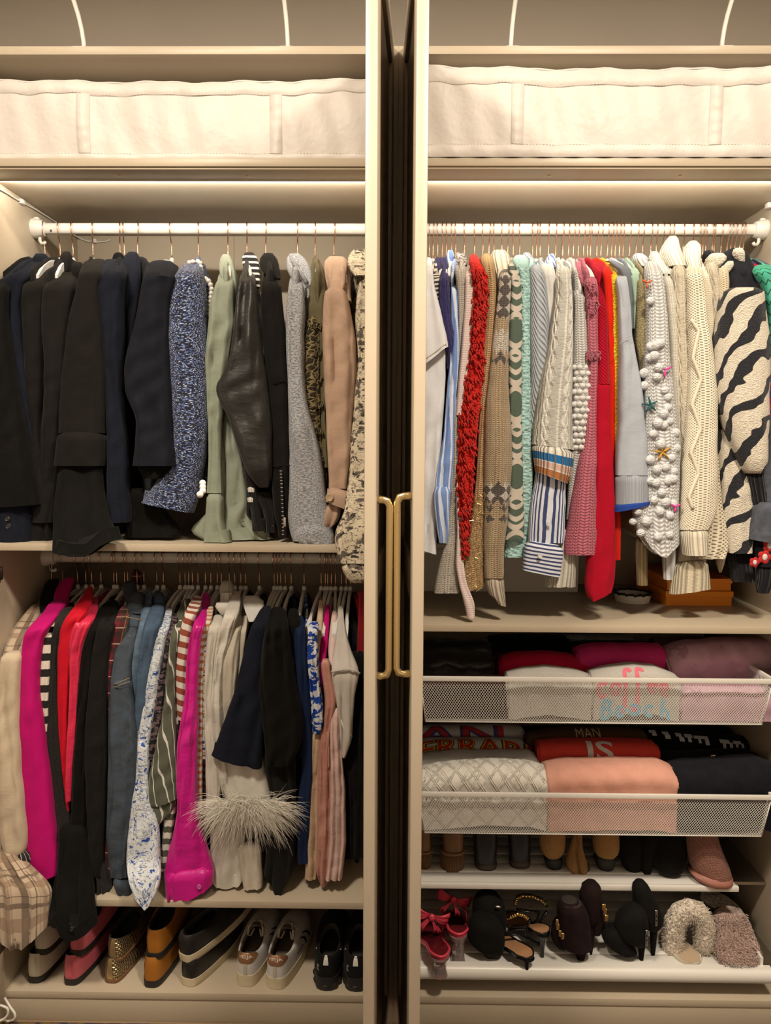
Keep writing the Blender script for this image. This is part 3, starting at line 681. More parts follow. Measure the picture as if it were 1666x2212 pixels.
# blue tweed jacket with pearls
def m_tweed():
    t = NT('blue_white_tweed'); n = t.noise(2.6, 4, .75); v = t.vor(3.4); n2 = t.noise(4.2, 2, .6, t.xyz(t.x*1.0, t.y*1.0, 4.0))
    k = t.mix(t.ss(n, .38, .52), lin(26, 34, 66), lin(84, 116, 176)); k = t.mix(t.ss(n2, .52, .60), k, lin(226, 226, 232)); k = t.mix(t.ss(v, .36, .60), k, lin(16, 20, 44))
    t.put('Base Color', k).put('Roughness', .8).put('Sheen Weight', .2).bump((1-v)+n*.6, .35, 1.0); return t.m
TWEED = m_tweed(); PEARL = m_plain('pearl', (.78, .74, .70), .22, .03, spec=.7)
g = garment('jacket', 'blue and white tweed jacket edged with pearls', 'jacket', 'UL', 428, 430, 1060, TWEED, 'blue and white tweed jacket', th=2.4)
piece(g, 'sleeve', CB, [(325, 130, 195), (360, 90, 205), (420, 50, 212), (500, 20, 222), (600, 6, 228), (800, 14, 234), (1000, 26, 238), (1250, 42, 238), (1400, 40, 228), (1500, 5, 210), (1600, -66, 195), (1670, -110, 175, 30), (1697, -138, 152, 61)], TWEED, Y=6, t=3.2, sh=34, fold=.18, lam=8)
piece(g, 'front', CB, [(420, 205, 255), (520, 215, 262), (640, 222, 255), (900, 228, 245), (1200, 230, 245), (1550, 200, 235), (1640, 190, 228)], TWEED, Y=12, t=1.6, fold=.1)
for pts in ([(178, 330), (190, 338), (193, 360), (196, 382), (200, 404), (203, 426), (205, 448), (206, 470), (208, 492), (212, 515)], [(222, 428), (238, 440), (250, 462), (256, 486), (254, 510), (250, 534), (246, 558), (244, 582), (242, 606), (240, 630), (150, 332), (130, 336)], [(205, 1590), (206, 1612), (206, 1634), (190, 1655)]):
    for (a, b) in pts:
        q = at(360+a/2.634, 440+b/2.634, 8.5 if a > 214 else 15-(b-330)*.045); MB().sphere(q, .62, 12, 8).build('pearl', PEARL, g, True)
# sage shirt
SAGE = fab('sage_linen', lin(150, 154, 131), .85, .07, .3, .1)
g = garment('shirt', 'sage green linen shirt with collar and long cuffed sleeve', 'shirt', 'UL', 492, 492, 1130, SAGE, 'sage green linen shirt', th=2.0)
piece(g, 'front', CB, [(480, 330, 398), (700, 300, 395), (950, 275, 365), (1100, 285, 372), (1300, 290, 385), (1500, 295, 440), (1700, 290, 475), (1800, 190, 480), (1850, 130, 520), (1880, 128, 600), (1905, 200, 606)], SAGE, Y=10, t=2.4, fold=.5, lam=5)
piece(g, 'sleeve', CB, [(390, 302, 372), (450, 288, 384), (550, 255, 388), (700, 238, 388), (900, 226, 362), (1100, 234, 330), (1300, 240, 312), (1500, 240, 312), (1645, 234, 316)], SAGE, Y=5.5, t=2.4, sh=30, fold=.45, lam=4)
piece(g, 'cuff', CB, [(1650, 230, 320), (1800, 225, 322), (1880, 216, 345), (1922, 214, 372)], SAGE, Y=5, t=2.3, fold=.3, lam=4)
piece(g, 'collar', CB, [(290, 318, 360), (320, 302, 376), (400, 298, 392), (450, 330, 400), (520, 365, 402), (600, 388, 402)], SAGE, Y=[(290, 20), (450, 13), (600, 10)], t=1.3, fold=.12, hollow=0)
# bomber
SATBLK = satin('black_satin', (.0095, .009, .0085), .5)
RIBW = stripes('black_white_rib', (.75, .73, .68), (.014, .013, .013), 2.35, .36, 'y', 0, .9)
RIBBLK = rib('black_rib', (.014, .013, .013), .35, .12)
RIBWHITE = rib('white_rib', (.72, .70, .66), .35, .12)
g = garment('bomber_jacket', 'shiny black bomber jacket with white-striped rib collar', 'jacket', 'UL', 533, 535, 1110, SATBLK, 'shiny black bomber jacket', th=2.2)
piece(g, 'collar', CB, [(280, 440, 500), (310, 430, 520), (350, 428, 528), (420, 470, 535), (480, 505, 532)], RIBW, label='black rib collar with two white stripes', Y=[(280, 21), (480, 12)], t=1.3, fold=.1, hollow=0)
piece(g, 'sleeve', CB, [(370, 440, 490), (430, 418, 505), (560, 400, 518), (700, 390, 532), (850, 372, 550), (950, 338, 564), (1040, 284, 576), (1110, 292, 585), (1200, 345, 592), (1300, 380, 598), (1450, 430, 600), (1560, 478, 595), (1615, 530, 578)], SATBLK, Y=4.5, t=3.2, sh=30, fold=.35, lam=5, wob=.35)
c = piece(g, 'cuff', CB, [(1480, 430, 500), (1600, 455, 512), (1750, 480, 535), (1860, 490, 565)], RIBBLK, Y=7, t=2, fold=.2)
for (y0, y1) in ((1610, 1640), (1668, 1697)): piece(c, 'stripe', CB, [(y0, 459, 510), (y1, 463, 513)], RIBWHITE, Y=6.9, t=2.1, fold=0, hollow=0, smooth=0)
c = piece(g, 'waistband', CB, [(1640, 500, 610), (1760, 555, 620), (1870, 560, 622)], RIBBLK, Y=8.5, t=2, fold=.2)
for (y0, y1) in ((1768, 1788), (1795, 1826)): piece(c, 'stripe', CB, [(y0, 568, 606, 8), (y1, 572, 616, 8)], RIBWHITE, Y=8.4, t=2.15, fold=0, hollow=0, smooth=0)
# black zip jacket
SWBLK = fab('washed_black_cotton', (.010, .0092, .0088), .92, .2, .3, .15)
g = garment('jacket', 'black stand-collar jacket with a steel zip at the sleeve end', 'jacket', 'UL', 574, 590, 1120, SWBLK, 'black jacket with sleeve zip', th=2.4)
piece(g, 'sleeve', CB, [(395, 565, 625), (440, 545, 645), (600, 540, 665), (800, 548, 680), (1000, 580, 690), (1250, 598, 698), (1490, 600, 706), (1750, 612, 705), (1900, 640, 695)], SWBLK, Y=6.5, t=2.6, sh=30, fold=.25, lam=5)
piece(g, 'collar', CB, [(285, 550, 610), (305, 528, 632), (350, 522, 640), (400, 540, 645), (430, 600, 648)], SWBLK, Y=[(285, 21), (430, 12)], t=1.5, fold=.1, hollow=0)
for (y, a, b) in ((1012, 600, 686), (1490, 602, 704)):
    L = at(360+a/2.634, 440+y/2.634, 3.9); R_ = at(360+b/2.634, 440+y/2.634, 4.2); MB().tube([tuple(L), tuple((L+R_)/2-np.array([0, .12, 0])), tuple(R_)], .14, 6).build('seam', SWBLK, g, True)
zp = [at(360+a/2.634, 440+b/2.634, 3.5) for a, b in ((652, 1520), (656, 1600), (660, 1700), (664, 1800), (664, 1890))]
zt_ = MB().tube([tuple(q) for q in zp], .45, 8, True, .4).build('zip', m_plain('zip_tape', (.02, .02, .02), .8), g, True)
for i in range(36):
    k = i/35*4; j = min(3, int(k)); q = zp[j]*(1-(k-j))+zp[j+1]*(k-j); MB().box(q[0]-.28, q[0]+.28, q[1]-.55, q[1]-.3, q[2]-.09, q[2]+.09).build('zip_tooth', STEEL, zt_) if i % 2 == 0 else None
q = at(360+672/2.634, 440+1800/2.634, 2.8); MB().box(q[0]-.3, q[0]+.3, q[1]-.15, q[1]+.15, q[2]-1.6, q[2]+.6, .1).build('zip_pull', STEEL, zt_, True)
# grey hoodie
GREY = boucle('grey_marl', lin(120, 119, 118), lin(176, 174, 170), 2.2, .05)
g = garment('hoodie', 'grey marl hoodie with black drawcord tip', 'hoodie', 'UL', 643, 640, 1140, GREY, 'grey marl hoodie', th=2.4)
piece(g, 'sleeve', CB, [(400, 710, 760), (470, 695, 775), (600, 680, 788), (800, 680, 782), (950, 688, 782), (1150, 697, 803), (1400, 704, 872), (1600, 702, 900), (1750, 692, 925), (1850, 700, 945), (1915, 722, 955)], GREY, Y=6, t=3, sh=30, fold=.3, lam=6)
piece(g, 'cuff', CB, [(1825, 770, 870), (1850, 735, 945), (1900, 725, 962), (1932, 760, 950)], GREY, Y=4.8, t=2.8, fold=.5, lam=3)
hd = piece(g, 'hood', CB, [(288, 695, 760), (320, 682, 800), (380, 684, 825), (430, 700, 838), (480, 770, 838), (540, 770, 805)], GREY, Y=[(288, 21), (540, 10)], t=2.2, fold=.25, lam=3, hollow=0)
for i, (rows) in enumerate(([(300, 700, 716), (340, 706, 740), (400, 745, 790), (450, 785, 812)],)):
    pts = [at(360+(a+b)/2/2.634, 440+y/2.634, 14-(y-300)*.03) for y, a, b in rows]; MB().tube([tuple(q) for q in pts], .5, 8).build('hood_seam', GREY, hd, True)
pts = [at(360+a/2.634, 440+b/2.634, 6.8) for a, b in ((792, 480), (796, 520), (788, 548))]; cd_ = MB().tube([tuple(q) for q in pts], .2, 8).build('drawcord', m_plain('black_cord', (.02, .02, .02), .8), g, True)
q = at(360+786/2.634, 440+575/2.634, 6.6); autosmooth(MB().lathe((q[0], q[1], q[2]-1), [(.2, 0), (.3, .4), (.36, 1.2), (.28, 2.0)], 10).build('cord_end', BTN, cd_))
# olive jacket with crochet panel
OLIVE = fab('olive_cotton', lin(100, 90, 62), .9, .1, .3, .1)
def m_crochet():
    t = NT('olive_crochet'); w = t.noise(.7, 2)*1.2; v = t.vor(1.15, 'DISTANCE_TO_EDGE', t.xyz(t.x+w, t.y*.8+w)); h = t.ss(v, .04, .2)
    t.put('Base Color', t.mix(h, lin(132, 114, 74), lin(40, 33, 20))).put('Roughness', .95).bump((1-h)+t.noise(5, 2)*.3, .5, 1.0); return t.m
CROCH = m_crochet()
g = garment('jacket', 'olive jacket with an open crochet panel down its sleeve', 'jacket', 'UL', 681, 690, 1060, OLIVE, 'olive jacket with crochet panel', th=2)
piece(g, 'shoulder', CB, [(318, 835, 870), (360, 822, 890), (450, 818, 905), (560, 808, 912), (650, 800, 912), (690, 800, 912)], OLIVE, Y=[(318, 22), (500, 10), (690, 9)], t=2, fold=.2, hollow=0)
piece(g, 'crochet_panel', CB, [(640, 796, 872), (800, 785, 875), (1000, 778, 878), (1200, 788, 878), (1400, 850, 892), (1600, 880, 915)], CROCH, Y=8.6, t=2.4, fold=.3, lam=3)
piece(g, 'sleeve_edge', CB, [(650, 868, 914), (900, 874, 905), (1200, 878, 905), (1500, 890, 920)], OLIVE, Y=8, t=1.6, fold=.15)
for i in range(6):                                     # thick crochet cords across the panel
    y = 700+i*150; pts = []
    for k in range(13):
        q = k/12; a = 790+i*6+(880-790-i*3)*q; p_ = at(360+a/2.634, 440+(y+22*math.sin(k*1.9+i))/2.634, 6.3+1.2*abs(q-.5)); pts.append(tuple(p_))
    MB().tube(pts, .28, 6).build('crochet_cord', CROCH, g, True)
# tan jacket
TAN = fab('peach_tan_cotton', lin(180, 148, 121), .88, .1, .35, .1)
TANB = m_plain('tan_button', lin(178, 150, 116), .4)
g = garment('jacket', 'peach-tan cotton jacket with buttoned tab cuff', 'jacket', 'UL', 722, 745, 1090, TAN, 'peach-tan cotton jacket', th=2.4)
piece(g, 'sleeve', CB, [(480, 915, 1010), (530, 895, 1030), (600, 887, 1045), (750, 888, 1072), (850, 892, 1082), (1000, 898, 1075), (1200, 906, 1065), (1450, 920, 1048), (1620, 925, 1030)], TAN, Y=5, t=2.8, fold=.4, lam=4.5)
piece(g, 'shoulder', CB, [(305, 905, 1020), (340, 893, 1036), (400, 900, 1045), (480, 910, 1048), (560, 960, 1055)], TAN, Y=[(305, 20), (560, 9)], t=2, fold=.3, hollow=0)
st = piece(g, 'shoulder_strap', CB, [(322, 950, 1030), (380, 942, 1028), (450, 932, 1018), (508, 925, 1005)], TAN, Y=[(322, 16.5), (508, 5.2)], t=1.6, fold=.05, hollow=0)
piece(g, 'cuff', CB, [(1605, 928, 1050, 35), (1650, 912, 1060, 40), (1690, 906, 1048, 55)], TAN, Y=4.2, t=2.9, fold=.12, lam=4)
button(g, 927, 1672, .9, .95, TANB, cr=CB)
piece(g, 'cuff_end', CB, [(1700, 915, 1000), (1800, 892, 985), (1850, 888, 945, -12)], TAN, Y=4.8, t=2.2, fold=.35, lam=3)
# floral jacket by the door
FLOR = print_('grey_floral_on_beige', lin(205, 188, 156), [(.42, .56, .9, lin(92, 82, 70), 4), (.9, .60, .8, lin(52, 46, 42), 3), (.36, .50, .515, lin(70, 62, 54), 3), (.55, .47, .49, lin(120, 106, 90), 4)])
g = garment('jacket', 'beige jacket printed with dark grey flowers, beside the left door', 'jacket', 'UL', 752, 800, 1150, FLOR, None, th=2.4)
piece(g, 'collar', CB, [(262, 1060, 1140), (290, 1035, 1150), (340, 1028, 1160), (380, 1040, 1160), (415, 1070, 1150)], FLOR, Y=[(262, 18), (415, 10)], t=1.6, fold=.2, hollow=0)
piece(g, 'sleeve', CB, [(430, 1105, 1180), (520, 1085, 1190), (650, 1068, 1200), (850, 1085, 1200), (1000, 1075, 1195), (1250, 1060, 1190), (1560, 1035, 1185), (1750, 1015, 1180), (1860, 955, 1170), (1950, 958, 1165), (2040, 985, 1160)], FLOR, Y=[(430, 8), (1500, 4), (1800, -2.8), (2040, -3.4)], t=2.8, tb=1.6, fold=.4, lam=5)
piece(g, 'cuff', CB, [(2035, 990, 1160), (2080, 1002, 1160), (2130, 1012, 1155), (2152, 1050, 1150)], FLOR, Y=-3.4, t=2.6, tb=1.6, fold=.5, lam=1.3)
# ------------------------------------------------------------------ lower left rail: shirts and blouses
LLS = 75.0
PLD = plaid('beige_brown_plaid', lin(196, 172, 142), [('x', 7.6, .0, .10, lin(74, 56, 42), .9), ('y', 7.6, .0, .10, lin(74, 56, 42), .9), ('x', 7.6, .38, .22, lin(138, 110, 84), .8), ('y', 7.6, .38, .22, lin(138, 110, 84), .8), ('x', 1.1, 0, .2, lin(120, 90, 64), .45), ('y', 7.6, .7, .03, lin(50, 34, 26), .9), ('x', 7.6, .7, .03, lin(50, 34, 26), .9)])
CREAMW = fab('cream_wool', lin(206, 184, 152), .95, .05, .3, .25)
PIN = stripes('black_pinstripe', (.5, .48, .44), (.016, .015, .015), 1.1, .12, 'x', .0)
g = garment('jacket', 'plaid jacket with cream sleeve and black collar at the left end of the lower rail', 'jacket', 'LL', 110, 40, 1900, PLD, 'plaid jacket with cream sleeve', th=2.2, rz=.16)
piece(g, 'collar', CC, [(180, 262, 330), (210, 245, 310), (270, 222, 290), (330, 218, 262), (360, 220, 240)], BLK, Y=[(180, 24), (360, 13)], t=1.4, fold=.1, hollow=0)
piece(g, 'shoulder', CC, [(315, 180, 228), (380, 128, 222), (450, 72, 200), (530, 38, 165), (605, 16, 130)], PLD, Y=[(315, 17), (605, 3.8)], t=2.2, fold=.2, hollow=0)
piece(g, 'sleeve', CC, [(570, 26, 128), (620, 14, 127), (700, 8, 122), (900, 4, 119), (1200, -2, 130), (1400, 0, 150), (1550, 12, 160), (1640, 28, 158), (1690, 42, 110)], CREAMW, Y=2.8, t=2.9, fold=.3, lam=6)
piece(g, 'cuff', CC, [(1670, 40, 165, -30), (1720, 60, 168, -20), (1790, 100, 166, -10)], PIN, label='black pinstriped cuff', Y=2.4, t=2.3, fold=.2)
piece(g, 'hem', CC, [(1640, -30, 60), (1740, -30, 172), (1850, -20, 285), (1950, -10, 275), (2040, 5, 258)], PLD, Y=[(1640, 2), (1850, -2.6), (2180, -3.4)], t=2.4, tb=1.2, fold=.7, lam=4, hem=[(0, 90), (.25, 138), (.5, 135), (.75, 80), (1, 20)])
MAG = fab('magenta_crepe', lin(196, 4, 104), .8, .05, .2, .15)
g = garment('blazer', 'magenta blazer at the left of the lower rail', 'blazer', 'LL', 134, 80, 1880, MAG, 'magenta blazer', th=2)
piece(g, 'collar', CC, [(172, 350, 415), (200, 320, 395), (260, 290, 372), (310, 300, 372), (340, 330, 365)], MAG, Y=[(172, 26), (340, 14)], t=1.4, fold=.1, hollow=0)
piece(g, 'sleeve', CC, [(290, 285, 372), (340, 255, 345), (400, 200, 300), (450, 150, 262), (500, 140, 240), (600, 125, 222), (800, 114, 216), (1000, 108, 242), (1200, 120, 268), (1450, 136, 292), (1740, 165, 326), (1820, 168, 328, -55)], MAG, Y=4, t=2.6, sh=60, Yt=16, fold=.18, lam=6)
piece(g, 'cuff_lining', CC, [(1770, 200, 318), (1800, 200, 312), (1825, 210, 290)], BLK, Y=5, t=1.8, fold=0)
BW = stripes('black_cream_stripe', lin(226, 214, 190), (.014, .013, .013), 4.05, .52, 'y', 0, .9)
g = garment('sweater', 'black and cream striped knit beside the magenta blazer', 'sweater', 'LL', 166, 100, 1850, BLK, 'black and cream striped knit')
piece(g, 'yoke', CC, [(310, 340, 405), (350, 300, 405), (400, 265, 370), (450, 242, 310)], BLK, Y=[(310, 18), (450, 7)], t=1.8, fold=.1, hollow=0)
piece(g, 'sleeve', CC, [(440, 240, 296), (500, 232, 282), (700, 224, 274), (900, 222, 266), (1015, 236, 262)], BW, Y=5.2, t=1.8, fold=.15, sh=20, Yt=9)
piece(g, 'shoulder_patch', CC, [(368, 315, 362), (390, 288, 352), (430, 262, 312)], CREAMW, Y=[(368, 12), (430, 6)], t=1.5, fold=0, hollow=0)
LACE = pointelle('black_pointelle', (.02, .018, .017), 1.3, .2, .2)
g = garment('cardigan', 'long black pointelle cardigan whose hem hangs in front of the shoe shelf', 'cardigan', 'LL', 184, 130, 1880, BLK, 'long black pointelle cardigan')
piece(g, 'sleeve', CC, [(330, 345, 420), (400, 308, 372), (500, 284, 335), (700, 268, 325), (900, 258, 325), (1100, 262, 335), (1300, 285, 355), (1500, 312, 385), (1700, 322, 420)], LACE, Y=6, t=1.9, sh=40, Yt=12, fold=.25)
piece(g, 'hem', CC, [(1500, 330, 480), (1750, 315, 500), (1900, 280, 512), (2030, 268, 528)], BLK, Y=[(1500, 5), (1850, 1), (1950, -2.8), (2128, -3.2)], t=2.2, tb=1.2, fold=.5, lam=4, hem=[(0, 0), (.2, 15), (.45, 85), (.55, 100), (.75, 60), (1, 10)], hemlen=.15)
button(g, 390, 2078, -5.6, .5, BTN, cr=CC)
RED = fab('red_crepe', lin(204, 10, 36), .75, .06, .2, .1)
g = garment('shirt', 'bright red shirt between black garments on the lower rail', 'shirt', 'LL', 197, 140, 1740, RED, 'bright red shirt')
piece(g, 'sleeve', CC, [(215, 482, 502), (280, 445, 505), (340, 395, 480), (400, 352, 450), (450, 332, 415), (600, 316, 392), (800, 317, 375), (1000, 322, 368), (1200, 338, 370), (1440, 362, 376)], RED, Y=5.4, t=1.8, sh=62, Yt=22, fold=.2)
CORAL = satin('coral_satin', lin(222, 40, 76), .42)
g = garment('blouse', 'coral-red satin blouse right of the bright red shirt', 'blouse', 'LL', 217, 165, 1720, CORAL, 'coral-red satin blouse')
piece(g, 'sleeve', CC, [(275, 480, 532), (350, 432, 528), (430, 402, 500), (510, 380, 460), (600, 382, 440), (700, 385, 435), (900, 376, 420), (1100, 364, 408), (1300, 360, 394), (1382, 362, 388)], CORAL, Y=4.9, t=1.6, sh=55, Yt=19, fold=.3, lam=2.2)
g = garment('shirt', 'black shirt, left of three black garments beside the red plaid shirt', 'shirt', 'LL', 245, 180, 1900, BLK, 'leftmost of the three black shirts')
piece(g, 'sleeve', CC, [(290, 590, 635), (340, 540, 640), (420, 500, 600), (520, 465, 530), (700, 438, 510), (1000, 412, 490), (1300, 396, 480), (1600, 388, 490), (1900, 402, 495), (2000, 415, 500)], BLK, Y=5.5, t=2, sh=55, Yt=20, fold=.3)
g = garment('shirt', 'black shirt, middle of three black garments beside the red plaid shirt', 'shirt', 'LL', 251, 200, 1870, BLK2, 'middle one of the three black shirts')
piece(g, 'sleeve', CC, [(335, 575, 645), (450, 530, 625), (600, 503, 588), (900, 478, 588), (1200, 468, 592), (1450, 488, 580), (1700, 478, 565), (1775, 488, 560)], BLK2, Y=4.6, t=2.3, sh=40, Yt=15, fold=.3)
VELV = fab('black_velvet', (.02, .019, .02), .6, .3, .4, .5)
g = garment('top', 'black velvet top, its ruffled cuff resting beside the denim jacket', 'top', 'LL', 268, 215, 1910, VELV, 'black velvet top')
piece(g, 'cuff', CC, [(1690, 485, 570), (1800, 490, 595), (1880, 500, 610), (1935, 512, 600)], VELV, Y=5, t=2, fold=.6, lam=1.6)
RPL = plaid('red_green_plaid', lin(110, 24, 34), [('x', 4.2, 0, .3, lin(24, 34, 30), .85), ('y', 4.2, 0, .3, lin(24, 34, 30), .85), ('y', 4.2, .5, .06, lin(220, 200, 160), .8), ('x', 4.2, .5, .06, lin(220, 200, 160), .8), ('x', 4.2, .75, .05, lin(190, 150, 50), .7)])
g = garment('shirt', 'red and green plaid flannel shirt left of the dark denim jacket', 'shirt', 'LL', 275, 235, 1890, RPL, 'red plaid flannel shirt')
piece(g, 'sleeve', CC, [(320, 660, 705), (400, 628, 695), (500, 600, 668), (700, 578, 640), (850, 570, 620), (1050, 576, 612), (1400, 552, 600), (1800, 575, 612)], RPL, Y=6, t=1.8, sh=40, Yt=15, fold=.2)
piece(g, 'collar', CC, [(125, 725, 745), (150, 715, 775), (190, 710, 785), (210, 720, 780)], RPL, Y=34, t=1.2, fold=.1, hollow=0)
DEN1 = denim('dark_denim', lin(20, 29, 38), lin(44, 60, 74))
DEN2 = denim('light_denim', lin(64, 86, 104), lin(98, 120, 136)); DEN3 = denim('mid_blue_chambray', lin(36, 60, 82), lin(54, 82, 106))
THR = m_plain('denim_thread', lin(150, 120, 80), .8)
g = garment('jacket', 'dark denim jacket with topstitched yoke on the lower rail', 'jacket', 'LL', 295, 260, 1900, DEN1, 'dark denim jacket', th=2)
piece(g, 'collar', CC, [(190, 672, 742), (250, 670, 735), (320, 690, 778), (360, 720, 780)], DEN1, Y=[(190, 24), (360, 12)], t=1.4, fold=.1, hollow=0)
piece(g, 'yoke', CC, [(250, 722, 782), (320, 692, 782), (400, 660, 772), (500, 640, 745), (620, 620, 722), (735, 608, 710)], DEN1, Y=[(250, 18), (500, 7), (735, 4.6)], t=2.2, fold=.15, hollow=0)
piece(g, 'sleeve', CC, [(715, 612, 706), (800, 602, 718), (900, 598, 737), (1100, 597, 756), (1300, 593, 744), (1500, 584, 722), (1700, 598, 695), (1785, 610, 702)], DEN1, Y=4, t=2.7, fold=.35, lam=3.5)
piece(g, 'cuff', CC, [(1780, 612, 712, 30), (1850, 632, 716, 20), (1910, 655, 722, 20)], DEN1, Y=3.8, t=2.3, fold=.3, lam=2.5)
for (a0, b0, a1, b1) in ((612, 752, 706, 715), (612, 770, 706, 733), (665, 380, 770, 400), (640, 500, 742, 480)):
    pts = []
    for k in range(9): q = k/8; pts.append(tuple(at((a0+(a1-a0)*q)/2.514, 1180+(b0+(b1-b0)*q)/2.514, 2.1+(0 if b0 > 600 else 5)-.9*math.sin(math.pi*q))))
    MB().tube(pts, .09, 5).build('topstitch', THR, g, True)
g = garment('shirt', 'faded light blue denim shirt, narrow sleeve beside the dark denim jacket', 'shirt', 'LL', 310, 300, 1700, DEN2, 'faded light blue denim shirt')
piece(g, 'sleeve', CC, [(330, 775, 824), (420, 760, 820), (520, 733, 800), (680, 704, 765), (850, 712, 758), (1040, 742, 768)], DEN2, Y=6.5, t=1.8, sh=40, Yt=14, fold=.2)
piece(g, 'collar', CC, [(240, 800, 830), (290, 775, 825), (350, 770, 824), (410, 780, 805)], DEN2, Y=[(240, 22), (410, 11)], t=1.2, fold=.1, hollow=0)
g = garment('shirt', 'mid blue chambray shirt left of the palm-print shirt', 'shirt', 'LL', 338, 320, 1700, DEN3, 'mid blue chambray shirt')
piece(g, 'sleeve', CC, [(310, 830, 895), (420, 790, 878), (520, 770, 855), (700, 748, 828), (900, 733, 810), (1060, 738, 790)], DEN3, Y=5.6, t=2, sh=45, Yt=16, fold=.25)
piece(g, 'collar', CC, [(248, 838, 880), (280, 835, 897), (340, 850, 895), (390, 865, 890)], DEN3, Y=[(248, 22), (390, 12)], t=1.2, fold=.1, hollow=0)
TOILE = print_('blue_palm_print', lin(214, 214, 208), [(.55, .60, .9, lin(44, 78, 150), 6), (.8, .495, .515, lin(60, 64, 74), 5), (1.6, .64, .9, lin(80, 110, 176), 3), (.45, .40, .412, lin(90, 96, 110), 6)])
g = garment('shirt', 'white shirt printed with blue palms and horses, its tail hanging over the shelf', 'shirt', 'LL', 352, 345, 1900, TOILE, 'white shirt with blue palm print', th=1.8)
piece(g, 'sleeve', CC, [(325, 910, 938), (400, 885, 928), (500, 850, 905), (650, 815, 880), (800, 790, 858), (950, 765, 836), (1060, 746, 820)], TOILE, Y=5, t=1.9, sh=50, Yt=18, fold=.25)
piece(g, 'front', CC, [(1050, 748, 812), (1250, 740, 806), (1400, 720, 822), (1500, 708, 862), (1600, 698, 868), (1700, 690, 872), (1800, 704, 872), (1850, 722, 862)], TOILE, Y=[(1050, 4.6), (1700, 2), (1800, -2.0), (1972, -2.8)], t=2.2, tb=1.4, fold=.35, lam=4, hem=[(0, 0), (.2, 50), (.55, 125), (.8, 50), (1, 0)], hemlen=.15)
MAUVE = print_('black_mauve_print', lin(110, 88, 88), [(.8, .50, .9, (.014, .013, .014), 3), (1.4, .62, .9, (.02, .02, .02), 2)])
g = garment('shirt', 'black and mauve abstract print shirt left of the olive striped shirt', 'shirt', 'LL', 388, 372, 1690, MAUVE, 'black and mauve print shirt')
piece(g, 'sleeve', CC, [(365, 930, 965), (450, 908, 958), (600, 878, 935), (750, 858, 908), (900, 838, 892), (1100, 803, 862), (1255, 774, 812)], MAUVE, Y=5.6, t=1.8, sh=40, Yt=15, fold=.2)
OLST = stripes('olive_white_stripe', lin(88, 88, 70), lin(212, 206, 190), 1.75, .87, 'x', .18, .8)
g = garment('shirt', 'olive shirt with thin white stripes and short wide sleeve', 'shirt', 'LL', 399, 385, 1740, OLST, 'olive shirt with white stripes')
piece(g, 'collar', CC, [(285, 1000, 1040), (320, 980, 1036), (400, 950, 1000), (470, 935, 985)], OLST, Y=[(285, 20), (470, 10)], t=1.3, fold=.1, hollow=0)
piece(g, 'sleeve', CC, [(420, 945, 990), (500, 926, 970), (600, 913, 955), (800, 898, 948), (960, 878, 955), (1050, 858, 962), (1200, 820, 968), (1350, 798, 972), (1420, 805, 968, -60)], OLST, Y=3.6, t=2.3, sh=25, Yt=8, fold=.4, lam=3.4)
piece(g, 'cuff', CC, [(1400, 815, 968, -50), (1470, 808, 960, -60), (1535, 812, 880, -40)], OLST, Y=4.4, t=1.8, fold=.3)
CRSTR = stripes('cream_olive_block', lin(216, 208, 188), lin(84, 84, 66), 3.3, .5, 'y', 0, .8)
g = garment('shirt', 'cream shirt with olive block stripes showing under the olive striped sleeve', 'shirt', 'LL', 407, 398, 1880, CRSTR, 'cream shirt with olive blocks')
piece(g, 'sleeve', CC, [(400, 968, 996), (500, 950, 975), (700, 948, 966), (950, 952, 972), (1400, 900, 962), (1600, 884, 938), (1755, 872, 922)], CRSTR, Y=5.2, t=1.6, fold=.2)
RUST = stripes('rust_white_stripe', lin(150, 74, 52), lin(222, 208, 190), 3.0, .5, 'y', .55, .8)
g = garment('shirt', 'white shirt with rust diagonal stripes left of the hot pink satin shirt', 'shirt', 'LL', 415, 405, 1700, RUST, 'white shirt with rust stripes')
piece(g, 'sleeve', CD, [(300, 172, 218), (350, 140, 214), (450, 98, 172), (600, 68, 148), (750, 58, 130), (900, 62, 122), (1060, 68, 112)], RUST, Y=5.4, t=1.9, sh=40, Yt=18, fold=.2)
HOT = satin('hot_pink_satin', lin(206, 8, 128), .36)
g = garment('shirt', 'hot pink satin shirt with wide buttoned cuff, touching the shelf', 'shirt', 'LL', 427, 418, 1880, HOT, 'hot pink satin shirt', th=2)
piece(g, 'collar', CD, [(285, 220, 255), (320, 212, 272), (380, 215, 265), (420, 222, 250)], HOT, Y=[(285, 22), (420, 13)], t=1.2, fold=.1, hollow=0)
piece(g, 'sleeve', CD, [(390, 198, 252), (480, 165, 238), (560, 142, 208), (700, 124, 198), (900, 116, 192), (1050, 90, 192), (1200, 68, 190), (1400, 66, 186), (1600, 78, 192), (1750, 45, 222), (1880, 8, 262), (2005, -8, 285, -40)], HOT, Y=3.2, t=2.4, sh=35, Yt=11, fold=.5, lam=2.6, wob=.2)
piece(g, 'cuff', CD, [(1985, -12, 288, -40), (2070, -4, 290, -30), (2090, 0, 286, -30)], HOT, Y=2.8, t=2.3, fold=.45, lam=3.4, hem=[(0, 65), (.6, 60), (.75, 35), (1, 0)], hemlen=.5)
button(g, 200, 2085, -.2, .62, m_plain('pink_button', lin(200, 90, 150), .3), cr=CD)
GING = stripes('orange_gingham', lin(196, 126, 82), lin(222, 206, 182), 1.9, .45, 'y', 0, .8, thin=None)
g = garment('shirt', 'cream shirt with orange horizontal bands right of the hot pink satin shirt', 'shirt', 'LL', 443, 435, 1790, GING, 'cream shirt with orange bands')
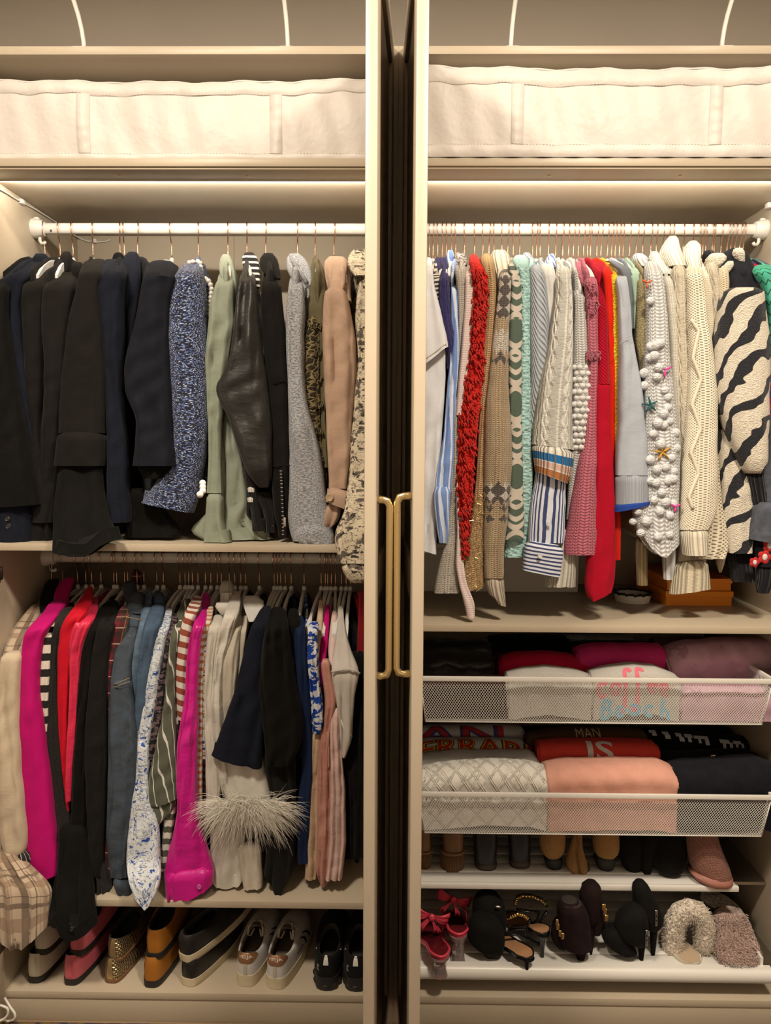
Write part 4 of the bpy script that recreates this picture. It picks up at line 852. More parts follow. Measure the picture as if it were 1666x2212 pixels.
piece(g, 'sleeve', CD, [(365, 258, 292), (480, 218, 268), (600, 194, 236), (900, 187, 224), (1200, 186, 220), (1450, 186, 220), (1645, 198, 218)], GING, Y=5.6, t=1.5, sh=35, Yt=14, fold=.15)
FLB = print_('blue_tan_floral', lin(210, 204, 190), [(1.2, .54, .9, lin(44, 62, 110), 3), (1.6, .60, .9, lin(150, 120, 76), 3)])
g = garment('blouse', 'narrow white blouse with blue and tan flowers left of the cream blouses', 'blouse', 'LL', 455, 450, 1700, FLB, 'white blouse with blue and tan flowers')
piece(g, 'sleeve', CD, [(425, 282, 306), (520, 242, 282), (650, 218, 256), (900, 216, 248), (1300, 218, 244)], FLB, Y=6, t=1.5, sh=30, Yt=13, fold=.15)
IV = fab('ivory_crepe', lin(214, 204, 184), .8, .04, .25, .1); IV2 = satin('ivory_satin', lin(216, 206, 186), .45); IV3 = fab('cream_cotton', lin(206, 192, 168), .85, .05, .3, .1)
g = garment('blouse', 'ivory blouse with high ruffled neck and pleated collar', 'blouse', 'LL', 469, 462, 1800, IV, 'ivory blouse with high ruffled neck')
piece(g, 'neck', CD, [(212, 335, 405), (240, 328, 412), (300, 332, 415), (350, 338, 405)], IV, Y=[(212, 24), (350, 17)], t=1.8, fold=.35, lam=1.2)
piece(g, 'bow', CD, [(345, 288, 395), (370, 295, 398), (400, 325, 390), (432, 345, 375)], IV, Y=12, t=1.4, fold=.3, lam=1.5)
piece(g, 'sleeve', CD, [(420, 285, 350), (480, 262, 340), (560, 248, 322), (700, 238, 292), (900, 233, 288), (1100, 234, 295), (1300, 244, 335), (1500, 246, 340), (1700, 248, 305)], IV, Y=5.4, t=2, sh=25, Yt=12, fold=.4, lam=2.2)
g = garment('blouse', 'ivory satin blouse with puffed shoulder behind the feather cuff', 'blouse', 'LL', 478, 478, 1800, IV2, 'ivory satin blouse')
piece(g, 'sleeve', CD, [(275, 402, 455), (340, 385, 452), (420, 352, 440), (520, 318, 412), (650, 298, 372), (800, 287, 350), (950, 276, 352), (1100, 276, 358), (1250, 300, 385), (1400, 318, 395), (1520, 345, 392)], IV2, Y=5, t=2.1, sh=50, Yt=20, fold=.5, lam=2.4)
g = garment('blouse', 'cream cotton blouse with rounded shoulder left of the navy bell-sleeve top', 'blouse', 'LL', 495, 490, 1800, IV3, 'cream cotton blouse')
piece(g, 'sleeve', CD, [(415, 432, 466), (520, 408, 455), (600, 372, 450), (640, 352, 448), (750, 344, 442), (900, 338, 425), (1100, 332, 420), (1280, 330, 420)], IV3, Y=5.8, t=2.1, sh=30, Yt=14, fold=.25, lam=3)
g = garment('blouse', 'cream blouse, narrow sleeve just left of the navy bell-sleeve top', 'blouse', 'LL', 507, 505, 1780, IV3, 'narrow cream blouse beside the navy top')
piece(g, 'sleeve', CD, [(425, 462, 496), (520, 448, 490), (620, 436, 478), (760, 436, 466), (900, 425, 450)], IV3, Y=6.4, t=1.6, sh=30, Yt=14, fold=.2)
# blouse with feather cuff
g = garment('blouse', 'white blouse with a fluffy ostrich-feather cuff', 'blouse', 'LL', 520, 530, 1880, IV, 'white blouse with feather cuff', th=2)
piece(g, 'sleeve', CD, [(1150, 360, 540), (1280, 342, 585), (1400, 346, 612), (1500, 368, 640), (1620, 372, 660)], IV, Y=5.2, t=2.6, fold=.4, lam=5)
piece(g, 'shirt_tail', CD, [(1700, 262, 480), (1850, 270, 478), (2030, 272, 466)], IV, Y=6, t=1.8, fold=.4, lam=4, hem=[(0, 0), (.2, 45), (.6, 60), (.9, 35), (1, 5)], hemlen=.2)
piece(g, 'sleeve', CD, [(1820, 430, 580), (1950, 450, 586), (2090, 472, 586, -12)], IV3, Y=5, t=1.5, fold=.4, lam=3)
FEATH = m_plain('ostrich_feather', lin(248, 236, 212), .75, .06, sc=30)
def feathers(g):
    rng = random.Random(4); mb = MB(); core = MB()
    def bez(p0, p1, p2, q): return tuple((1-q)**2*p0[j]+2*q*(1-q)*p1[j]+q*q*p2[j] for j in range(3))
    for i in range(1700):
        a = rng.uniform(0, 1)
        bx = 340+300*a+rng.uniform(-20, 20); by = 1600+(-25)*math.sin(a*3.1)+rng.uniform(-25, 45)   # root along the cuff line
        L = rng.uniform(70, 300); ang = math.radians(90+(0.5-a)*175+rng.gauss(0, 26))
        if rng.random() < .12: ang = math.radians(rng.uniform(-70, 250)); L *= .6
        ex = bx+math.cos(ang)*L*.85; ey = by+math.sin(ang)*L*.75+(L/300)**2*120*rng.random()
        Y0 = 2.6+rng.uniform(-.6, 1); Y1 = 1.2+rng.uniform(-3.2, 2.5)
        P0 = at(360+bx/2.836, 1180+by/2.836, Y0); P2 = at(360+ex/2.836, 1180+ey/2.836, Y1)
        P1 = (P0+P2)/2+np.array([rng.uniform(-1.5, 1.5), -rng.uniform(.3, 2.6), rng.uniform(.8, 4.5)])
        pts = [bez(P0, P1, P2, k/6) for k in range(7)]; r = rng.uniform(.025, .055)
        mb.tube(pts, [r*1.2, r*1.2, r*1.1, r, r*.8, r*.6, r*.25], 3, False)
    o = mb.build('feather_strands', FEATH, g, True); tag(o, 'wispy white feather strands', kind='stuff')
    piece(g, 'feather_band', CD, [(1560, 380, 630), (1600, 365, 665), (1650, 370, 665), (1690, 400, 630)], FEATH, Y=4, t=2.0, fold=.4, lam=1.2, hollow=0)
feathers(g)
CHI = fab('white_poplin', lin(216, 208, 192), .8, .03, .2, .1)
g = garment('top', 'navy top with wide bell sleeve and a big white collar', 'top', 'LL', 530, 545, 1700, NAVY, 'navy top with bell sleeve', th=2)
piece(g, 'collar', CD, [(305, 458, 560), (325, 462, 605), (350, 468, 618), (400, 482, 585), (440, 498, 555), (458, 505, 535)], CHI, label='big pointed white collar', Y=[(305, 17), (458, 9)], t=1.1, fold=.12, hollow=0)
piece(g, 'sleeve', CD, [(365, 590, 645), (420, 555, 640), (500, 515, 612), (600, 490, 600), (750, 452, 600), (900, 415, 600), (1100, 345, 598), (1270, 281, 582, 82)], NAVY, Y=2.6, t=2.6, sh=40, Yt=12, fold=.35, lam=6)
g = garment('blouse', 'black blouse with gathered elbow sleeve right of the navy bell sleeve', 'blouse', 'LL', 560, 610, 1760, BLK, 'black blouse with gathered sleeve', th=2)
piece(g, 'sleeve', CD, [(375, 640, 720), (430, 625, 740), (500, 608, 748), (700, 578, 775), (850, 566, 795), (1000, 585, 830), (1150, 600, 836), (1250, 604, 815), (1330, 620, 750)], BLK, Y=2.2, t=2.8, sh=40, Yt=13, fold=.4, lam=4)
g = garment('dress', 'long black dress with pointed hem hanging to the shelf', 'dress', 'LL', 592, 600, 1860, BLK2, 'long black dress with pointed hem', th=2.4)
piece(g, 'skirt', CD, [(700, 700, 800), (1300, 590, 790), (1500, 640, 790), (1800, 620, 790), (1980, 600, 775)], BLK2, Y=5, t=2.2, fold=.4, lam=4, hem=[(0, 20), (.25, 90), (.5, 185), (.7, 100), (1, 0)], hemlen=.15)
hanger(599, 'LL', 'white hanger with rose-gold hook holding a black top, fifth from the feather cuff'); hanger(606, 'LL', 'white hanger with rose-gold hook holding a black top behind the gathered black blouse')
g = garment('top', 'plain black top left of the royal blue dress', 'top', 'LL', 616, 640, 1780, BLK, 'plain black top beside the blue dress', th=2.4)
piece(g, 'sleeve', CD, [(380, 745, 800), (500, 740, 830), (700, 745, 830), (1000, 760, 830), (1250, 780, 835)], BLK, Y=6.5, t=2, sh=30, Yt=14, fold=.3)
ROY = fab('royal_navy_crepe', lin(14, 32, 62), .8, .06, .2, .1)
g = garment('dress', 'royal blue dress left of the blue floral top', 'dress', 'LL', 629, 655, 1850, ROY, 'royal blue dress', th=2)
piece(g, 'sleeve', CD, [(425, 800, 838), (550, 785, 860), (700, 780, 875), (900, 788, 884), (1100, 805, 892), (1330, 835, 896), (1600, 800, 882), (1930, 805, 872)], ROY, Y=5.4, t=2, sh=25, Yt=12, fold=.3, lam=3)
BFL = print_('cobalt_floral', lin(214, 212, 206), [(.62, .50, .95, lin(28, 66, 150), 2), (1.1, .68, .9, lin(220, 218, 212), 2)])
g = garment('blouse', 'white blouse with cobalt blue flowers and ruffled edge', 'blouse', 'LL', 657, 668, 1600, BFL, 'white blouse with cobalt flowers')
piece(g, 'sleeve', CD, [(462, 868, 938), (500, 862, 935), (560, 868, 920), (620, 860, 928), (800, 874, 934), (950, 884, 958), (1080, 890, 962), (1150, 898, 935)], BFL, Y=3.6, t=1.6, fold=.3, lam=1.5, sh=15, Yt=8)
BEI = satin('beige_satin', lin(196, 164, 128), .5)
g = garment('camisole', 'beige satin camisole dress right of the cobalt floral blouse', 'camisole', 'LL', 694, 682, 1880, BEI, 'beige satin camisole', th=1.4, span=14)
piece(g, 'strap', CD, [(330, 932, 958), (420, 925, 962), (520, 905, 955), (600, 898, 940), (650, 915, 938)], BEI, Y=[(330, 17), (650, 7)], t=.8, fold=.05, hollow=0)
piece(g, 'skirt', CD, [(1130, 890, 948), (1280, 890, 945), (1500, 880, 935), (1800, 856, 930), (2030, 848, 918)], BEI, Y=6, t=1.6, fold=.35, lam=2)
g = garment('top', 'small magenta sleeveless top between beige and pale pink tops', 'top', 'LL', 703, 690, 1500, MAG, 'small magenta sleeveless top', th=1.2, span=15)
piece(g, 'front', CD, [(357, 975, 1000), (450, 962, 998), (560, 948, 992), (640, 938, 982), (705, 934, 972)], MAG, Y=[(357, 17), (705, 6)], t=.9, fold=.1, hollow=0)
DUS = satin('dusty_rose_satin', lin(186, 128, 108), .5)
g = garment('dress', 'dusty rose satin dress with draped armhole', 'dress', 'LL', 708, 700, 1900, DUS, 'dusty rose satin dress', th=1.4, span=15)
piece(g, 'drape', CD, [(690, 944, 1000), (760, 948, 1004), (850, 962, 1030), (950, 975, 1045), (1050, 965, 1020), (1150, 958, 1000), (1350, 962, 1000)], DUS, Y=4.5, t=1.4, fold=.25, lam=1.8)
piece(g, 'skirt', CD, [(1100, 935, 1010), (1300, 928, 1012), (1500, 928, 1015), (1800, 918, 1005), (2000, 916, 1002), (2075, 945, 980)], DUS, Y=5.6, t=1.6, fold=.4, lam=2)
PPK = satin('pale_pink_satin', lin(212, 176, 160), .5)
g = garment('dress', 'pale pink satin dress left of the grey cowl top', 'dress', 'LL', 716, 712, 1870, PPK, 'pale pink satin dress', th=1.4, span=15)
piece(g, 'bodice', CD, [(392, 1016, 1046), (500, 1000, 1044), (650, 988, 1036), (725, 1000, 1032)], PPK, Y=[(392, 16), (725, 6)], t=1, fold=.1, hollow=0)
piece(g, 'skirt', CD, [(980, 1000, 1062), (1300, 1004, 1075), (1500, 1004, 1098), (1800, 998, 1102), (2028, 975, 1076)], PPK, Y=5, t=1.6, fold=.35, lam=2.2)
OYS = fab('oyster_crepe', lin(196, 184, 166), .75, .04, .2, .1)
g = garment('top', 'oyster grey draped top with pointed cowl side', 'top', 'LL', 725, 730, 1700, OYS, 'oyster grey draped top', th=1.4, span=15)
piece(g, 'drape', CD, [(362, 1052, 1082), (480, 1044, 1090), (600, 1030, 1118), (700, 1016, 1158), (768, 1006, 1188), (850, 1022, 1165), (950, 1040, 1150), (1080, 1058, 1138), (1180, 1062, 1136), (1290, 1072, 1098)], OYS, Y=[(362, 15), (768, 3), (1290, 5)], t=1.5, fold=.2, lam=2.6)
hem_ = [at(360+a/2.836, 1180+b/2.836, 1.4) for a, b in ((1010, 770), (1060, 758), (1110, 752), (1150, 760), (1185, 780))]; MB().tube([tuple(q) for q in hem_], .3, 8).build('rolled_edge', OYS, g, True)
hem_ = [at(360+a/2.836, 1180+b/2.836, 3.0) for a, b in ((1022, 830), (1050, 930), (1085, 1040), (1118, 1110), (1135, 1165), (1110, 1180), (1090, 1130), (1068, 1060))]; MB().tube([tuple(q) for q in hem_], .22, 8).build('rolled_edge', OYS, g, True)
for i, (hk, nr, nm, hm) in enumerate(((738, 748, 'left', 1850), (748, 760, 'middle', 1860), (757, 772, 'right', 1870))):
    g = garment('dress', 'plain black dress beside the left door, %s of three' % nm, 'dress', 'LL', hk, nr, hm, BLK, '%s one of three black dresses by the door' % nm, th=2.0, span=16)
    a = 1090+i*34; piece(g, 'skirt', CD, [(640, a+10, a+52), (900, a+5, a+58), (1300, a, a+55), (1900, a-10, a+55)], BLK, Y=8-i*.3, t=1.8, fold=.3, lam=2.4)
g = garment('dress', 'dark red dress showing a sliver beside the left door', 'dress', 'LL', 766, 783, 1740, RED, None, th=1.6, span=16)
piece(g, 'sleeve', CD, [(270, 1178, 1215), (600, 1168, 1215), (1000, 1158, 1215), (1400, 1172, 1215)], fab('dark_red_crepe', lin(120, 12, 22), .8), Y=8, t=1.4, fold=.15)
# ------------------------------------------------------------------ right rail: knitwear
RS = 40.0
def G(name, label, cat, hook, near, hem, mat, hl, **kw): return garment(name, label, cat, 'R', hook, near, hem, mat, hl, **kw)
WSH = fab('white_poplin_shirt', lin(226, 222, 216), .8, .03, .25, .1)
g = G('shirt', 'white short-sleeved shirt right beside the right door', 'shirt', 928, 925, 1190, WSH, 'white short-sleeved shirt', th=2)
piece(g, 'front', CE, [(700, 10, 162), (900, 10, 150), (1100, 10, 140), (1300, 8, 126), (1500, 5, 112), (1700, 0, 106), (1790, 0, 104, 30)], WSH, Y=7, t=2.2, fold=.4, lam=5)
piece(g, 'sleeve', CE, [(290, 20, 80), (340, 15, 85), (420, 10, 92), (520, 8, 115), (620, 8, 138), (700, 8, 158), (745, 8, 166)], WSH, Y=4.5, t=2.4, sh=25, fold=.35, lam=5, hem=[(0, 110), (.4, 70), (.8, 20), (1, 0)], hemlen=.3)
sh_ = [at(900+a/2.405, 440+b/2.405, 2.0) for a, b in ((40, 812), (90, 775), (140, 735), (163, 722))]; MB().tube([tuple(q) for q in sh_], .12, 6).build('hem_stitching', m_thread, g, True)
NCR = rib('navy_cream_ridge', lin(40, 40, 58), .5, .2, colfn=None)
NST = stripes('navy_cream_fine_stripe', lin(50, 48, 62), lin(214, 200, 172), 1.0, .5, 'y', -.3, .9)
g = G('sweater', 'navy and cream striped knit, small cap sleeve beside the white shirt', 'sweater', 946, 938, 900, NST, 'navy and cream striped knit', th=1.4)
piece(g, 'sleeve', CE, [(345, 78, 112), (400, 82, 125), (470, 85, 128), (515, 92, 122)], NST, Y=7, t=1.6, fold=.1, sh=15, Yt=12)
PUR = cabled('purple_cable_knit', lin(66, 60, 104), 1.7)
g = G('sweater', 'purple-navy cable knit sweater with ribbed neck', 'sweater', 965, 955, 800, PUR, 'purple cable knit sweater', th=1.5)
piece(g, 'neck', CE, [(285, 90, 150), (310, 82, 162), (345, 95, 166), (380, 118, 168)], rib('purple_rib', lin(62, 56, 98), .45, .2), Y=[(285, 20), (380, 12)], t=1.6, fold=.05, hollow=0)
piece(g, 'sleeve', CE, [(360, 118, 168), (450, 118, 172), (550, 118, 178), (640, 125, 190), (700, 130, 210), (760, 152, 206), (860, 158, 196)], PUR, Y=6, t=1.9, sh=15, Yt=12, fold=.15, lam=3)
BST = stripes('blue_white_stripe', lin(118, 146, 196), lin(214, 220, 228), 1.25, .62, 'x', .05, .75)
g = G('shirt', 'light blue shirt with white stripes and rolled cuff', 'shirt', 985, 975, 1150, BST, 'light blue striped shirt', th=1.4)
piece(g, 'collar', CE, [(243, 160, 192), (280, 150, 195), (330, 158, 196)], BST, Y=22, t=1.1, fold=.1, hollow=0)
piece(g, 'sleeve', CE, [(410, 178, 206), (550, 180, 216), (700, 184, 220), (850, 170, 216), (1000, 155, 206), (1200, 140, 196), (1400, 102, 190), (1500, 90, 180)], BST, Y=5.2, t=1.8, fold=.3, lam=2.5, sh=20, Yt=12)
piece(g, 'cuff', CE, [(1470, 92, 178), (1560, 84, 172), (1640, 95, 170), (1700, 106, 172), (1762, 118, 160)], BST, Y=4.6, t=2, fold=.4, lam=2)
SPK = boucle('speckled_cream_knit', lin(206, 196, 176), lin(228, 222, 206), 2.4, .2)
SPK2 = knit('speckled_multi', lin(212, 202, 184), .6, .45, .2, colfn=lambda t: t.mix(t.ss(t.noise(.9, 3, .7), .60, .66), t.mix(t.noise(1.2, 2), lin(214, 204, 186), lin(192, 178, 156)), lin(120, 120, 128)))
g = G('cardigan', 'cream speckled cardigan with flared hem, left of the pale pink rib knit', 'cardigan', 1004, 990, 1180, SPK2, 'cream speckled cardigan', th=1.5)
piece(g, 'neck', CE, [(258, 198, 250), (285, 188, 264), (325, 194, 262)], boucle('speckled_collar', lin(200, 190, 176), lin(88, 80, 74), 1.6, .2), Y=21, t=1.5, fold=.1, hollow=0)
piece(g, 'sleeve', CE, [(315, 195, 258), (420, 208, 260), (600, 218, 254), (800, 213, 240), (950, 203, 232)], SPK2, Y=6, t=1.6, sh=20, fold=.12)
piece(g, 'front', CE, [(1000, 190, 215), (1300, 178, 212), (1600, 170, 212), (1750, 152, 210), (1850, 124, 214), (1960, 96, 222), (2020, 90, 224)], SPK2, Y=5.5, t=1.9, fold=.3, lam=2)
PPR = rib('pale_pink_rib', lin(226, 204, 192), .38, .12, .8, diag=.0)
PPR = stripes('pale_pink_ridges', lin(230, 208, 196), lin(206, 180, 168), .55, .6, 'y', 0, .95)
g = G('sweater', 'pale pink ribbed knit with long trailing tie, left of the red shaggy cardigan', 'sweater', 1026, 1010, 1180, PPR, 'pale pink ribbed knit', th=1.4)
piece(g, 'sleeve', CE, [(322, 252, 298), (420, 253, 304), (550, 249, 298), (700, 238, 288), (900, 218, 272), (1100, 203, 250)], PPR, Y=5.2, t=1.7, sh=20, fold=.1, lam=4)
piece(g, 'tie', CE, [(1090, 203, 236), (1300, 203, 230), (1500, 205, 228), (1700, 210, 236), (1880, 203, 246), (1980, 222, 262), (2080, 250, 304), (2150, 262, 302)], PPR, Y=[(1090, 5.6), (2150, 3)], t=1.2, fold=.2)
REDK = boucle('red_yarn', lin(196, 18, 14), lin(232, 44, 30), 1.6, .5)
g = G('cardigan', 'red shaggy loop-knit cardigan', 'cardigan', 1044, 1030, 1100, REDK, 'red shaggy cardigan', th=1.8)
REDROWS = [(262, 275, 310), (300, 272, 325), (340, 285, 352), (400, 298, 372), (550, 290, 366), (750, 278, 352), (900, 258, 346), (1100, 224, 324), (1300, 214, 304), (1500, 212, 292), (1700, 228, 275), (1860, 242, 264)]
piece(g, 'sleeve', CE, REDROWS, REDK, Y=5, t=2, sh=30, fold=.2, lam=3)
mb = MB(); rg = random.Random(8)
for i in range(620):                                         # yarn loops
    yy = rg.uniform(300, 1830); xl = np.interp(yy, [r[0] for r in REDROWS], [r[1] for r in REDROWS]); xr = np.interp(yy, [r[0] for r in REDROWS], [r[2] for r in REDROWS])
    f = rg.uniform(-.02, 1.02); a = xl+(xr-xl)*f; dpt = 5-2.1*math.sqrt(max(.05, 1-(2*f-1)**2))+(14 if yy < 340 else 0)*(340-yy)/60*.6
    p0 = at(900+a/2.405, 440+yy/2.405, dpt); dx = rg.uniform(-.5, .5); ln = rg.uniform(.8, 1.7)
    mb.tube([tuple(p0), (p0[0]+dx*.5-.15, p0[1]-.55, p0[2]-ln*.35), (p0[0]+dx, p0[1]-.6, p0[2]-ln), (p0[0]+dx*.7+.3, p0[1]-.15, p0[2]-ln*.7)], [.1, .2, .22, .12], 5, False)
tag(mb.build('yarn_loops', REDK, g, True), 'thick red yarn loops', kind='stuff')
def m_gold():
    t = NT('gold_tinsel_knit'); n = t.noise(4.5, 2, .7); sp = t.ss(n, .66, .70); h = stitch(t, .6, .5)
    t.put('Base Color', t.mix(sp, t.mix(t.ss(h, .1, .7), lin(150, 116, 74), lin(208, 172, 124)), lin(255, 220, 150))).put('Roughness', t.ss(sp, 0, 1)*-.55+.9).put('Metallic', sp*.9).bump(h+n*.8, .28, 1.0); return t.m
GOLDK = m_gold()
g = G('cardigan', 'gold tinsel fuzzy cardigan between the red shaggy and the fair isle knit', 'cardigan', 1068, 1050, 1150, GOLDK, 'gold tinsel cardigan', th=1.5)
piece(g, 'sleeve', CE, [(260, 330, 392), (300, 330, 402), (360, 352, 408), (450, 366, 414), (600, 360, 412), (800, 345, 405), (1000, 328, 385), (1200, 323, 370), (1450, 308, 360), (1650, 278, 352), (1850, 246, 350), (2000, 242, 354)], GOLDK, Y=5.4, t=1.9, sh=30, fold=.2, lam=2.6, hem=[(0, 20), (.5, 0), (1, -20)])
mb = MB(); rg = random.Random(3)
for i in range(420):
    yy = rg.uniform(1500, 2000); f = rg.uniform(-.06, 1.06); xl = np.interp(yy, [1450, 1650, 1850, 2000], [308, 278, 246, 242]); xr = np.interp(yy, [1450, 2000], [360, 354]); a = xl+(xr-xl)*f
    p0 = at(900+a/2.405, 440+yy/2.405, 5.4-1.9*math.sqrt(max(.02, 1-(2*f-1)**2))); mb.tube([tuple(p0), (p0[0]+rg.uniform(-.5, .5), p0[1]-.35, p0[2]+rg.uniform(-.4, .3)), (p0[0]+rg.uniform(-.9, .9), p0[1]-.5, p0[2]-rg.uniform(.1, .9))], [.05, .04, .02], 3, False)
tag(mb.build('tinsel', m_plain('gold_tinsel', (.86, .62, .28), .25, .1, .9), g), 'loose gold tinsel threads', kind='stuff')
CRM = lin(232, 216, 186)
g = G('sweater', 'cream turtleneck with a fan-ribbed folded collar behind the fair isle knit', 'sweater', 1085, 1075, 1100, rib('cream_fan_rib', CRM, .6, .2), 'cream turtleneck with fan-ribbed collar', th=1.4)
piece(g, 'neck', CE, [(246, 385, 470), (262, 374, 482), (300, 380, 487), (335, 400, 486), (380, 415, 482)], rib('cream_neck_rib', CRM, .8, .35), Y=[(246, 20), (380, 10)], t=2.0, fold=.05, hollow=0)
def m_fair():
    t = NT('fair_isle_knit'); h = stitch(t, .62, .5); v = t.y*-1; n = t.noise(1.5, 2); dz = ((t.x*1.05).tri()*1.6)
    def ring(c, w): return (v+dz*.9+n*.8).band(c, w)
    base = t.mix(t.noise(2.2, 3, .7), lin(196, 170, 134), lin(172, 146, 110)); wht = lin(220, 208, 188); gry = lin(96, 86, 78)
    spk = t.ss((t.x*.42).tri()+(v*.36).tri()+t.noise(1.6, 2)*.7, 1.22, 1.3); k = base
    k = t.mix(ring(4.0, 4.6)*spk, k, gry); k = t.mix(ring(10.5, 1.6), k, wht); k = t.mix(ring(16.5, 4.8), k, t.mix(spk, wht, gry)); k = t.mix(ring(20.2, 1.5)*spk, k, gry); k = t.mix(ring(27.0, 2.4)*t.ss(t.noise(2.6, 2), .38, .46), k, wht); k = t.mix(ring(31.0, 1.0)*spk, k, gry)
    k = t.mix(ring(63.0, 2.2), k, t.mix(spk, wht, gry)); k = t.mix(ring(68.0, 2.0), k, t.mix(spk, gry, base))
    mul = t.mix(t.ss(h, .1, .75), (.5, .5, .5), (1, 1, 1)); mm = t.nt.nodes.new('ShaderNodeMix'); mm.data_type = 'RGBA'; mm.blend_type = 'MULTIPLY'; mm.inputs[0].default_value = 1
    t.nt.links.new(k.k, mm.inputs[6]); t.nt.links.new(mul.k, mm.inputs[7])
    t.put('Base Color', X(t.nt, mm.outputs[2])).put('Roughness', .95).put('Sheen Weight', .3).bump(h+t.noise(7, 2)*.4, .25, 1.0); return t.m
FAIR = m_fair()
g = G('sweater', 'beige fair isle sweater with charcoal and white snowflake bands', 'sweater', 1110, 1092, 1150, FAIR, 'beige fair isle sweater', th=1.8)
piece(g, 'sleeve', CE, [(335, 440, 482), (380, 428, 490), (450, 424, 490), (600, 405, 482), (800, 388, 475), (1000, 364, 478), (1150, 354, 492), (1400, 349, 492), (1600, 349, 478), (1780, 344, 455), (1940, 350, 452)], FAIR, Y=4.2, t=2.3, sh=20, Yt=14, fold=.22, lam=4)
piece(g, 'cuff', CE, [(1930, 352, 452), (1990, 362, 455), (2080, 400, 464)], rib('oat_rib', lin(206, 190, 164), .5, .25), Y=4.2, t=2.0, fold=.1, hem=[(0, -40), (.4, 0), (1, 10)])
def m_geo():
    t = NT('green_geometric_jacquard'); v = t.y*-1; u = t.x*.5; tr = (v*.115).tri(); d = (u.ab()+0)*.55
    a = ((tr-d*.6-.12).ab()) < .16; b = ((v*.34+d).fr()) < .42
    k = t.mix(a.mx(b*((v*.062).fr() > .45)), lin(84, 98, 82), lin(206, 192, 172)); t.put('Base Color', k).put('Roughness', .9).bump(stitch(t, .35, .3), .08, .6); return t.m
GEO = m_geo()
g = G('sweater', 'sage green geometric jacquard knit with cream lozenges', 'sweater', 1124, 1110, 1160, GEO, 'green geometric knit', th=1.5)
piece(g, 'sleeve', CE, [(285, 472, 505), (340, 480, 525), (420, 490, 544), (550, 482, 546), (700, 474, 546), (900, 476, 546), (1200, 486, 546), (1500, 478, 552), (1745, 458, 558)], GEO, Y=4.8, t=1.8, sh=25, fold=.15, lam=4, hem=[(0, 0), (1, -10)])
MINT = boucle('mint_boucle', lin(150, 190, 176), lin(192, 222, 210), 1.5, .45)
g = G('cardigan', 'mint green boucle cardigan', 'cardigan', 1152, 1140, 1180, MINT, 'mint green boucle cardigan', th=2)
piece(g, 'sleeve', CE, [(268, 498, 572), (310, 500, 582), (380, 530, 588), (500, 542, 592), (800, 538, 592), (1100, 533, 592), (1400, 528, 604), (1600, 530, 590), (1720, 545, 586)], MINT, Y=5.6, t=2, sh=28, fold=.15, lam=3)
piece(g, 'hem', CE, [(1700, 462, 580), (1790, 452, 580), (1832, 450, 575)], MINT, Y=7, t=2.2, fold=.3, lam=3)
GBL = rib('pale_grey_blue_rib', lin(186, 190, 190), .55, .22, .72, diag=.35)
g = G('sweater', 'pale grey-blue wide-rib sweater right of the mint cardigan', 'sweater', 1168, 1165, 1000, GBL, 'pale grey-blue ribbed sweater', th=2)
piece(g, 'neck', CE, [(256, 552, 585), (280, 542, 605), (330, 548, 625)], GBL, Y=22, t=1.4, fold=.05, hollow=0)
piece(g, 'sleeve', CE, [(318, 590, 640), (350, 584, 662), (450, 588, 676), (650, 588, 692), (800, 588, 696), (950, 588, 672), (1150, 584, 634), (1320, 588, 618)], GBL, Y=5.6, t=2.2, sh=20, Yt=14, fold=.2, lam=4)
WPL = fab('soft_white_knit', lin(228, 222, 210), .95, .03, .3, .2)
g = G('sweater', 'plain soft white sweater just left of the cream cable sweater', 'sweater', 1186, 1190, 900, WPL, 'plain soft white sweater', th=1.8)
piece(g, 'sleeve', CE, [(315, 640, 700), (370, 652, 720), (450, 665, 730), (600, 676, 738), (740, 688, 735)], WPL, Y=5.8, t=2, sh=18, Yt=14, fold=.2, lam=3)
NVS = stripes('navy_white_shirt_stripe', lin(226, 226, 228), lin(62, 74, 112), .95, .56, 'x', 0, .75)
NVSV = stripes('navy_white_cuff_stripe', lin(226, 226, 228), lin(58, 68, 104), .95, .56, 'y', 0, .75)
g = G('sweater', 'cream cable sweater over a blue-striped shirt, with striped ribbed cuff', 'sweater', 1202, 1215, 1170, cabled('cream_cable_knit', lin(232, 226, 208), 2.4), 'cream cable sweater with striped cuff', th=2)
CABL = cabled('cream_cable_sleeve', lin(232, 226, 208), 2.9, depth=.45)
piece(g, 'collar', CE, [(262, 690, 715), (300, 665, 725), (335, 655, 728)], stripes('blue_stripe_collar', lin(226, 226, 228), lin(92, 118, 168), .9, .55, 'x', .6), label='blue and white striped shirt collar', Y=21, t=1.0, fold=.1, hollow=0)
piece(g, 'sleeve', CE, [(325, 735, 790), (370, 724, 802), (450, 726, 808), (600, 704, 810), (750, 678, 812), (900, 648, 808), (1050, 624, 804), (1200, 604, 806), (1250, 600, 816, 30)], CABL, Y=3.4, t=2.8, sh=25, Yt=16, fold=.2, lam=4)
def m_cuff():
    t = NT('striped_rib_cuff'); v = t.y*-1; u = t.x/.8; hh = 1-u.tri()
    k = t.mix(v.band(3.2, .95), lin(232, 224, 204), lin(30, 112, 168)); k = t.mix(v.band(5.1, .7), k, lin(222, 180, 160)); k = t.mix(v.band(6.9, .8), k, lin(186, 116, 62))
    t.put('Base Color', t.mix(t.ss(hh, 0, .35), lin(120, 108, 92), k)).put('Roughness', .95).bump(t.ss(hh, 0, .8), .35, 1.0); return t.m
piece(g, 'ribbed_cuff', CE, [(1236, 600, 816, 38), (1300, 606, 812, 45), (1350, 612, 800, 58), (1392, 618, 780, 62)], m_cuff(), label='ribbed cuff with blue, pink and ochre stripes', Y=3.2, t=3.0, fold=.08)
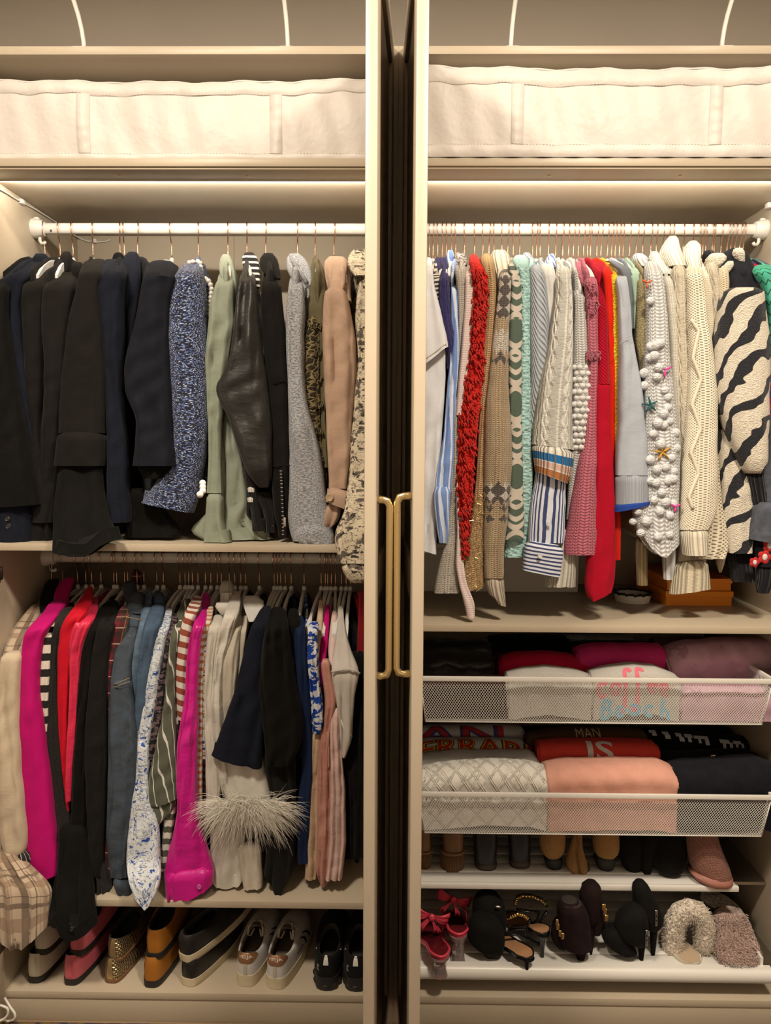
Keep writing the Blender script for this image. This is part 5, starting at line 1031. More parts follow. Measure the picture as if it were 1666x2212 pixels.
piece(g, 'shirt_sleeve', CE, [(1360, 628, 772), (1450, 612, 776), (1550, 592, 772), (1650, 584, 768), (1760, 578, 764)], NVS, label='blue and white striped shirt sleeve', Y=4.2, t=2.2, fold=.35, lam=3)
c = piece(g, 'shirt_cuff', CE, [(1745, 566, 764, 30), (1830, 558, 754, 30), (1900, 552, 742, 38)], NVSV, label='buttoned striped shirt cuff', Y=3.6, t=2.2, fold=.15, lam=5)
SHB = m_plain('shell_button', lin(226, 220, 208), .3)
button(c, 690, 1662, 1.4, .5, SHB, cr=CE); button(c, 642, 1830, .9, .55, SHB, cr=CE)
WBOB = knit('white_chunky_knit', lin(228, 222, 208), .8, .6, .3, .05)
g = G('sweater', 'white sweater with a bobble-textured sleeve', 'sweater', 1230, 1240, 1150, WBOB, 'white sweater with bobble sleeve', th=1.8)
piece(g, 'shoulder', CE, [(325, 775, 828), (370, 795, 845), (430, 812, 858), (500, 820, 872)], rib('white_shoulder_rib', lin(228, 222, 208), .5, .2), Y=[(325, 18), (500, 6)], t=1.8, fold=.1, hollow=0)
piece(g, 'sleeve', CE, [(470, 818, 872), (600, 816, 880), (840, 808, 894), (1000, 806, 894), (1150, 804, 888), (1280, 800, 866), (1450, 790, 840), (1640, 778, 806)], WBOB, Y=5, t=2.1, fold=.12, lam=4)
rg = random.Random(12)
for i in range(14):
    for k in range(3):
        yy = 850+i*32; a = 820+k*28+(14 if i % 2 else 0)-(i > 10)*6
        if a > 892: continue
        q = at(900+a/2.405, 440+yy/2.405, 3.0+.5*abs(k-1)); MB().sphere(q, .78, 8, 6, (1.05, .9, .85)).build('bobble', WPL, g, True)
piece(g, 'hem', CE, [(1690, 735, 822), (1800, 702, 822), (1900, 682, 822), (1985, 664, 824)], rib('white_hem_rib', lin(222, 212, 190), .6, .3), Y=6, t=2.2, fold=.25, lam=4)
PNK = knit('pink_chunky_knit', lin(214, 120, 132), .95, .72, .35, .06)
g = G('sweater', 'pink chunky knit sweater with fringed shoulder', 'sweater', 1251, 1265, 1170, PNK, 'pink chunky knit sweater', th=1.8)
piece(g, 'neck', CE, [(305, 820, 870), (330, 808, 890), (380, 830, 905), (430, 865, 910)], PNK, Y=[(305, 21), (430, 9)], t=1.8, fold=.1, hollow=0)
piece(g, 'sleeve', CE, [(380, 868, 932), (450, 876, 942), (600, 882, 940), (770, 884, 944), (900, 888, 940), (1100, 880, 936), (1250, 860, 934), (1400, 822, 930), (1600, 790, 934), (1750, 768, 942), (1820, 764, 945)], PNK, Y=4.2, t=2.2, sh=18, Yt=12, fold=.15, lam=4)
mb = MB()
for i in range(70):
    yy = rg.choice([rg.uniform(400, 560), rg.uniform(765, 800)]); f = rg.uniform(.1, 1.05); a = 876+66*f; q = at(900+a/2.405, 440+yy/2.405, 2.4+1.2*abs(f-.5)); mb.tube([tuple(q), (q[0]+rg.uniform(-.3, .5), q[1]-.5, q[2]-.2), (q[0]+rg.uniform(-.3, .6), q[1]-.5, q[2]-.9)], [.2, .22, .1], 5, False)
tag(mb.build('fringe', PNK, g, True), kind='stuff')
CRI = rib('crimson_rib', lin(176, 4, 34), .42, .14, .72, diag=.5)
CRIP = fab('crimson_knit', lin(176, 4, 34), .92, .06, .3, .1)
g = G('sweater', 'crimson sweater with ribbed shoulder, its cuff hanging lowest of the reds', 'sweater', 1262, 1290, 1180, CRIP, 'crimson sweater', th=1.8)
piece(g, 'shoulder', CF, [(305, 40, 92), (350, 48, 116), (500, 60, 122), (700, 60, 126), (940, 62, 136)], CRI, Y=[(305, 18), (400, 7), (940, 4.6)], t=2, fold=.1, hollow=0)
piece(g, 'sleeve', CF, [(925, 62, 134), (1200, 58, 138), (1500, 52, 160), (1700, 34, 164), (1850, 16, 164), (1950, 10, 160), (2010, 18, 140)], CRIP, Y=4.4, t=2.2, fold=.2, lam=4, hem=[(0, 10), (.2, 50), (.5, 30), (1, 0)], hemlen=.2)
ORR = fab('orange_red_knit', lin(222, 34, 16), .9, .06, .3, .1)
g = G('sweater', 'orange-red sweater between the crimson and yellow knits', 'sweater', 1277, 1316, 1190, ORR, 'orange-red sweater', th=1.6)
piece(g, 'neck', CF, [(294, 30, 100), (318, 15, 108), (345, 60, 118)], ORR, Y=22, t=1.4, fold=.1, hollow=0)
piece(g, 'sleeve', CF, [(325, 100, 140), (450, 112, 152), (700, 124, 162), (1000, 134, 166), (1400, 132, 165), (1640, 148, 196), (1850, 160, 192)], ORR, Y=5.8, t=1.7, sh=15, Yt=13, fold=.2)
YEL = boucle('yellow_textured_knit', lin(206, 168, 20), lin(240, 212, 60), 2.4, .35)
g = G('sweater', 'yellow textured knit sweater', 'sweater', 1291, 1326, 1000, YEL, 'yellow textured sweater', th=1.4)
piece(g, 'sleeve', CF, [(345, 135, 172), (400, 142, 182), (500, 147, 190), (800, 149, 194), (1100, 158, 190), (1300, 162, 188)], YEL, Y=6, t=1.6, sh=18, Yt=13, fold=.1)
GSW = fab('grey_marl_sweat', lin(176, 178, 180), .95, .05, .35, .15)
g = G('sweatshirt', 'light grey sweatshirt with a royal blue cuff edge', 'sweatshirt', 1314, 1345, 1080, GSW, 'light grey sweatshirt', th=1.8)
piece(g, 'sleeve', CF, [(352, 168, 212), (400, 172, 226), (480, 180, 238), (690, 186, 252), (900, 188, 292), (1100, 184, 314), (1250, 178, 328), (1410, 168, 338)], GSW, Y=3.6, t=2.6, sh=20, Yt=14, fold=.25, lam=5)
c = piece(g, 'cuff', CF, [(1400, 170, 338), (1480, 166, 338), (1560, 164, 340, -12)], rib('grey_cuff_rib', lin(168, 170, 172), .35, .12, .82), Y=3.4, t=2.7, fold=.08)
piece(c, 'edge', CF, [(1555, 158, 342, -15), (1600, 156, 340, -40)], fab('royal_blue_trim', lin(36, 66, 140), .9), label='royal blue cuff edge', Y=3.3, t=2.8, fold=0, hollow=1)
sm_ = [at(1260+a/2.404, 440+b/2.404, .9) for a, b in ((188, 735), (200, 715), (225, 695), (248, 686))]; MB().tube([tuple(q) for q in sm_], .1, 6).build('seam', GSW, g, True)
SLT = fab('slate_grey_knit', lin(120, 124, 126), .95, .05, .3)
g = G('sweater', 'slate grey sweater behind the light grey sweatshirt', 'sweater', 1331, 1360, 1000, SLT, 'slate grey sweater', th=1.5)
piece(g, 'sleeve', CF, [(300, 100, 140), (325, 185, 246), (380, 200, 254), (500, 222, 262), (650, 240, 264)], SLT, Y=7, t=1.7, sh=15, Yt=14, fold=.1)
SGN = fab('sage_mint_knit', lin(164, 188, 160), .95, .05, .3)
g = G('sweater', 'soft sage knit, thin strip left of the olive heather knit', 'sweater', 1348, 1370, 1000, SGN, 'soft sage knit', th=1.4)
piece(g, 'sleeve', CF, [(335, 232, 282), (400, 248, 290), (480, 256, 292), (650, 258, 292)], SGN, Y=6.6, t=1.6, sh=15, Yt=14, fold=.1)
OLH = boucle('olive_heather', lin(120, 106, 72), lin(160, 146, 106), 3.2, .15)
g = G('sweater', 'olive heather sweater left of the white pompom cardigan', 'sweater', 1362, 1385, 1150, OLH, 'olive heather sweater', th=1.5)
piece(g, 'sleeve', CF, [(362, 280, 325), (430, 278, 334), (600, 272, 338), (725, 264, 336), (830, 286, 336), (940, 288, 332)], OLH, Y=5.8, t=1.8, sh=15, Yt=13, fold=.12)
piece(g, 'cuff', CF, [(1720, 276, 330), (1850, 276, 332), (1980, 282, 332)], rib('olive_rib', lin(140, 118, 80), .5, .2), Y=8, t=1.6, fold=.1)
# pompom cardigan
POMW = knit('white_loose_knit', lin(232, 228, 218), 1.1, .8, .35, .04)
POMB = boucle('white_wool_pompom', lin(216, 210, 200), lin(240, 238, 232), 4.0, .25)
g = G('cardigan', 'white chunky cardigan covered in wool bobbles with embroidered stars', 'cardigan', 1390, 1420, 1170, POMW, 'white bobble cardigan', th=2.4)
PR = [(300, 320, 370), (350, 318, 404), (450, 328, 418), (650, 328, 434), (800, 318, 446), (900, 312, 460), (1100, 312, 482), (1300, 318, 500), (1500, 308, 494), (1600, 250, 492), (1680, 262, 492), (1760, 280, 492)]
piece(g, 'neck', CF, [(262, 262, 310), (285, 245, 330), (330, 270, 370)], rib('white_neck_rib', lin(232, 228, 218), .7, .3), Y=20, t=1.6, fold=.1, hollow=0)
piece(g, 'sleeve', CF, PR, POMW, Y=3.6, t=2.6, sh=25, Yt=14, fold=.2, lam=4, hem=[(0, -60), (.3, 30), (.6, 80), (1, 0)], hemlen=.15)
rg = random.Random(21)
for (a, b) in ((350, 505), (375, 735), (400, 725), (352, 740), (345, 800), (370, 790), (318, 880), (395, 850), (318, 945), (385, 900), (425, 970), (440, 1005), (420, 1090), (440, 1060), (390, 1140), (420, 1150), (365, 1195), (450, 1130), (475, 1190), (350, 1330), (480, 1270), (385, 1380), (430, 1370), (470, 1390), (380, 1450), (440, 1440), (465, 1430), (410, 1500), (370, 1540), (430, 1550), (260, 1650), (330, 1650), (400, 1600), (450, 1620), (300, 1710), (390, 1730), (450, 1720), (285, 1600), (465, 1560), (350, 1440), (405, 1250), (460, 1320)):
    xl = np.interp(b, [r[0] for r in PR], [r[1] for r in PR]); xr = np.interp(b, [r[0] for r in PR], [r[2] for r in PR]); f = (a-xl)/(xr-xl); f = min(1, max(0, f))
    q = at(1260+a/2.404, 440+b/2.404, 3.4-2.6*math.sqrt(max(.03, 1-(2*f-1)**2))); MB().sphere(q, rg.uniform(.95, 1.3), 10, 7, (1.05, .9, .95)).build('bobble', POMB, g, True)
def star(a, b, c, n=4, ln=1.9):
    q = at(1260+a/2.404, 440+b/2.404, .75); mb = MB(); m = m_plain('embroidery_%d_%d' % (a, b), c, .9)
    for k in range(n): th = math.pi*k/n*2+.5; mb.tube([(q[0], q[1]-.15, q[2]), (q[0]+ln*.5*math.cos(th), q[1]-.25, q[2]+ln*.5*math.sin(th)), (q[0]+ln*math.cos(th), q[1]+.05, q[2]+ln*math.sin(th))], [.25, .42, .2], 6, True, .6)
    mb.build('embroidered_star', m, g, True)
star(347, 1045, lin(24, 92, 96), 5); star(410, 1290, lin(206, 150, 48), 5, 2.2); star(425, 865, lin(228, 70, 150), 3); star(478, 1575, lin(228, 70, 150), 3, 1.4); star(332, 412, lin(226, 110, 60), 3, 1.3)
piece(g, 'cuff', CF, [(1640, 400, 470), (1800, 412, 478), (1950, 420, 474)], rib('white_soft_rib', lin(226, 222, 214), .9, .3), Y=7, t=1.6, fold=.1)
IVR = knit('ivory_fine_knit', lin(234, 224, 200), .4, .35, .12, .04)
g = G('sweater', 'ivory fine knit, slim sleeve right of the bobble cardigan', 'sweater', 1408, 1435, 1100, IVR, 'ivory fine knit', th=1.5)
piece(g, 'sleeve', CF, [(365, 408, 452), (430, 415, 468), (520, 425, 480), (700, 440, 494), (900, 452, 500), (1250, 478, 510), (1500, 482, 505)], IVR, Y=5.2, t=1.8, sh=15, Yt=13, fold=.1)
g = G('sweater', 'beige knit, small folded piece behind the cream turtlenecks', 'sweater', 1420, 1446, 1000, IVR, 'beige knit behind the turtlenecks', th=1.4)
piece(g, 'neck', CF, [(250, 348, 385), (275, 340, 398), (320, 350, 440), (370, 400, 455)], rib('ivory_neck_rib', lin(234, 224, 200), .5, .2), Y=[(250, 20), (370, 10)], t=1.5, fold=.05, hollow=0)
CRB = rib('cream_rib', lin(240, 226, 196), .55, .25)
CABS = cabled('cream_thick_cable', lin(236, 220, 188), 1.9, depth=.5)
g = G('sweater', 'cream turtleneck sweater with the tallest ribbed neck', 'sweater', 1457, 1460, 1150, CRB, 'cream tall turtleneck', th=1.8)
piece(g, 'neck', CF, [(170, 445, 488), (200, 425, 492), (240, 398, 496), (290, 400, 520), (330, 440, 530)], CRB, Y=[(170, 22), (330, 12)], t=2.4, fold=.08, hollow=0)
piece(g, 'sleeve', CF, [(320, 462, 526), (400, 470, 532), (600, 474, 536), (660, 482, 538), (800, 488, 545), (1000, 496, 550), (1300, 506, 550), (1560, 505, 545)], CABS, Y=4.8, t=2, sh=15, Yt=11, fold=.12)
PTL = pointelle('cream_pointelle', lin(238, 224, 194), 1.15, .3, .35)
CRF = fab('cream_fine_knit', lin(236, 222, 192), .95, .04, .3, .1)
g = G('sweater', 'cream pointelle sweater with a zigzag down its long sleeve', 'sweater', 1478, 1500, 1190, CRF, 'cream pointelle zigzag sweater', th=1.8)
piece(g, 'neck', CF, [(196, 550, 590), (220, 530, 606), (255, 505, 612), (300, 512, 600), (340, 540, 610)], CRB, Y=[(196, 22), (340, 12)], t=1.8, fold=.08, hollow=0)
piece(g, 'sleeve', CF, [(325, 532, 605), (400, 534, 622), (600, 540, 642), (800, 545, 672), (1000, 538, 692), (1200, 524, 692), (1400, 508, 692), (1600, 500, 690), (1690, 494, 645)], PTL, Y=3.4, t=2.6, sh=20, Yt=12, fold=.15, lam=5)
zz = [(560, 600), (600, 660), (570, 800), (612, 910), (566, 1040), (610, 1170), (560, 1290), (600, 1400), (550, 1520), (575, 1600)]
pts = []
for i in range(len(zz)-1):
    for k in range(5): q = k/5; a = zz[i][0]*(1-q)+zz[i+1][0]*q; b = zz[i][1]*(1-q)+zz[i+1][1]*q; pts.append(tuple(at(1260+a/2.404, 440+b/2.404, .85)))
MB().tube(pts, .42, 8).build('zigzag_cord', CRF, g, True)
piece(g, 'cuff', CF, [(1680, 496, 642), (1760, 505, 642), (1822, 518, 640)], CRB, Y=3.2, t=2.5, fold=.1)
NET = pointelle('cream_open_net', lin(232, 216, 184), .8, .4, .3)
g = G('cardigan', 'cream open-net cardigan with ruffled edge under the zigzag sleeve', 'cardigan', 1498, 1520, 1180, NET, 'cream open-net cardigan', th=1.6)
piece(g, 'sleeve', CF, [(1300, 640, 700), (1550, 645, 715), (1700, 630, 742), (1790, 600, 750), (1840, 560, 735)], NET, Y=5.5, t=2, fold=.4, lam=2)
OAT = fab('oat_jersey', lin(216, 198, 168), .9, .05, .3)
g = G('sweater', 'cream sweater with a wide ribbed hem band hanging lowest beside the orange boxes', 'sweater', 1516, 1490, 1230, OAT, 'cream sweater with wide ribbed hem', th=1.5)
piece(g, 'front', CF, [(1680, 494, 592), (1780, 494, 610), (1875, 482, 640)], OAT, Y=7.5, t=2, fold=.15, hollow=0)
piece(g, 'ribbed_hem', CF, [(1860, 480, 638, -15), (1950, 464, 652, -15), (2025, 450, 658, -30)], rib('oat_hem_rib', lin(222, 206, 172), 1.0, .4, .5), Y=6, t=2.2, fold=.2, lam=4)
IRB = stripes('ivory_ridge', lin(236, 222, 192), lin(206, 188, 156), .5, .6, 'y', 0, .95)
g = G('sweater', 'ivory ridge-knit sweater right of the zigzag sleeve', 'sweater', 1521, 1530, 1000, IRB, 'ivory ridge-knit sweater', th=1.5)
piece(g, 'sleeve', CF, [(330, 592, 640), (380, 608, 652), (450, 620, 664), (700, 640, 682), (780, 650, 678)], IRB, Y=5.4, t=1.7, sh=15, Yt=13, fold=.1)
g = G('sweater', 'cream thick cable knit left of the zebra cardigan', 'sweater', 1527, 1545, 1000, CABS, 'cream thick cable knit', th=1.6)
piece(g, 'sleeve', CF, [(310, 630, 690), (370, 650, 708), (450, 660, 724), (600, 668, 722), (660, 672, 710)], CABS, Y=5.6, t=1.9, sh=15, Yt=13, fold=.1)
BNET = pointelle('beige_open_knit', lin(222, 200, 164), 1.4, .35, .4)
g = G('sweater', 'beige open-knit sweater tucked under the zebra collar', 'sweater', 1541, 1560, 1000, BNET, 'beige open-knit sweater', th=1.4)
piece(g, 'sleeve', CF, [(335, 690, 745), (400, 700, 758), (470, 702, 752), (600, 680, 722)], BNET, Y=5.0, t=1.7, sh=12, Yt=12, fold=.1)
BGK = rib('beige_fine_rib', lin(196, 174, 146), .4, .15)
g = G('sweater', 'beige fine knit with a tongue-shaped sleeve end above the orange boxes', 'sweater', 1545, 1565, 1180, BGK, 'beige fine knit with tongue-shaped cuff', th=1.2)
piece(g, 'cuff', CF, [(1700, 690, 745), (1820, 686, 742), (1880, 694, 728), (1915, 706, 718)], BGK, Y=8, t=1.6, fold=.1)
# zebra cardigan
ZC = lin(212, 196, 168)
def m_zebra():
    t = NT('navy_cream_zebra'); n = t.noise(.11, 2, .5, t.xyz(t.x*1.0, t.y*1.0, 1.7)); u = (t.y*-.12+t.x*.13+n*2.3); f = t.ss((u.fr()-.5).ab(), .185, .2)
    h = t.vor(5.0); t.put('Base Color', t.mix(f, (.010, .011, .018), t.mix(t.noise(3, 2), ZC, lin(232, 220, 196)))).put('Roughness', .95).put('Sheen Weight', .2).bump((1-h)*.6+t.ss(f, 0, 1)*1.4, .32, 1.0); return t.m
ZEB = m_zebra(); NVK = fab('navy_plush', (.011, .012, .018), .95, .2, .5, .1); NVR = rib('navy_rib', (.011, .011, .016), .6, .3)
g = G('cardigan', 'navy and cream zebra-pattern plush cardigan', 'cardigan', 1560, 1600, 1190, NVK, 'zebra-pattern cardigan', th=2.4)
piece(g, 'collar', CF, [(245, 628, 668), (265, 612, 690), (310, 620, 710), (350, 655, 730)], NVR, Y=22, t=1.5, fold=.1, hollow=0)
piece(g, 'shoulder', CF, [(236, 760, 828), (270, 700, 850), (310, 690, 872), (380, 735, 895), (470, 722, 925)], NVK, Y=[(236, 20), (470, 6)], t=2.4, fold=.15, hollow=0)
for rows, yy in (([(262, 650, 735), (300, 640, 745), (335, 650, 715)], 17), ([(300, 750, 785), (340, 715, 775), (375, 705, 740)], 12), ([(234, 780, 830), (262, 762, 838), (285, 800, 835), (320, 822, 838)], 15)):
    piece(g, 'cream_patch', CF, rows, boucle('cream_plush_%d' % yy, ZC, lin(232, 220, 196), 3, .3), Y=yy-1.6, t=1.9, fold=.1, hollow=0)
piece(g, 'sleeve', CF, [(440, 722, 925), (520, 708, 935), (600, 692, 945), (750, 670, 966), (900, 678, 962), (1050, 694, 958), (1150, 724, 955), (1250, 765, 950), (1350, 815, 942), (1400, 840, 925)], ZEB, Y=3.0, t=3.0, fold=.2, lam=6)
piece(g, 'cuff', CF, [(1360, 832, 925), (1450, 858, 932), (1560, 880, 948)], NVR, Y=4, t=2, fold=.15)
piece(g, 'front', CF, [(1050, 690, 760), (1200, 694, 810), (1400, 700, 866), (1600, 714, 884), (1720, 725, 880), (1810, 745, 870)], ZEB, Y=6, t=2.2, fold=.3, lam=4)
piece(g, 'hem', CF, [(1690, 730, 885), (1800, 745, 880), (1880, 765, 870), (1960, 775, 895)], NVR, Y=8, t=2, fold=.2)
hanger(1573, 'R', 'white hanger with rose-gold hook, left of the pair crossing behind the zebra shoulder'); hanger(1581, 'R', 'white hanger with rose-gold hook, right of the pair crossing behind the zebra shoulder')
RBP = print_('red_blue_pattern', lin(170, 24, 34), [(.9, .52, .9, lin(40, 48, 110), 2), (1.5, .60, .9, lin(20, 22, 34), 2)])
g = G('sweater', 'red and blue patterned knit right of the zebra cardigan', 'sweater', 1590, 1648, 1150, RBP, 'red and blue patterned knit', th=1.6)
piece(g, 'sleeve', CF, [(352, 886, 918), (450, 922, 950), (650, 948, 985), (900, 955, 1000), (1200, 945, 1000), (1500, 935, 1000)], RBP, Y=6.4, t=1.8, sh=15, Yt=12, fold=.1)
def m_scallop():
    t = NT('green_scallop_knit'); f = ((t.x*.55).tri()*.5+t.y*.42).fr(); k = t.mix(f.band(.5, .09), lin(70, 168, 132), lin(22, 74, 62)); t.put('Base Color', k).put('Roughness', .9).bump(f.band(.5, .12), .12, .6); return t.m
GRN = m_scallop()
g = G('sweater', 'jade green scallop-pattern knit at the right end of the rail', 'sweater', 1600, 1668, 900, GRN, 'jade green scallop knit', th=1.8)
piece(g, 'sleeve', CF, [(322, 880, 970), (350, 885, 1010), (420, 930, 1030), (560, 955, 1040), (800, 962, 1040)], GRN, Y=5.4, t=2.2, sh=15, Yt=13, fold=.15)
ROSEK = print_('navy_red_roses', (.011, .012, .02), [(.5, .62, .9, lin(186, 30, 34), 1), (.9, .72, .9, lin(214, 196, 180), 1)])
g = G('sweater', 'navy sweater with red roses on its cuff, low at the right wall', 'sweater', 1608, 1655, 1240, NVK, 'navy sweater with red roses', th=1.8)
piece(g, 'sleeve', CF, [(1640, 905, 1000), (1760, 885, 1000), (1880, 895, 1000)], NVK, Y=5, t=2.2, fold=.15)
for (a, b, r) in ((942, 1835, 1.35), (890, 1862, 1.0), (965, 1775, 1.2)):
    q = at(1260+a/2.404, 440+b/2.404, 2.7); fl = MB()
    for k in range(5): th = k*1.2566; fl.sphere((q[0]+r*.7*math.cos(th), q[1], q[2]+r*.7*math.sin(th)), r*.62, 8, 5, (1, .35, 1))
    o = fl.build('rose', m_plain('rose_red', lin(190, 34, 36), .9), g, True); MB().sphere((q[0], q[1]-.25, q[2]), r*.5, 8, 5, (1, .4, 1.3)).build('rose_centre', m_plain('rose_cream', lin(220, 204, 190), .9), o, True)
piece(g, 'cuff', CF, [(1870, 896, 1000), (1950, 902, 990), (2020, 905, 960)], NVR, Y=5, t=1.9, fold=.2)
JEAN = denim('grey_denim', lin(52, 54, 62), lin(86, 88, 96))
g = G('jacket', 'grey denim jacket cuff at the right picture edge', 'jacket', 1615, 1675, 1170, JEAN, None, th=1.6)
piece(g, 'sleeve', CF, [(1100, 955, 1030), (1350, 935, 1030), (1560, 890, 1020)], JEAN, Y=5.2, t=2, fold=.2)
piece(g, 'cuff', CF, [(1545, 888, 1020, 10), (1640, 872, 1020, 20), (1740, 858, 1020, 30)], JEAN, Y=3.6, t=2.2, fold=.2)
# more hangers seen above the sweaters
for px, w in ((936, 'right after the white shirt'), (956, 'just left of the purple knit'), (976, 'just right of the purple knit'), (1057, 'between the red shaggy and gold cardigans'), (1098, 'just left of the fair isle sweater'), (1160, 'just right of the mint cardigan'), (1217, 'right of the cream cable sweater'), (1240, 'just left of the pink knit'), (1271, 'between the crimson and orange-red sweaters'), (1300, 'right of the yellow sweater'), (1323, 'just right of the grey sweatshirt'), (1340, 'between the slate and sage knits'), (1376, 'between the olive knit and bobble cardigan'), (1433, 'second left of the tall turtleneck'), (1444, 'just left of the tall turtleneck')):
    hanger(px, 'R', 'white hanger with hidden garment on the sweater rail, '+w, 'hangers of hidden sweaters')
# ------------------------------------------------------------------ things lying on the right shelf
Zs = SH_MID_R+.02
ORG = m_plain('orange_cardboard', lin(255, 146, 22), .55, .03); 
def lidbox(pxl, pxr, Yf, z0, h, d, label):
    L = at(pxl, 1288, Yf); R_ = at(pxr, 1288, Yf); t = thing('gift_box', label, 'box', ((L[0]+R_[0])/2, Yf+d/2, z0), 'orange boxes on the right shelf')
    MB().box(L[0]+.3, R_[0]-.3, Yf+.25, Yf+d-.25, z0, z0+h-.4, .08).build('base', ORG, t); MB().box(L[0], R_[0], Yf, Yf+d, z0+h*.62, z0+h, .08).build('lid', ORG, t)
    return h
zb = at(1500, 1288, 24)[2]
lidbox(1438, 1585, 24, Zs, 4.1, 26, 'flat orange lidded box lying on the right shelf'); lidbox(1440, 1582, 24.6, Zs+4.12, 3.4, 24, 'thinner orange lidded box stacked on the other orange box')
# white lidded bin behind the sweaters
WB = m_plain('white_bin', (.72, .69, .65), .5)
t = thing('storage_bin', 'low white box standing at the back of the right shelf behind the sweaters', 'storage box', (25, 48, Zs))
L = at(905, 1259, 42); R_ = at(1250, 1259, 42); MB().box(L[0], R_[0], 42, 55, Zs, Zs+13, .4).build('body', WB, t, False); MB().box(L[0]-.4, R_[0]+.4, 41.6, 55.4, Zs+13, Zs+14.6, .4).build('lid', WB, t)
# little round basket with dark lining
t = thing('trinket_basket', 'small round white basket with dark lace rim on the right shelf', 'basket', tuple(at(1367, 1280, 28)*np.array([1, 1, 0])+np.array([0, 0, Zs])))
c = at(1367, 1275, 30); autosmooth(MB().lathe((c[0], 30, Zs), [(4.4, 0), (4.6, .1), (4.9, 1.6), (5.0, 2.3), (4.5, 2.3), (4.2, .5), (.1, .5)], 40).build('bowl', WB, t), 30)
mb = MB()
for k in range(40): a = k*.157; mb.sphere((c[0]+4.9*math.cos(a), 30+4.9*math.sin(a), Zs+2.6+.2*math.sin(k*2.1)), .5, 6, 4, (1, 1, .7))
mb.build('lace_rim', m_plain('black_lace', (.015, .013, .013), .9), t, True)
# ------------------------------------------------------------------ mesh baskets
def zat(px, py, z):
    """point on the horizontal plane z seen at a pixel"""
    v = _f + _r2*((px-833)/FPX) - _u2*((py-1106)/FPX); return CAM + v*((z-CAM[2])/v[2])
def net(mb, P, nu, nv_len, width, skew=.72, r=.042):
    """strands of a diamond net over the bilinear patch P(u, v), u and v in 0..1; width and height in cm"""
    step = .66/width; k = skew*nv_len/width
    for sg in (1, -1):
        u0 = -k if sg > 0 else 0.0; end = 1.0 if sg > 0 else 1+k
        u = u0
        while u < end:
            a, b = u, u+sg*k; va, vb = 0.0, 1.0              # clip to 0..1
            lo, hi = 0.0, 1.0
            if b != a:
                t0, t1 = sorted(((0-a)/(b-a), (1-a)/(b-a))); lo, hi = max(lo, t0), min(hi, t1)
            if hi-lo > .01:
                p, q = np.array(P(a+(b-a)*lo, lo)), np.array(P(a+(b-a)*hi, hi)); d = (q-p)/np.linalg.norm(q-p)
                n = np.array(net.n); s_ = np.cross(d, n); s_ = s_/np.linalg.norm(s_)*r; n = n/np.linalg.norm(n)*r*(.9 if sg > 0 else .6)
                v = [p+s_-n, p-s_-n, p-s_+n, p+s_+n, q+s_-n, q-s_-n, q-s_+n, q+s_+n]
                mb.add(v, [(0, 1, 5, 4), (1, 2, 6, 5), (2, 3, 7, 6), (3, 0, 4, 7)])
            u += step
def basket(x0, x1, xb0, xb1, yf, zt, zb, label):
    t = thing('mesh_basket', label, 'basket', ((x0+x1)/2, yf+26, zb), 'white wire mesh baskets')
    yb = 54.0; tp = 1.2
    def q(a, b, c, d): return lambda u, v: tuple((np.array(a)*(1-u)+np.array(b)*u)*(1-v)+(np.array(c)*(1-u)+np.array(d)*u)*v)
    A, B, C_, D = (xb0, yf+tp, zb), (xb1, yf+tp, zb), (x0, yf, zt), (x1, yf, zt)
    E, F_, G_, H = (xb0, yb-tp, zb), (xb1, yb-tp, zb), (x0, yb, zt), (x1, yb, zt)
    for name, (a, b, c, d), w, h, n in (('front_mesh', (A, B, C_, D), x1-x0, zt-zb, (0, 1, 0)), ('side_mesh', (E, A, G_, C_), yb-yf, zt-zb, (1, 0, 0)), ('side_mesh', (B, F_, D, H), yb-yf, zt-zb, (1, 0, 0)), ('back_mesh', (F_, E, H, G_), x1-x0, zt-zb, (0, 1, 0)), ('bottom_mesh', (A, B, E, F_), x1-x0, yb-yf, (0, 0, 1))):
        mb = MB(); net.n = n; net(mb, q(a, b, c, d), 0, h, w); tag(mb.build(name, WHITEMETAL, t), kind='stuff')
    MB().tube([(xb0, yf+tp, zb), (xb1, yf+tp, zb), (xb1, yb-tp, zb), (xb0, yb-tp, zb), (xb0, yf+tp, zb)], .16, 6).build('bottom_wire', WHITEMETAL, t, True)
    for i, (p, r_) in enumerate((((xb0, yf+tp, zb), (x0, yf, zt)), ((xb1, yf+tp, zb), (x1, yf, zt)), ((xb0, yb-tp, zb), (x0, yb, zt)), ((xb1, yb-tp, zb), (x1, yb, zt)))): MB().tube([p, r_], .16, 6).build('corner_wire', WHITEMETAL, t, True)
    autosmooth(MB().box(x0-.3, x1+.3, yf-.5, yf+.15, zt-.55, zt+.65, .15).build('rim', WHITEMETAL, t)); autosmooth(MB().box(x0-.3, x1+.3, yb-.3, yb+.3, zt-.55, zt+.65, .15).build('rim', WHITEMETAL, t))
    for a, b in ((x0-.6, x0+.1), (x1-.1, x1+.6)): autosmooth(MB().box(a, b, yf, yb, zt-.55, zt+.65, .15).build('rim', WHITEMETAL, t))
    for a, b in ((ra+.05, x0-.65), (x1+.65, rb-.05)): MB().box(min(a, b), max(a, b), yf+2, yb, zt-1.2, zt-.2).build('runner', STEEL, t)
    return t
basket(6.2, 92.2, 7.7, 90.6, 2.0, 89.2, 77.9, 'upper white wire mesh basket under the right shelf, full of folded clothes')
basket(6.1, 93.3, 7.7, 91.8, 2.0, 59.9, 49.2, 'lower white wire mesh basket, full of folded clothes')
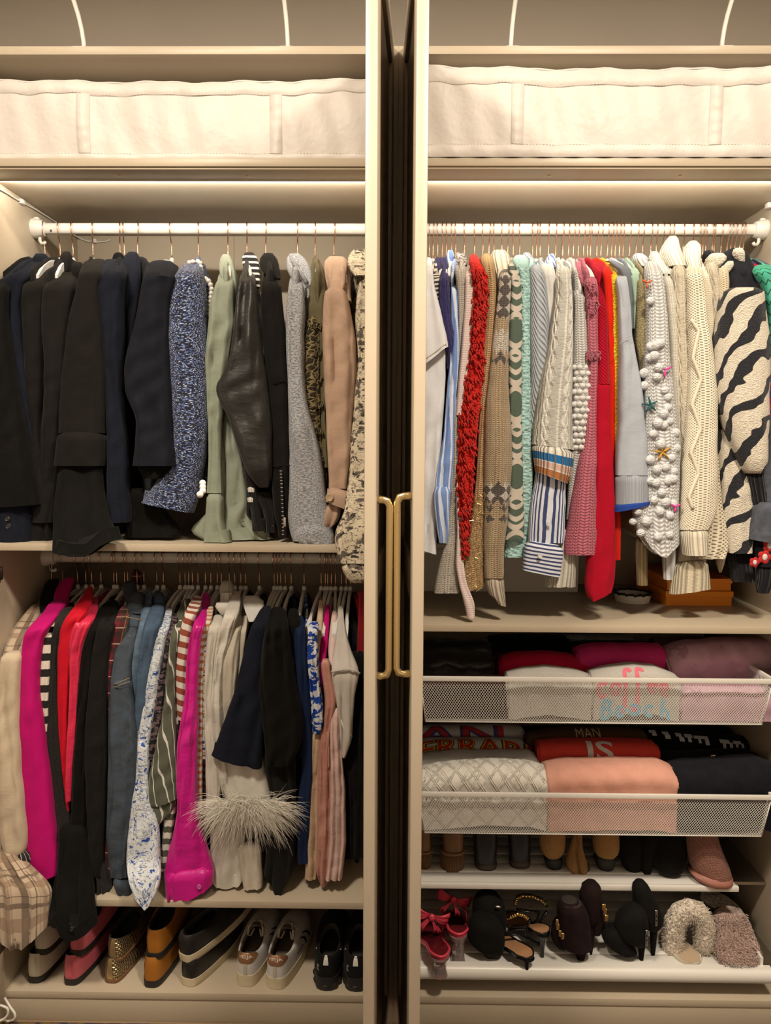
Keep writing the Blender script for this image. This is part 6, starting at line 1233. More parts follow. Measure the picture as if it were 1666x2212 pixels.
# ------------------------------------------------------------------ folded clothes
CH = (900, 1340, 2.175)
def bundle(name, label, cat, xl, xr, ytop, Yf, d, zb, mat, ridge=None, wr=.25, bulge=.6, seed=0, tilt=0.0, roll=True, rnd=.5, group=None, lean=0.0):
    """a garment folded and filed upright: front face at depth Yf, fold on top; xl, xr, ytop in crop CH; ridge: [(fraction, extra height in crop px)]"""
    L = at(CH[0]+xl/CH[2], CH[1]+ytop/CH[2], Yf+d*.5); R_ = at(CH[0]+xr/CH[2], CH[1]+(ytop+tilt)/CH[2], Yf+d*.5)
    rng = np.random.RandomState(seed+3); ph = rng.uniform(0, 6.28, 12); nx = 64
    def top(f):
        z = L[2]*(1-f)+R_[2]*f
        if ridge: z += np.interp(f, [r[0] for r in ridge], [r[1] for r in ridge])/CH[2]/8.4
        return z-.35*bulge*(abs(2*f-1)**4)+.12*wr*math.sin(f*17+ph[0])+.2*wr*math.sin(f*7+ph[1])
    rad = d*.5
    def surf(f, s, off=0.0):
        """f along x, s = distance in cm down the front from the crest (negative: over the back)"""
        z1 = top(f); x = L[0]+(R_[0]-L[0])*f; e = 1-abs(2*f-1)**6
        arc = rad*math.pi/2*.9
        if abs(s) < arc: a = s/arc*math.pi/2; y = -math.sin(a)*rad; z = z1-rad*.75*(1-math.cos(a)); nrm = np.array([0, -math.sin(a), math.cos(a)])
        else: y = -rad*math.copysign(1, s); z = z1-rad*.75-(abs(s)-arc); nrm = np.array([0, -math.copysign(1, s), 0])
        k = min(1, abs(s)/6)
        w = wr*(.35*math.sin(x*.55+s*.25+ph[2])+.25*math.sin(x*1.1-s*.5+ph[3])+.3*math.sin(s*.9+ph[4]+.4*math.sin(x*.3+ph[5])))*k
        w += bulge*.6*math.sin(min(1, max(0, abs(s)/9))*math.pi)*e
        x += (-1 if f < .5 else 1)*bulge*.5*math.sin(min(1, abs(s)/8)*math.pi)*(abs(2*f-1)**5)
        p = np.array([x, Yf+d*.5+y+lean*(z1-z), z])+nrm*(w+off)
        return p
    zmin = zb+.25; h = min(top(0), top(1))-zmin
    ss = sorted(set(list(np.linspace(-h*.8, -rad*1.4, 5))+list(np.linspace(-rad*1.4, rad*1.5, 15))+list(np.linspace(rad*1.5, h+rad*.8, 18))))
    V = []; UV = []; F = []; m = len(ss)
    for i in range(nx+1):
        f = i/nx
        for s in ss:
            p = surf(f, s); p[2] = max(p[2], zmin); V.append(p); UV.append((p[0], -s))
    for i in range(nx):
        for j in range(m-1): a = i*m+j; F.append((a, a+m, a+m+1, a+1))
    n0 = len(V)
    for side in (0, nx):                                   # rounded ends
        ring = [V[side*m+j] for j in range(m)]; c = np.mean(ring, axis=0); dx = -.9 if side == 0 else .9
        for kk, o in ((.72, .7), (.3, 1.0)):
            for p in ring: q = c+(p-c)*kk; q[0] = p[0]*kk+c[0]*(1-kk)+dx*o*.5; V.append(q); UV.append((q[1], q[2]))
        b0 = len(V)-2*m
        for j in range(m-1):
            for (a, b) in ((side*m, b0), (b0, b0+m)): F.append((a+j, a+j+1, b+j+1, b+j) if side == 0 else (a+j, b+j, b+j+1, a+j+1))
    t = thing(name, label, cat, ((L[0]+R_[0])/2, Yf+d/2, zmin), group)
    add_mesh('folded_cloth', V, F, mat, t, UV); t_surf = surf
    # layered fold edges at both ends
    for f, sg in ((0.0, -1), (1.0, 1)):
        for k in range(2):
            pts = []
            for s in np.linspace(rad*.4, min(h, 12), 10): p = surf(f, s); pts.append((p[0]+sg*.25, p[1]+.5+k*.7, max(p[2]-.3-k*.4, zmin)))
            MB().tube(pts, .3, 6).build('fold_layer', mat, t, True)
    return t, surf, L, R_
def text_on(g, surf, string, x0, x1, s0, hgt, mat, name='lettering', L=None, R=None, shear=0.0, off=.07, arch=0.0, fx=None, bold=.0, stretch=None, rot=0.0):
    """flat lettering wrapped on a folded garment: spans x0..x1 (cm), cap tops at s0, letters hgt tall"""
    cu = bpy.data.curves.new('lettering', 'FONT'); cu.body = string; cu.size = 1; cu.shear = shear; cu.offset = bold; cu.resolution_u = 4
    ob = bpy.data.objects.new('lettering_tmp', cu); link(ob); dg = bpy.context.evaluated_depsgraph_get(); me = ob.evaluated_get(dg).to_mesh()
    bm = bmesh.new(); bm.from_mesh(me); ob.evaluated_get(dg).to_mesh_clear(); bpy.data.objects.remove(ob); bpy.data.curves.remove(cu)
    xs = [v.co.x for v in bm.verts]; ys = [v.co.y for v in bm.verts]; a, b = min(xs), max(xs); c, d = min(ys), max(ys)
    for v in bm.verts: v.co = Vector(((v.co.x-a)/(b-a), (v.co.y-c)/(d-c), 0))
    for k in range(1, 16): bmesh.ops.bisect_plane(bm, geom=bm.verts[:]+bm.edges[:]+bm.faces[:], plane_co=(0, k/16, 0), plane_no=(0, 1, 0))
    for k in range(1, 24): bmesh.ops.bisect_plane(bm, geom=bm.verts[:]+bm.edges[:]+bm.faces[:], plane_co=(k/24, 0, 0), plane_no=(1, 0, 0))
    V = []
    for v in bm.verts:
        x = x0+(x1-x0)*v.co.x; s = s0+hgt*(1-v.co.y)-arch*math.sin(math.pi*v.co.x)+rot*(v.co.x-.5); f = (x-L[0])/(R[0]-L[0]); V.append(surf(f, s, off))
    bm.verts.index_update(); F = [tuple(q.index for q in f.verts) for f in bm.faces]; bm.free()
    return add_mesh(name, V, F, mat, g)
ink = lambda n, c: m_plain(n, c, .8, .04)
B1, B2 = 77.9, 49.2
LEA = satin('black_leather', (.010, .0095, .009), .4); DKR = fab('dark_burgundy', (.02, .006, .008), .9)
FG = 'folded clothes in the upper mesh basket'; FG2 = 'folded clothes in the lower mesh basket'
bundle('folded_trousers', 'black folded trousers at the front left of the upper mesh basket', 'trousers', 22, 420, 262, 5, 8, B1, DKR, seed=1, wr=.3, group=FG)
bundle('folded_trousers', 'shiny black leather trousers folded at the left of the upper mesh basket', 'trousers', 20, 345, 150, 18, 8, B1, LEA, seed=2, wr=.9, bulge=.9, group=FG)
bundle('folded_trousers', 'second shiny black leather garment folded behind the leather trousers', 'trousers', 20, 335, 92, 26, 7, B1, LEA, seed=12, wr=.9, bulge=.9, group=FG)
WKN = knit('white_fine_knit_folded', lin(222, 212, 194), .4, .32, .08, .04)
bundle('folded_sweater', 'white knit sweater folded at the front of the upper mesh basket', 'sweater', 425, 805, 232, 4.5, 9, B1, WKN, [(0, -10), (.2, 8), (.45, 18), (.75, 6), (1, -14)], seed=3, wr=.35, group=FG)
t, sf, L, R_ = bundle('folded_sweater', 'white sweater with the words Coffee and Beach in the upper mesh basket', 'sweater', 815, 1210, 222, 4.5, 9, B1, WKN, [(0, -10), (.2, 6), (.5, 20), (.75, 12), (1, -22)], seed=4, wr=.25, group=FG)
X0 = lambda a: at(CH[0]+a/CH[2], CH[1]+300/CH[2], 4.5)[0]
PKI, BLI = ink('pink_lettering', lin(226, 110, 122)), ink('blue_lettering', lin(92, 176, 200))
def stroke(g, pts, r, mat, surf, L, R, name='lettering'):
    P = []
    for i in range(len(pts)-1):
        for k in range(5): q = k/5; P.append((pts[i][0]*(1-q)+pts[i+1][0]*q, pts[i][1]*(1-q)+pts[i+1][1]*q))
    P.append(pts[-1]); V = []
    MBs = MB(); n = len(P); vv = []
    for i, (x, s) in enumerate(P):
        a = P[max(0, i-1)]; b = P[min(n-1, i+1)]; dx, ds = b[0]-a[0], b[1]-a[1]; l = math.hypot(dx, ds) or 1; nx_, ns = -ds/l*r, dx/l*r
        for sg in (-1, 1): f = (x+sg*nx_-L[0])/(R[0]-L[0]); vv.append(surf(f, s+sg*ns, .09))
    return [vv, [(2*i, 2*i+1, 2*i+3, 2*i+2) for i in range(n-1)]]
def script(g, letters, mat, surf, L, R, r=.42):
    for st_ in letters:
        mb = MB()
        for pts in st_: v, f = stroke(g, pts, r, mat, surf, L, R); mb.add(v, f)
        mb.build('letter', mat, g)
def hand(word_letters, xa, xb, s0, h):
    """letters given as strokes in a 0..1 box per letter"""
    n = len(word_letters); w = (xb-xa)/n; out = []
    for i, st_ in enumerate(word_letters): out.append([[(xa+w*(i+p[0]*.95), s0+h*(1-p[1])) for p in pts] for pts in st_])
    return out
import math as _m
arc = lambda cx, cy, rx, ry, a0, a1, n=9: [(cx+rx*_m.cos(_m.radians(a0+(a1-a0)*k/(n-1))), cy+ry*_m.sin(_m.radians(a0+(a1-a0)*k/(n-1)))) for k in range(n)]
lC = [arc(.5, .3, .42, .3, 40, 320)]; lo_ = [arc(.5, .25, .34, .25, 0, 360, 13)]
lf = [arc(.55, .8, .28, .2, 20, 180, 7)+[(.3, .3), (.32, -.35)]+arc(.05, -.45, .27, .3, 0, -150, 7)]
le = [[(.18, .25), (.8, .28)]+arc(.5, .26, .32, .25, 5, 320, 11)]
lB = [[(.25, .0), (.35, 1.0)], arc(.4, .76, .42, .24, 100, -80, 8), arc(.4, .27, .45, .27, 90, -100, 8)]
la_ = [arc(.45, .26, .32, .26, 30, 390, 12), [(.78, .5), (.8, .0)]]; lc = [arc(.5, .26, .34, .26, 50, 310, 10)]
lh = [[(.3, 0), (.42, 1.05)], [(.34, .3)]+arc(.58, .3, .22, .2, 160, 10, 6)+[(.84, .0)]]
ax, bx_ = X0(850), X0(1195)
script(t, hand([lC, lo_, lf, lf, le, le], ax, bx_, 2.6, 6.2), PKI, sf, L, R_, .5)
script(t, hand([lB, le, la_, lc, lh], X0(860), X0(1205), 9.9, 4.8), BLI, sf, L, R_, .42)
MAUVE2 = print_('mauve_tie_dye', lin(206, 162, 170), [(.10, .52, .9, lin(196, 150, 160), 3), (.16, .62, .9, lin(180, 134, 148), 3)], .85)
bundle('folded_sweatshirt', 'mauve tie-dye sweatshirt folded at the front right of the upper mesh basket', 'sweatshirt', 1225, 1700, 300, 4.5, 8, B1, MAUVE2, seed=5, wr=.5, group=FG)
bundle('folded_sweatshirt', 'mauve tie-dye hoodie rolled behind the front one, upper mesh basket', 'hoodie', 1165, 1700, 105, 14, 11, B1, MAUVE2, [(0, -20), (.15, 5), (.4, 14), (1, 18)], seed=6, wr=.8, bulge=1.2, group=FG)
bundle('folded_sweatshirt', 'dusky mauve garment folded at the back right of the upper mesh basket', 'sweatshirt', 1110, 1600, 82, 27, 7, B1, fab('dusky_mauve', lin(120, 88, 98), .9), seed=16, wr=.5, group=FG)
CRM2 = fab('crimson_pink_fleece', lin(196, 10, 60), .9, .05, .3); HPK = fab('hot_pink_fleece', lin(216, 52, 116), .9, .05, .3); DRD = fab('dark_red_fleece', lin(90, 10, 24), .9)
bundle('folded_garment', 'crimson pink top folded behind the white knit in the upper mesh basket', 'top', 398, 790, 158, 14, 9, B1, CRM2, [(0, -12), (.2, 5), (.5, 12), (.8, 2), (1, -20)], seed=7, wr=.3, group=FG)
bundle('folded_garment', 'dark red top folded behind the crimson pink one', 'top', 365, 740, 150, 24, 6, B1, DRD, seed=17, wr=.3, group=FG)
bundle('folded_garment', 'hot pink fleece folded behind the Coffee Beach sweater', 'top', 752, 1140, 112, 15, 10, B1, HPK, [(0, -14), (.12, -2), (.5, 2), (1, 4)], seed=8, wr=.3, group=FG)
bundle('folded_jeans', 'plain black garment folded behind the crimson pink top, upper mesh basket', 'trousers', 345, 700, 70, 31, 8, B1, BLK, seed=9, group=FG)
bundle('folded_sweater', 'grey marl garment folded at the back of the upper mesh basket', 'sweater', 690, 1010, 64, 34, 8, B1, GREY, seed=10, group=FG)
bundle('folded_garment', 'black garment folded behind the hot pink fleece, upper mesh basket', 'top', 700, 1120, 98, 27, 6, B1, BLK2, seed=11, group=FG)
# lower basket
QB = NT('white_diamond_quilt')
_u = (QB.x/5.2+QB.y/6.0).tri(); _v = (QB.x/5.2-QB.y/6.0).tri(); _h = (QB.ss(_u, .0, .16)*(1-QB.ss(_u, .18, .3))).mx(QB.ss(_v, .0, .16)*(1-QB.ss(_v, .18, .3)))
_hh = (1-QB.ss((_u-.09).ab(), .03, .07)).mx(1-QB.ss((_v-.09).ab(), .03, .07)); QB.put('Base Color', (.70, .67, .62)).put('Roughness', .85).bump(_hh+QB.noise(.7, 3)*.3, .45, 1.0); QUILT = QB.m
WT = fab('white_cotton_tee', lin(214, 206, 194), .85, .04, .3); PEA = fab('peach_fleece', lin(222, 160, 134), .92, .05, .35); NVB = fab('blue_black_fleece', (.010, .0105, .015), .92, .2, .5, .1)
t, sfq, Lq, Rq = bundle('folded_sweatshirt', 'white sweatshirt with raised diamond pattern at the front left of the lower basket', 'sweatshirt', 25, 600, 672, 4.2, 9.5, B2, QUILT, [(0, -14), (.3, 4), (.6, 12), (.85, 8), (1, -8)], seed=21, wr=.35, group=FG2)
rx0, rx1 = Lq[0], Rq[0]                                   # raised double lines of the diamond pattern
for k in range(-6, 14):
    for sg in (1, -1):
        for o in (-.28, .28):
            pts = []
            for j in range(19):
                s = -2+j*.85; x = rx0+k*3.4+o+sg*s*.62
                if rx0+.6 < x < rx1-.6: pts.append(tuple(sfq((x-rx0)/(rx1-rx0), s, .04)))
            if len(pts) > 3: MB().tube(pts, .13, 5).build('raised_line', QUILT, t, True)
bundle('folded_sweatshirt', 'peach sweatshirt folded at the front middle of the lower basket', 'sweatshirt', 605, 1195, 660, 4.0, 10.5, B2, PEA, [(0, -8), (.1, 0), (.9, 2), (1, -16)], seed=22, wr=.35, bulge=.9, group=FG2)
bundle('folded_sweatshirt', 'blue-black sweatshirt folded at the front right of the lower basket', 'sweatshirt', 1205, 1690, 660, 4.0, 11, B2, NVB, [(0, -6), (.5, 2), (.8, 16), (1, -10)], seed=23, wr=.5, bulge=.9, group=FG2)
bundle('folded_sweatshirt', 'plain white sweatshirt folded behind the diamond-pattern one', 'sweatshirt', 15, 555, 622, 14, 8, B2, WT, [(0, -8), (.3, 4), (.7, 6), (.95, 14), (1, 0)], seed=24, wr=.4, group=FG2)
t, sf, L, R_ = bundle('folded_tshirt', 'coral red T-shirt with white letters IS in the lower basket', 'T-shirt', 575, 1110, 562, 15, 8, B2, fab('coral_red_cotton', lin(226, 70, 56), .85, .04, .3), seed=25, wr=.25, bulge=.9, group=FG2)
x = lambda a, y=600, Y=15: at(CH[0]+a/CH[2], CH[1]+y/CH[2], Y)[0]
text_on(t, sf, 'IS', x(805), x(928), 1.0, 5.6, ink('white_print', lin(226, 216, 206)), L=L, R=R_, bold=.02, rot=.8)
bundle('folded_garment', 'black top folded behind the blue-black sweatshirt, lower basket', 'top', 1135, 1620, 618, 15.5, 8, B2, NVB, [(0, -4), (.5, 4), (.85, 6), (1, -18)], seed=26, wr=.6, group=FG2)
t, sf, L, R_ = bundle('folded_tshirt', 'white T-shirt with arched red and yellow FERRARI print in the lower basket', 'T-shirt', 12, 498, 556, 23, 7, B2, WT, seed=27, wr=.2, group=FG2)
xa, xb = at(CH[0]-60/CH[2], CH[1]+590/CH[2], 23)[0], x(535, 590, 23)
text_on(t, sf, 'FERRARI', xa, xb, 2.2, 5.6, ink('black_outline_print', (.02, .02, .02)), 'lettering_outline', L, R_, arch=2.2, bold=.055, off=.05)
text_on(t, sf, 'FERRARI', xa, xb, 2.3, 5.4, ink('yellow_print', lin(226, 176, 40)), 'lettering_outline', L, R_, arch=2.2, bold=.03, off=.08)
text_on(t, sf, 'FERRARI', xa, xb, 2.5, 5.0, ink('red_print', lin(192, 44, 34)), 'lettering', L, R_, arch=2.2, bold=.0, off=.11)
BRN = fab('brown_cotton', lin(92, 64, 42), .88, .06, .3)
t, sf, L, R_ = bundle('folded_tshirt', 'brown T-shirt with pale letters MAN behind the coral red one', 'T-shirt', 520, 1060, 512, 24, 7, B2, BRN, [(0, -18), (.15, -4), (.4, 10), (1, 4)], seed=28, wr=.25, group=FG2)
text_on(t, sf, 'MAN', x(752, 520, 24), x(868, 520, 24), .6, 3.4, ink('straw_print', lin(206, 184, 132)), L=L, R=R_, bold=-.005, rot=-.8)
t, sf, L, R_ = bundle('folded_tshirt', 'black T-shirt with broken white block letters in the lower basket', 'T-shirt', 1100, 1570, 516, 24, 7, B2, BLK, [(0, 6), (1, -20)], seed=29, wr=.2, group=FG2, tilt=16)
WPR = ink('grey_white_print', lin(206, 204, 202))
for (a, b, y0, y1, kind) in ((1108, 1140, 519, 545, 'J'), (1165, 1198, 533, 560, 'I'), (1226, 1262, 538, 568, 'A'), (1268, 1305, 542, 570, 'T'), (1310, 1378, 550, 580, 'E'), (1430, 1488, 565, 594, 'P'), (1492, 1540, 570, 594, 'A')):
    mb = MB(); xa, xb = x(a, 550, 24), x(b, 550, 24); s0 = (y0-524-(a-1100)*.04)/CH[2]/8*1.0+.6; h_ = (y1-y0)/CH[2]/8*1.5; w = xb-xa
    for (u0, u1, v0, v1) in {'J': ((0, .95, 0, .5), (.35, .95, .5, 1)), 'I': ((0, .9, 0, .45), (.25, 1, .45, 1)), 'A': ((0, .8, 0, .5), (.35, 1, .5, 1)), 'T': ((0, 1, 0, .5), (.3, .75, .5, 1)), 'E': ((0, 1, 0, .4), (.25, .45, .4, .85), (.72, 1, .4, 1)), 'P': ((0, .8, 0, .45), (.2, .45, .45, 1), (.75, 1, .3, 1)), 'A2': ()}[kind if kind != 'A' or a < 1400 else 'P']:
        g0 = [(xa+w*(u0+(u1-u0)*i/4), s0+h_*(v0+(v1-v0)*j/3)) for j in range(4) for i in range(5)]
        mb.add([sf((p[0]-L[0])/(R_[0]-L[0]), p[1], .08) for p in g0], [(j*5+i, j*5+i+1, j*5+i+6, j*5+i+5) for j in range(3) for i in range(4)])
    mb.build('letter', WPR, t)
t2, sf2, L2, R2 = bundle('folded_tshirt', 'white T-shirt with red and blue letters AN at the back left of the lower basket', 'T-shirt', 12, 492, 494, 31, 6, B2, WT, seed=30, wr=.2, group=FG2)
xa, xb = x(-190, 520, 31), x(410, 520, 31)
text_on(t2, sf2, 'IAN', x(-60, 520, 31), xb, .2, 6.4, ink('blue_print', lin(74, 70, 130)), 'lettering_outline', L2, R2, bold=.035, off=.05)
text_on(t2, sf2, 'IAN', x(-60, 520, 31), xb, .4, 6.0, ink('red_print_b', lin(196, 52, 54)), 'lettering', L2, R2, bold=.0, off=.09)
bundle('folded_garment', 'dark navy top folded at the back middle of the lower basket', 'top', 505, 1060, 500, 33, 7, B2, NAVY, seed=31, group=FG2)
bundle('folded_garment', 'grey-black top folded at the back right of the lower basket', 'top', 1080, 1500, 505, 33, 7, B2, BLK2, seed=32, group=FG2)
q = at(1525, 1618, 20)
autosmooth(MB().sphere((q[0], 15.2, q[2]), .7, 14, 8, (1.2, .5, .7)).build('brooch', BRASS, None)); tag(bpy.data.objects['brooch'], 'small gold brooch pinned on the black top in the lower basket', 'brooch')
# ------------------------------------------------------------------ shoes
LIN = m_plain('dark_lining', (.03, .024, .02), .85); BSOLE = m_plain('black_rubber', (.014, .012, .012), .6); CSOLE = m_plain('cream_rubber', lin(206, 188, 150), .6, .04); TSOLE = m_plain('tan_sole', lin(120, 80, 50), .6)
class Shoe:
    """a shoe built along its length: heel at the origin, l towards the toe; the upper runs from the sole outline to the opening"""
    def __init__(s, name, label, heel, yaw, L=26, W=8.6, st=1.5, hz=7.2, zt=6.4, toe=4.6, op=(.5, 6.3, 2.7), dip=1.0, pitch=0.0, roll=0.0, upper=None, sole=None, lining=None, group=None, hw=.84, pts=1.0):
        s.L, s.W, s.st, s.hz, s.zt, s.toe, s.op, s.dip, s.hw, s.pts = L, W, st, hz, zt, toe, op, dip, hw, pts
        s.o = np.array(heel, float); cy, sy = math.cos(yaw), math.sin(yaw); s.fl = np.array([sy, cy, 0]); s.fw = np.array([cy, -sy, 0]); s.fz = np.array([0, 0, 1.0])
        cp, sp = math.cos(pitch), math.sin(pitch); fl = s.fl*cp+s.fz*sp; s.fz = s.fz*cp-s.fl*sp; s.fl = fl
        cr_, sr = math.cos(roll), math.sin(roll); fw = s.fw*cr_+s.fz*sr; s.fz = s.fz*cr_-s.fw*sr; s.fw = fw
        s.t = thing(name, label, 'shoe', s.o, group)
        s.build(upper, sole, lining or LIN)
    def w(s, l, w, z): return s.o+s.fl*l+s.fw*w+s.fz*z
    def C(s, a, grow=0.0):
        l = s.L/2*(1-math.cos(a)); k = l/s.L; sh_ = s.hw+(1-s.hw)*min(1, max(0, (k-.15)/.5)); sn = math.sin(a)
        w = math.copysign(abs(sn)**(.56 if k < .5 else .56+.2*(k-.5)), sn)*s.W/2*sh_
        return l+(k-.5)*2*grow, w*(1+2*grow/s.W)
    def K(s, a):
        l0, al, b = s.op; k = (1-math.cos(a))/2; sn = math.sin(a)
        return l0+al*(1-math.cos(a)), math.copysign(abs(sn)**.8, sn)*b, s.hz*(1-k)+s.zt*k-s.dip*sn*sn
    def surf(s, a, h, off=0.0):
        cl, cw = s.C(a, off); kl, kw, kz = s.K(a); k = (1-math.cos(a))/2; k2 = k**1.6
        pl = cl*(1-.14*k2)+kl*.14*k2-(.25*(1-k)); pw = cw*1.04; pz = s.st+(s.hz*.55)*(1-k2)+(s.toe)*k2
        b0, b1, b2 = (1-h)**2, 2*h*(1-h), h*h
        return s.w(cl*b0+pl*b1+kl*b2, cw*b0+pw*b1+kw*b2*(1+off*.1), s.st*.85*b0+pz*b1+kz*b2+off*.4*(h > .5))
    def build(s, upper, sole, lining):
        n, m = 48, 11; V = []; F = []; UV = []
        for j in range(m):
            for i in range(n): a = 2*math.pi*i/n; V.append(s.surf(a, j/(m-1))); UV.append((s.L*1.1*i/n*2-s.L*1.1, j/(m-1)*s.hz))
        for j in range(m-1):
            for i in range(n): i2 = (i+1) % n; F.append((j*n+i, (j+1)*n+i, (j+1)*n+i2, j*n+i2))
        s.upper = add_mesh('upper', V, F, upper, s.t, UV)
        V = []; F = []; prof = [(1.0, 0), (.93, -.15), (.93, -1.5)]
        for (kk, dz) in prof:
            for i in range(n):
                a = 2*math.pi*i/n; kl, kw, kz = s.K(a); lc = s.op[0]+s.op[1]; V.append(s.w(lc+(kl-lc)*kk, kw*kk, kz+dz))
        for i in range(n): a = 2*math.pi*i/n; cl, cw = s.C(a); lc = s.L*.42; V.append(s.w(lc+(cl-lc)*.8, cw*.8, s.st+.6))
        for j in range(3):
            for i in range(n): i2 = (i+1) % n; F.append((j*n+i, (j+1)*n+i, (j+1)*n+i2, j*n+i2))
        F.append(tuple(range(3*n, 4*n))); add_mesh('lining', V, F, lining, s.t)
        V = []; F = []
        for (g, z) in ((.0, 0), (.18, .12), (.24, s.st*.5), (.2, s.st), (-.1, s.st+.05)):
            for i in range(n): a = 2*math.pi*i/n; l, w_ = s.C(a, g); V.append(s.w(l, w_, z))
        for j in range(4):
            for i in range(n): i2 = (i+1) % n; F.append((j*n+i, (j+1)*n+i, (j+1)*n+i2, j*n+i2))
        F.append(tuple(range(n-1, -1, -1))); F.append(tuple(4*n+i for i in range(n)))
        s.sole = autosmooth(add_mesh('sole', V, F, sole, s.t), 50)
    def patch(s, name, mat, a0, a1, h0, h1, off=.08, n=16, m=8, hfun=None):
        V = []; F = []
        for j in range(m+1):
            for i in range(n+1):
                a = a0+(a1-a0)*i/n; lo, hi = (h0, h1) if hfun is None else hfun(i/n); V.append(s.surf(a, lo+(hi-lo)*j/m, off))
        for j in range(m):
            for i in range(n): q = j*(n+1)+i; F.append((q, q+1, q+n+2, q+n+1))
        return add_mesh(name, V, [tuple(reversed(f)) for f in F], mat, s.t)
    def text(s, string, a0, a1, h0, h1, mat, name='lettering', off=.14):
        cu = bpy.data.curves.new('lettering', 'FONT'); cu.body = string; cu.size = 1; cu.resolution_u = 3
        ob = link(bpy.data.objects.new('lettering_tmp', cu)); dg = bpy.context.evaluated_depsgraph_get(); me = ob.evaluated_get(dg).to_mesh(); bm = bmesh.new(); bm.from_mesh(me)
        ob.evaluated_get(dg).to_mesh_clear(); bpy.data.objects.remove(ob); bpy.data.curves.remove(cu)
        xs = [v.co.x for v in bm.verts]; ys = [v.co.y for v in bm.verts]
        V = [s.surf(a0+(a1-a0)*(v.co.x-min(xs))/(max(xs)-min(xs)), h0+(h1-h0)*(v.co.y-min(ys))/(max(ys)-min(ys)), off) for v in bm.verts]
        bm.verts.index_update(); F = [tuple(q.index for q in f.verts) for f in bm.faces]; bm.free(); return add_mesh(name, V, F, mat, s.t)
ZB = 8.12
def heelpos(px, py, z=ZB): p = zat(px, py, z); return (p[0], p[1], z)
LG = 'shoes on the bottom board of the left wardrobe'
CRL = m_plain('cream_leather', lin(204, 190, 162), .5, .05, bump=.05); PKL = m_plain('pink_leather', lin(206, 98, 104), .5, .04); MUS = m_plain('mustard_ponyskin', lin(166, 102, 26), .6, .12, sc=25); BLL = m_plain('black_leather_b', (.014, .013, .014), .38, .1, bump=.05)
def m_weave():
    t = NT('gold_woven_leather'); u, v = t.x*1.15, t.y*1.5; ch = ((u.fl()+v.fl())/2).fr() > .25; hu = 1-(u.fr()-.5).ab()*2; hv = 1-(v.fr()-.5).ab()*2
    h = t.mix(ch, hu, hv) if False else (hu*ch+hv*(1-ch)); t.put('Base Color', t.mix(t.ss(h, .1, .8), lin(70, 54, 32), lin(196, 172, 124))).put('Metallic', .75).put('Roughness', .36).bump(h, .25, 1.0); return t.m
GWV = m_weave()
def pair(name, what, px, py, yaw, upper, sole, dz=6.6, dx=.9, dy=1.2, pitch=.05, yaw2=None, **kw):
    hp = heelpos(px, py); k = dict(upper=upper, sole=sole, group=LG); k.update(kw)
    a = Shoe(name, what+', lower one of its stacked pair', hp, yaw, **k)
    b = Shoe(name, what+', resting on top of its twin', (hp[0]+dx, hp[1]+dy, hp[2]+dz), yaw if yaw2 is None else yaw2, pitch=pitch, **k)
    return a, b
a, b = pair('loafer', 'cream leather slip-on shoe with black sole', 74, 2124, .02, CRL, BSOLE, 6.9, 1.6, 1.0, .06, L=25, W=8, st=1.7, hz=7.6, zt=6.8, hw=.82)
for q in (a, b): q.patch('heel_seam', CRL, -.05, .05, .1, .98, .1)
a, b = pair('loafer', 'pink leather slip-on shoe with black sole', 152, 2129, .06, PKL, BSOLE, 7.2, 1.4, 1.0, .06, L=25, W=8, st=1.7, hz=7.8, zt=6.8, hw=.82)
for q in (a, b): q.patch('heel_seam', PKL, -.04, .04, .1, .98, .1)
a, b = pair('ballet_flat', 'gold woven ballet flat', 240, 2124, .06, GWV, TSOLE, 5.2, .8, .8, .10, L=25, W=8, st=.9, hz=6.4, zt=4.2, op=(.4, 7.4, 2.9), toe=3.4, hw=.82)
for q in (a, b): q.patch('heel_strip', m_plain('gold_leather', lin(184, 156, 108), .35, .05, .7), -.12, .04, .05, 1.0, .1)
a, b = pair('ankle_shoe', 'mustard suede shoe with black sole', 326, 2134, .05, MUS, BSOLE, 6.9, .6, 1.0, .06, L=25.5, W=8.2, st=1.8, hz=7.8, zt=7.2, hw=.82)
for q in (a, b): q.patch('heel_seam', MUS, -.5, -.42, .1, .98, .1)
a, b = pair('slip_on_sneaker', 'black leather slip-on sneaker with cream sole', 404, 2130, .32, BLL, CSOLE, 6.2, -.8, .6, .12, yaw2=.50, L=26, W=8.8, st=2.1, hz=7.4, zt=7.0, hw=.84)
for q in (a, b): q.patch('heel_panel', BLL, -.6, .6, .55, .98, .12)
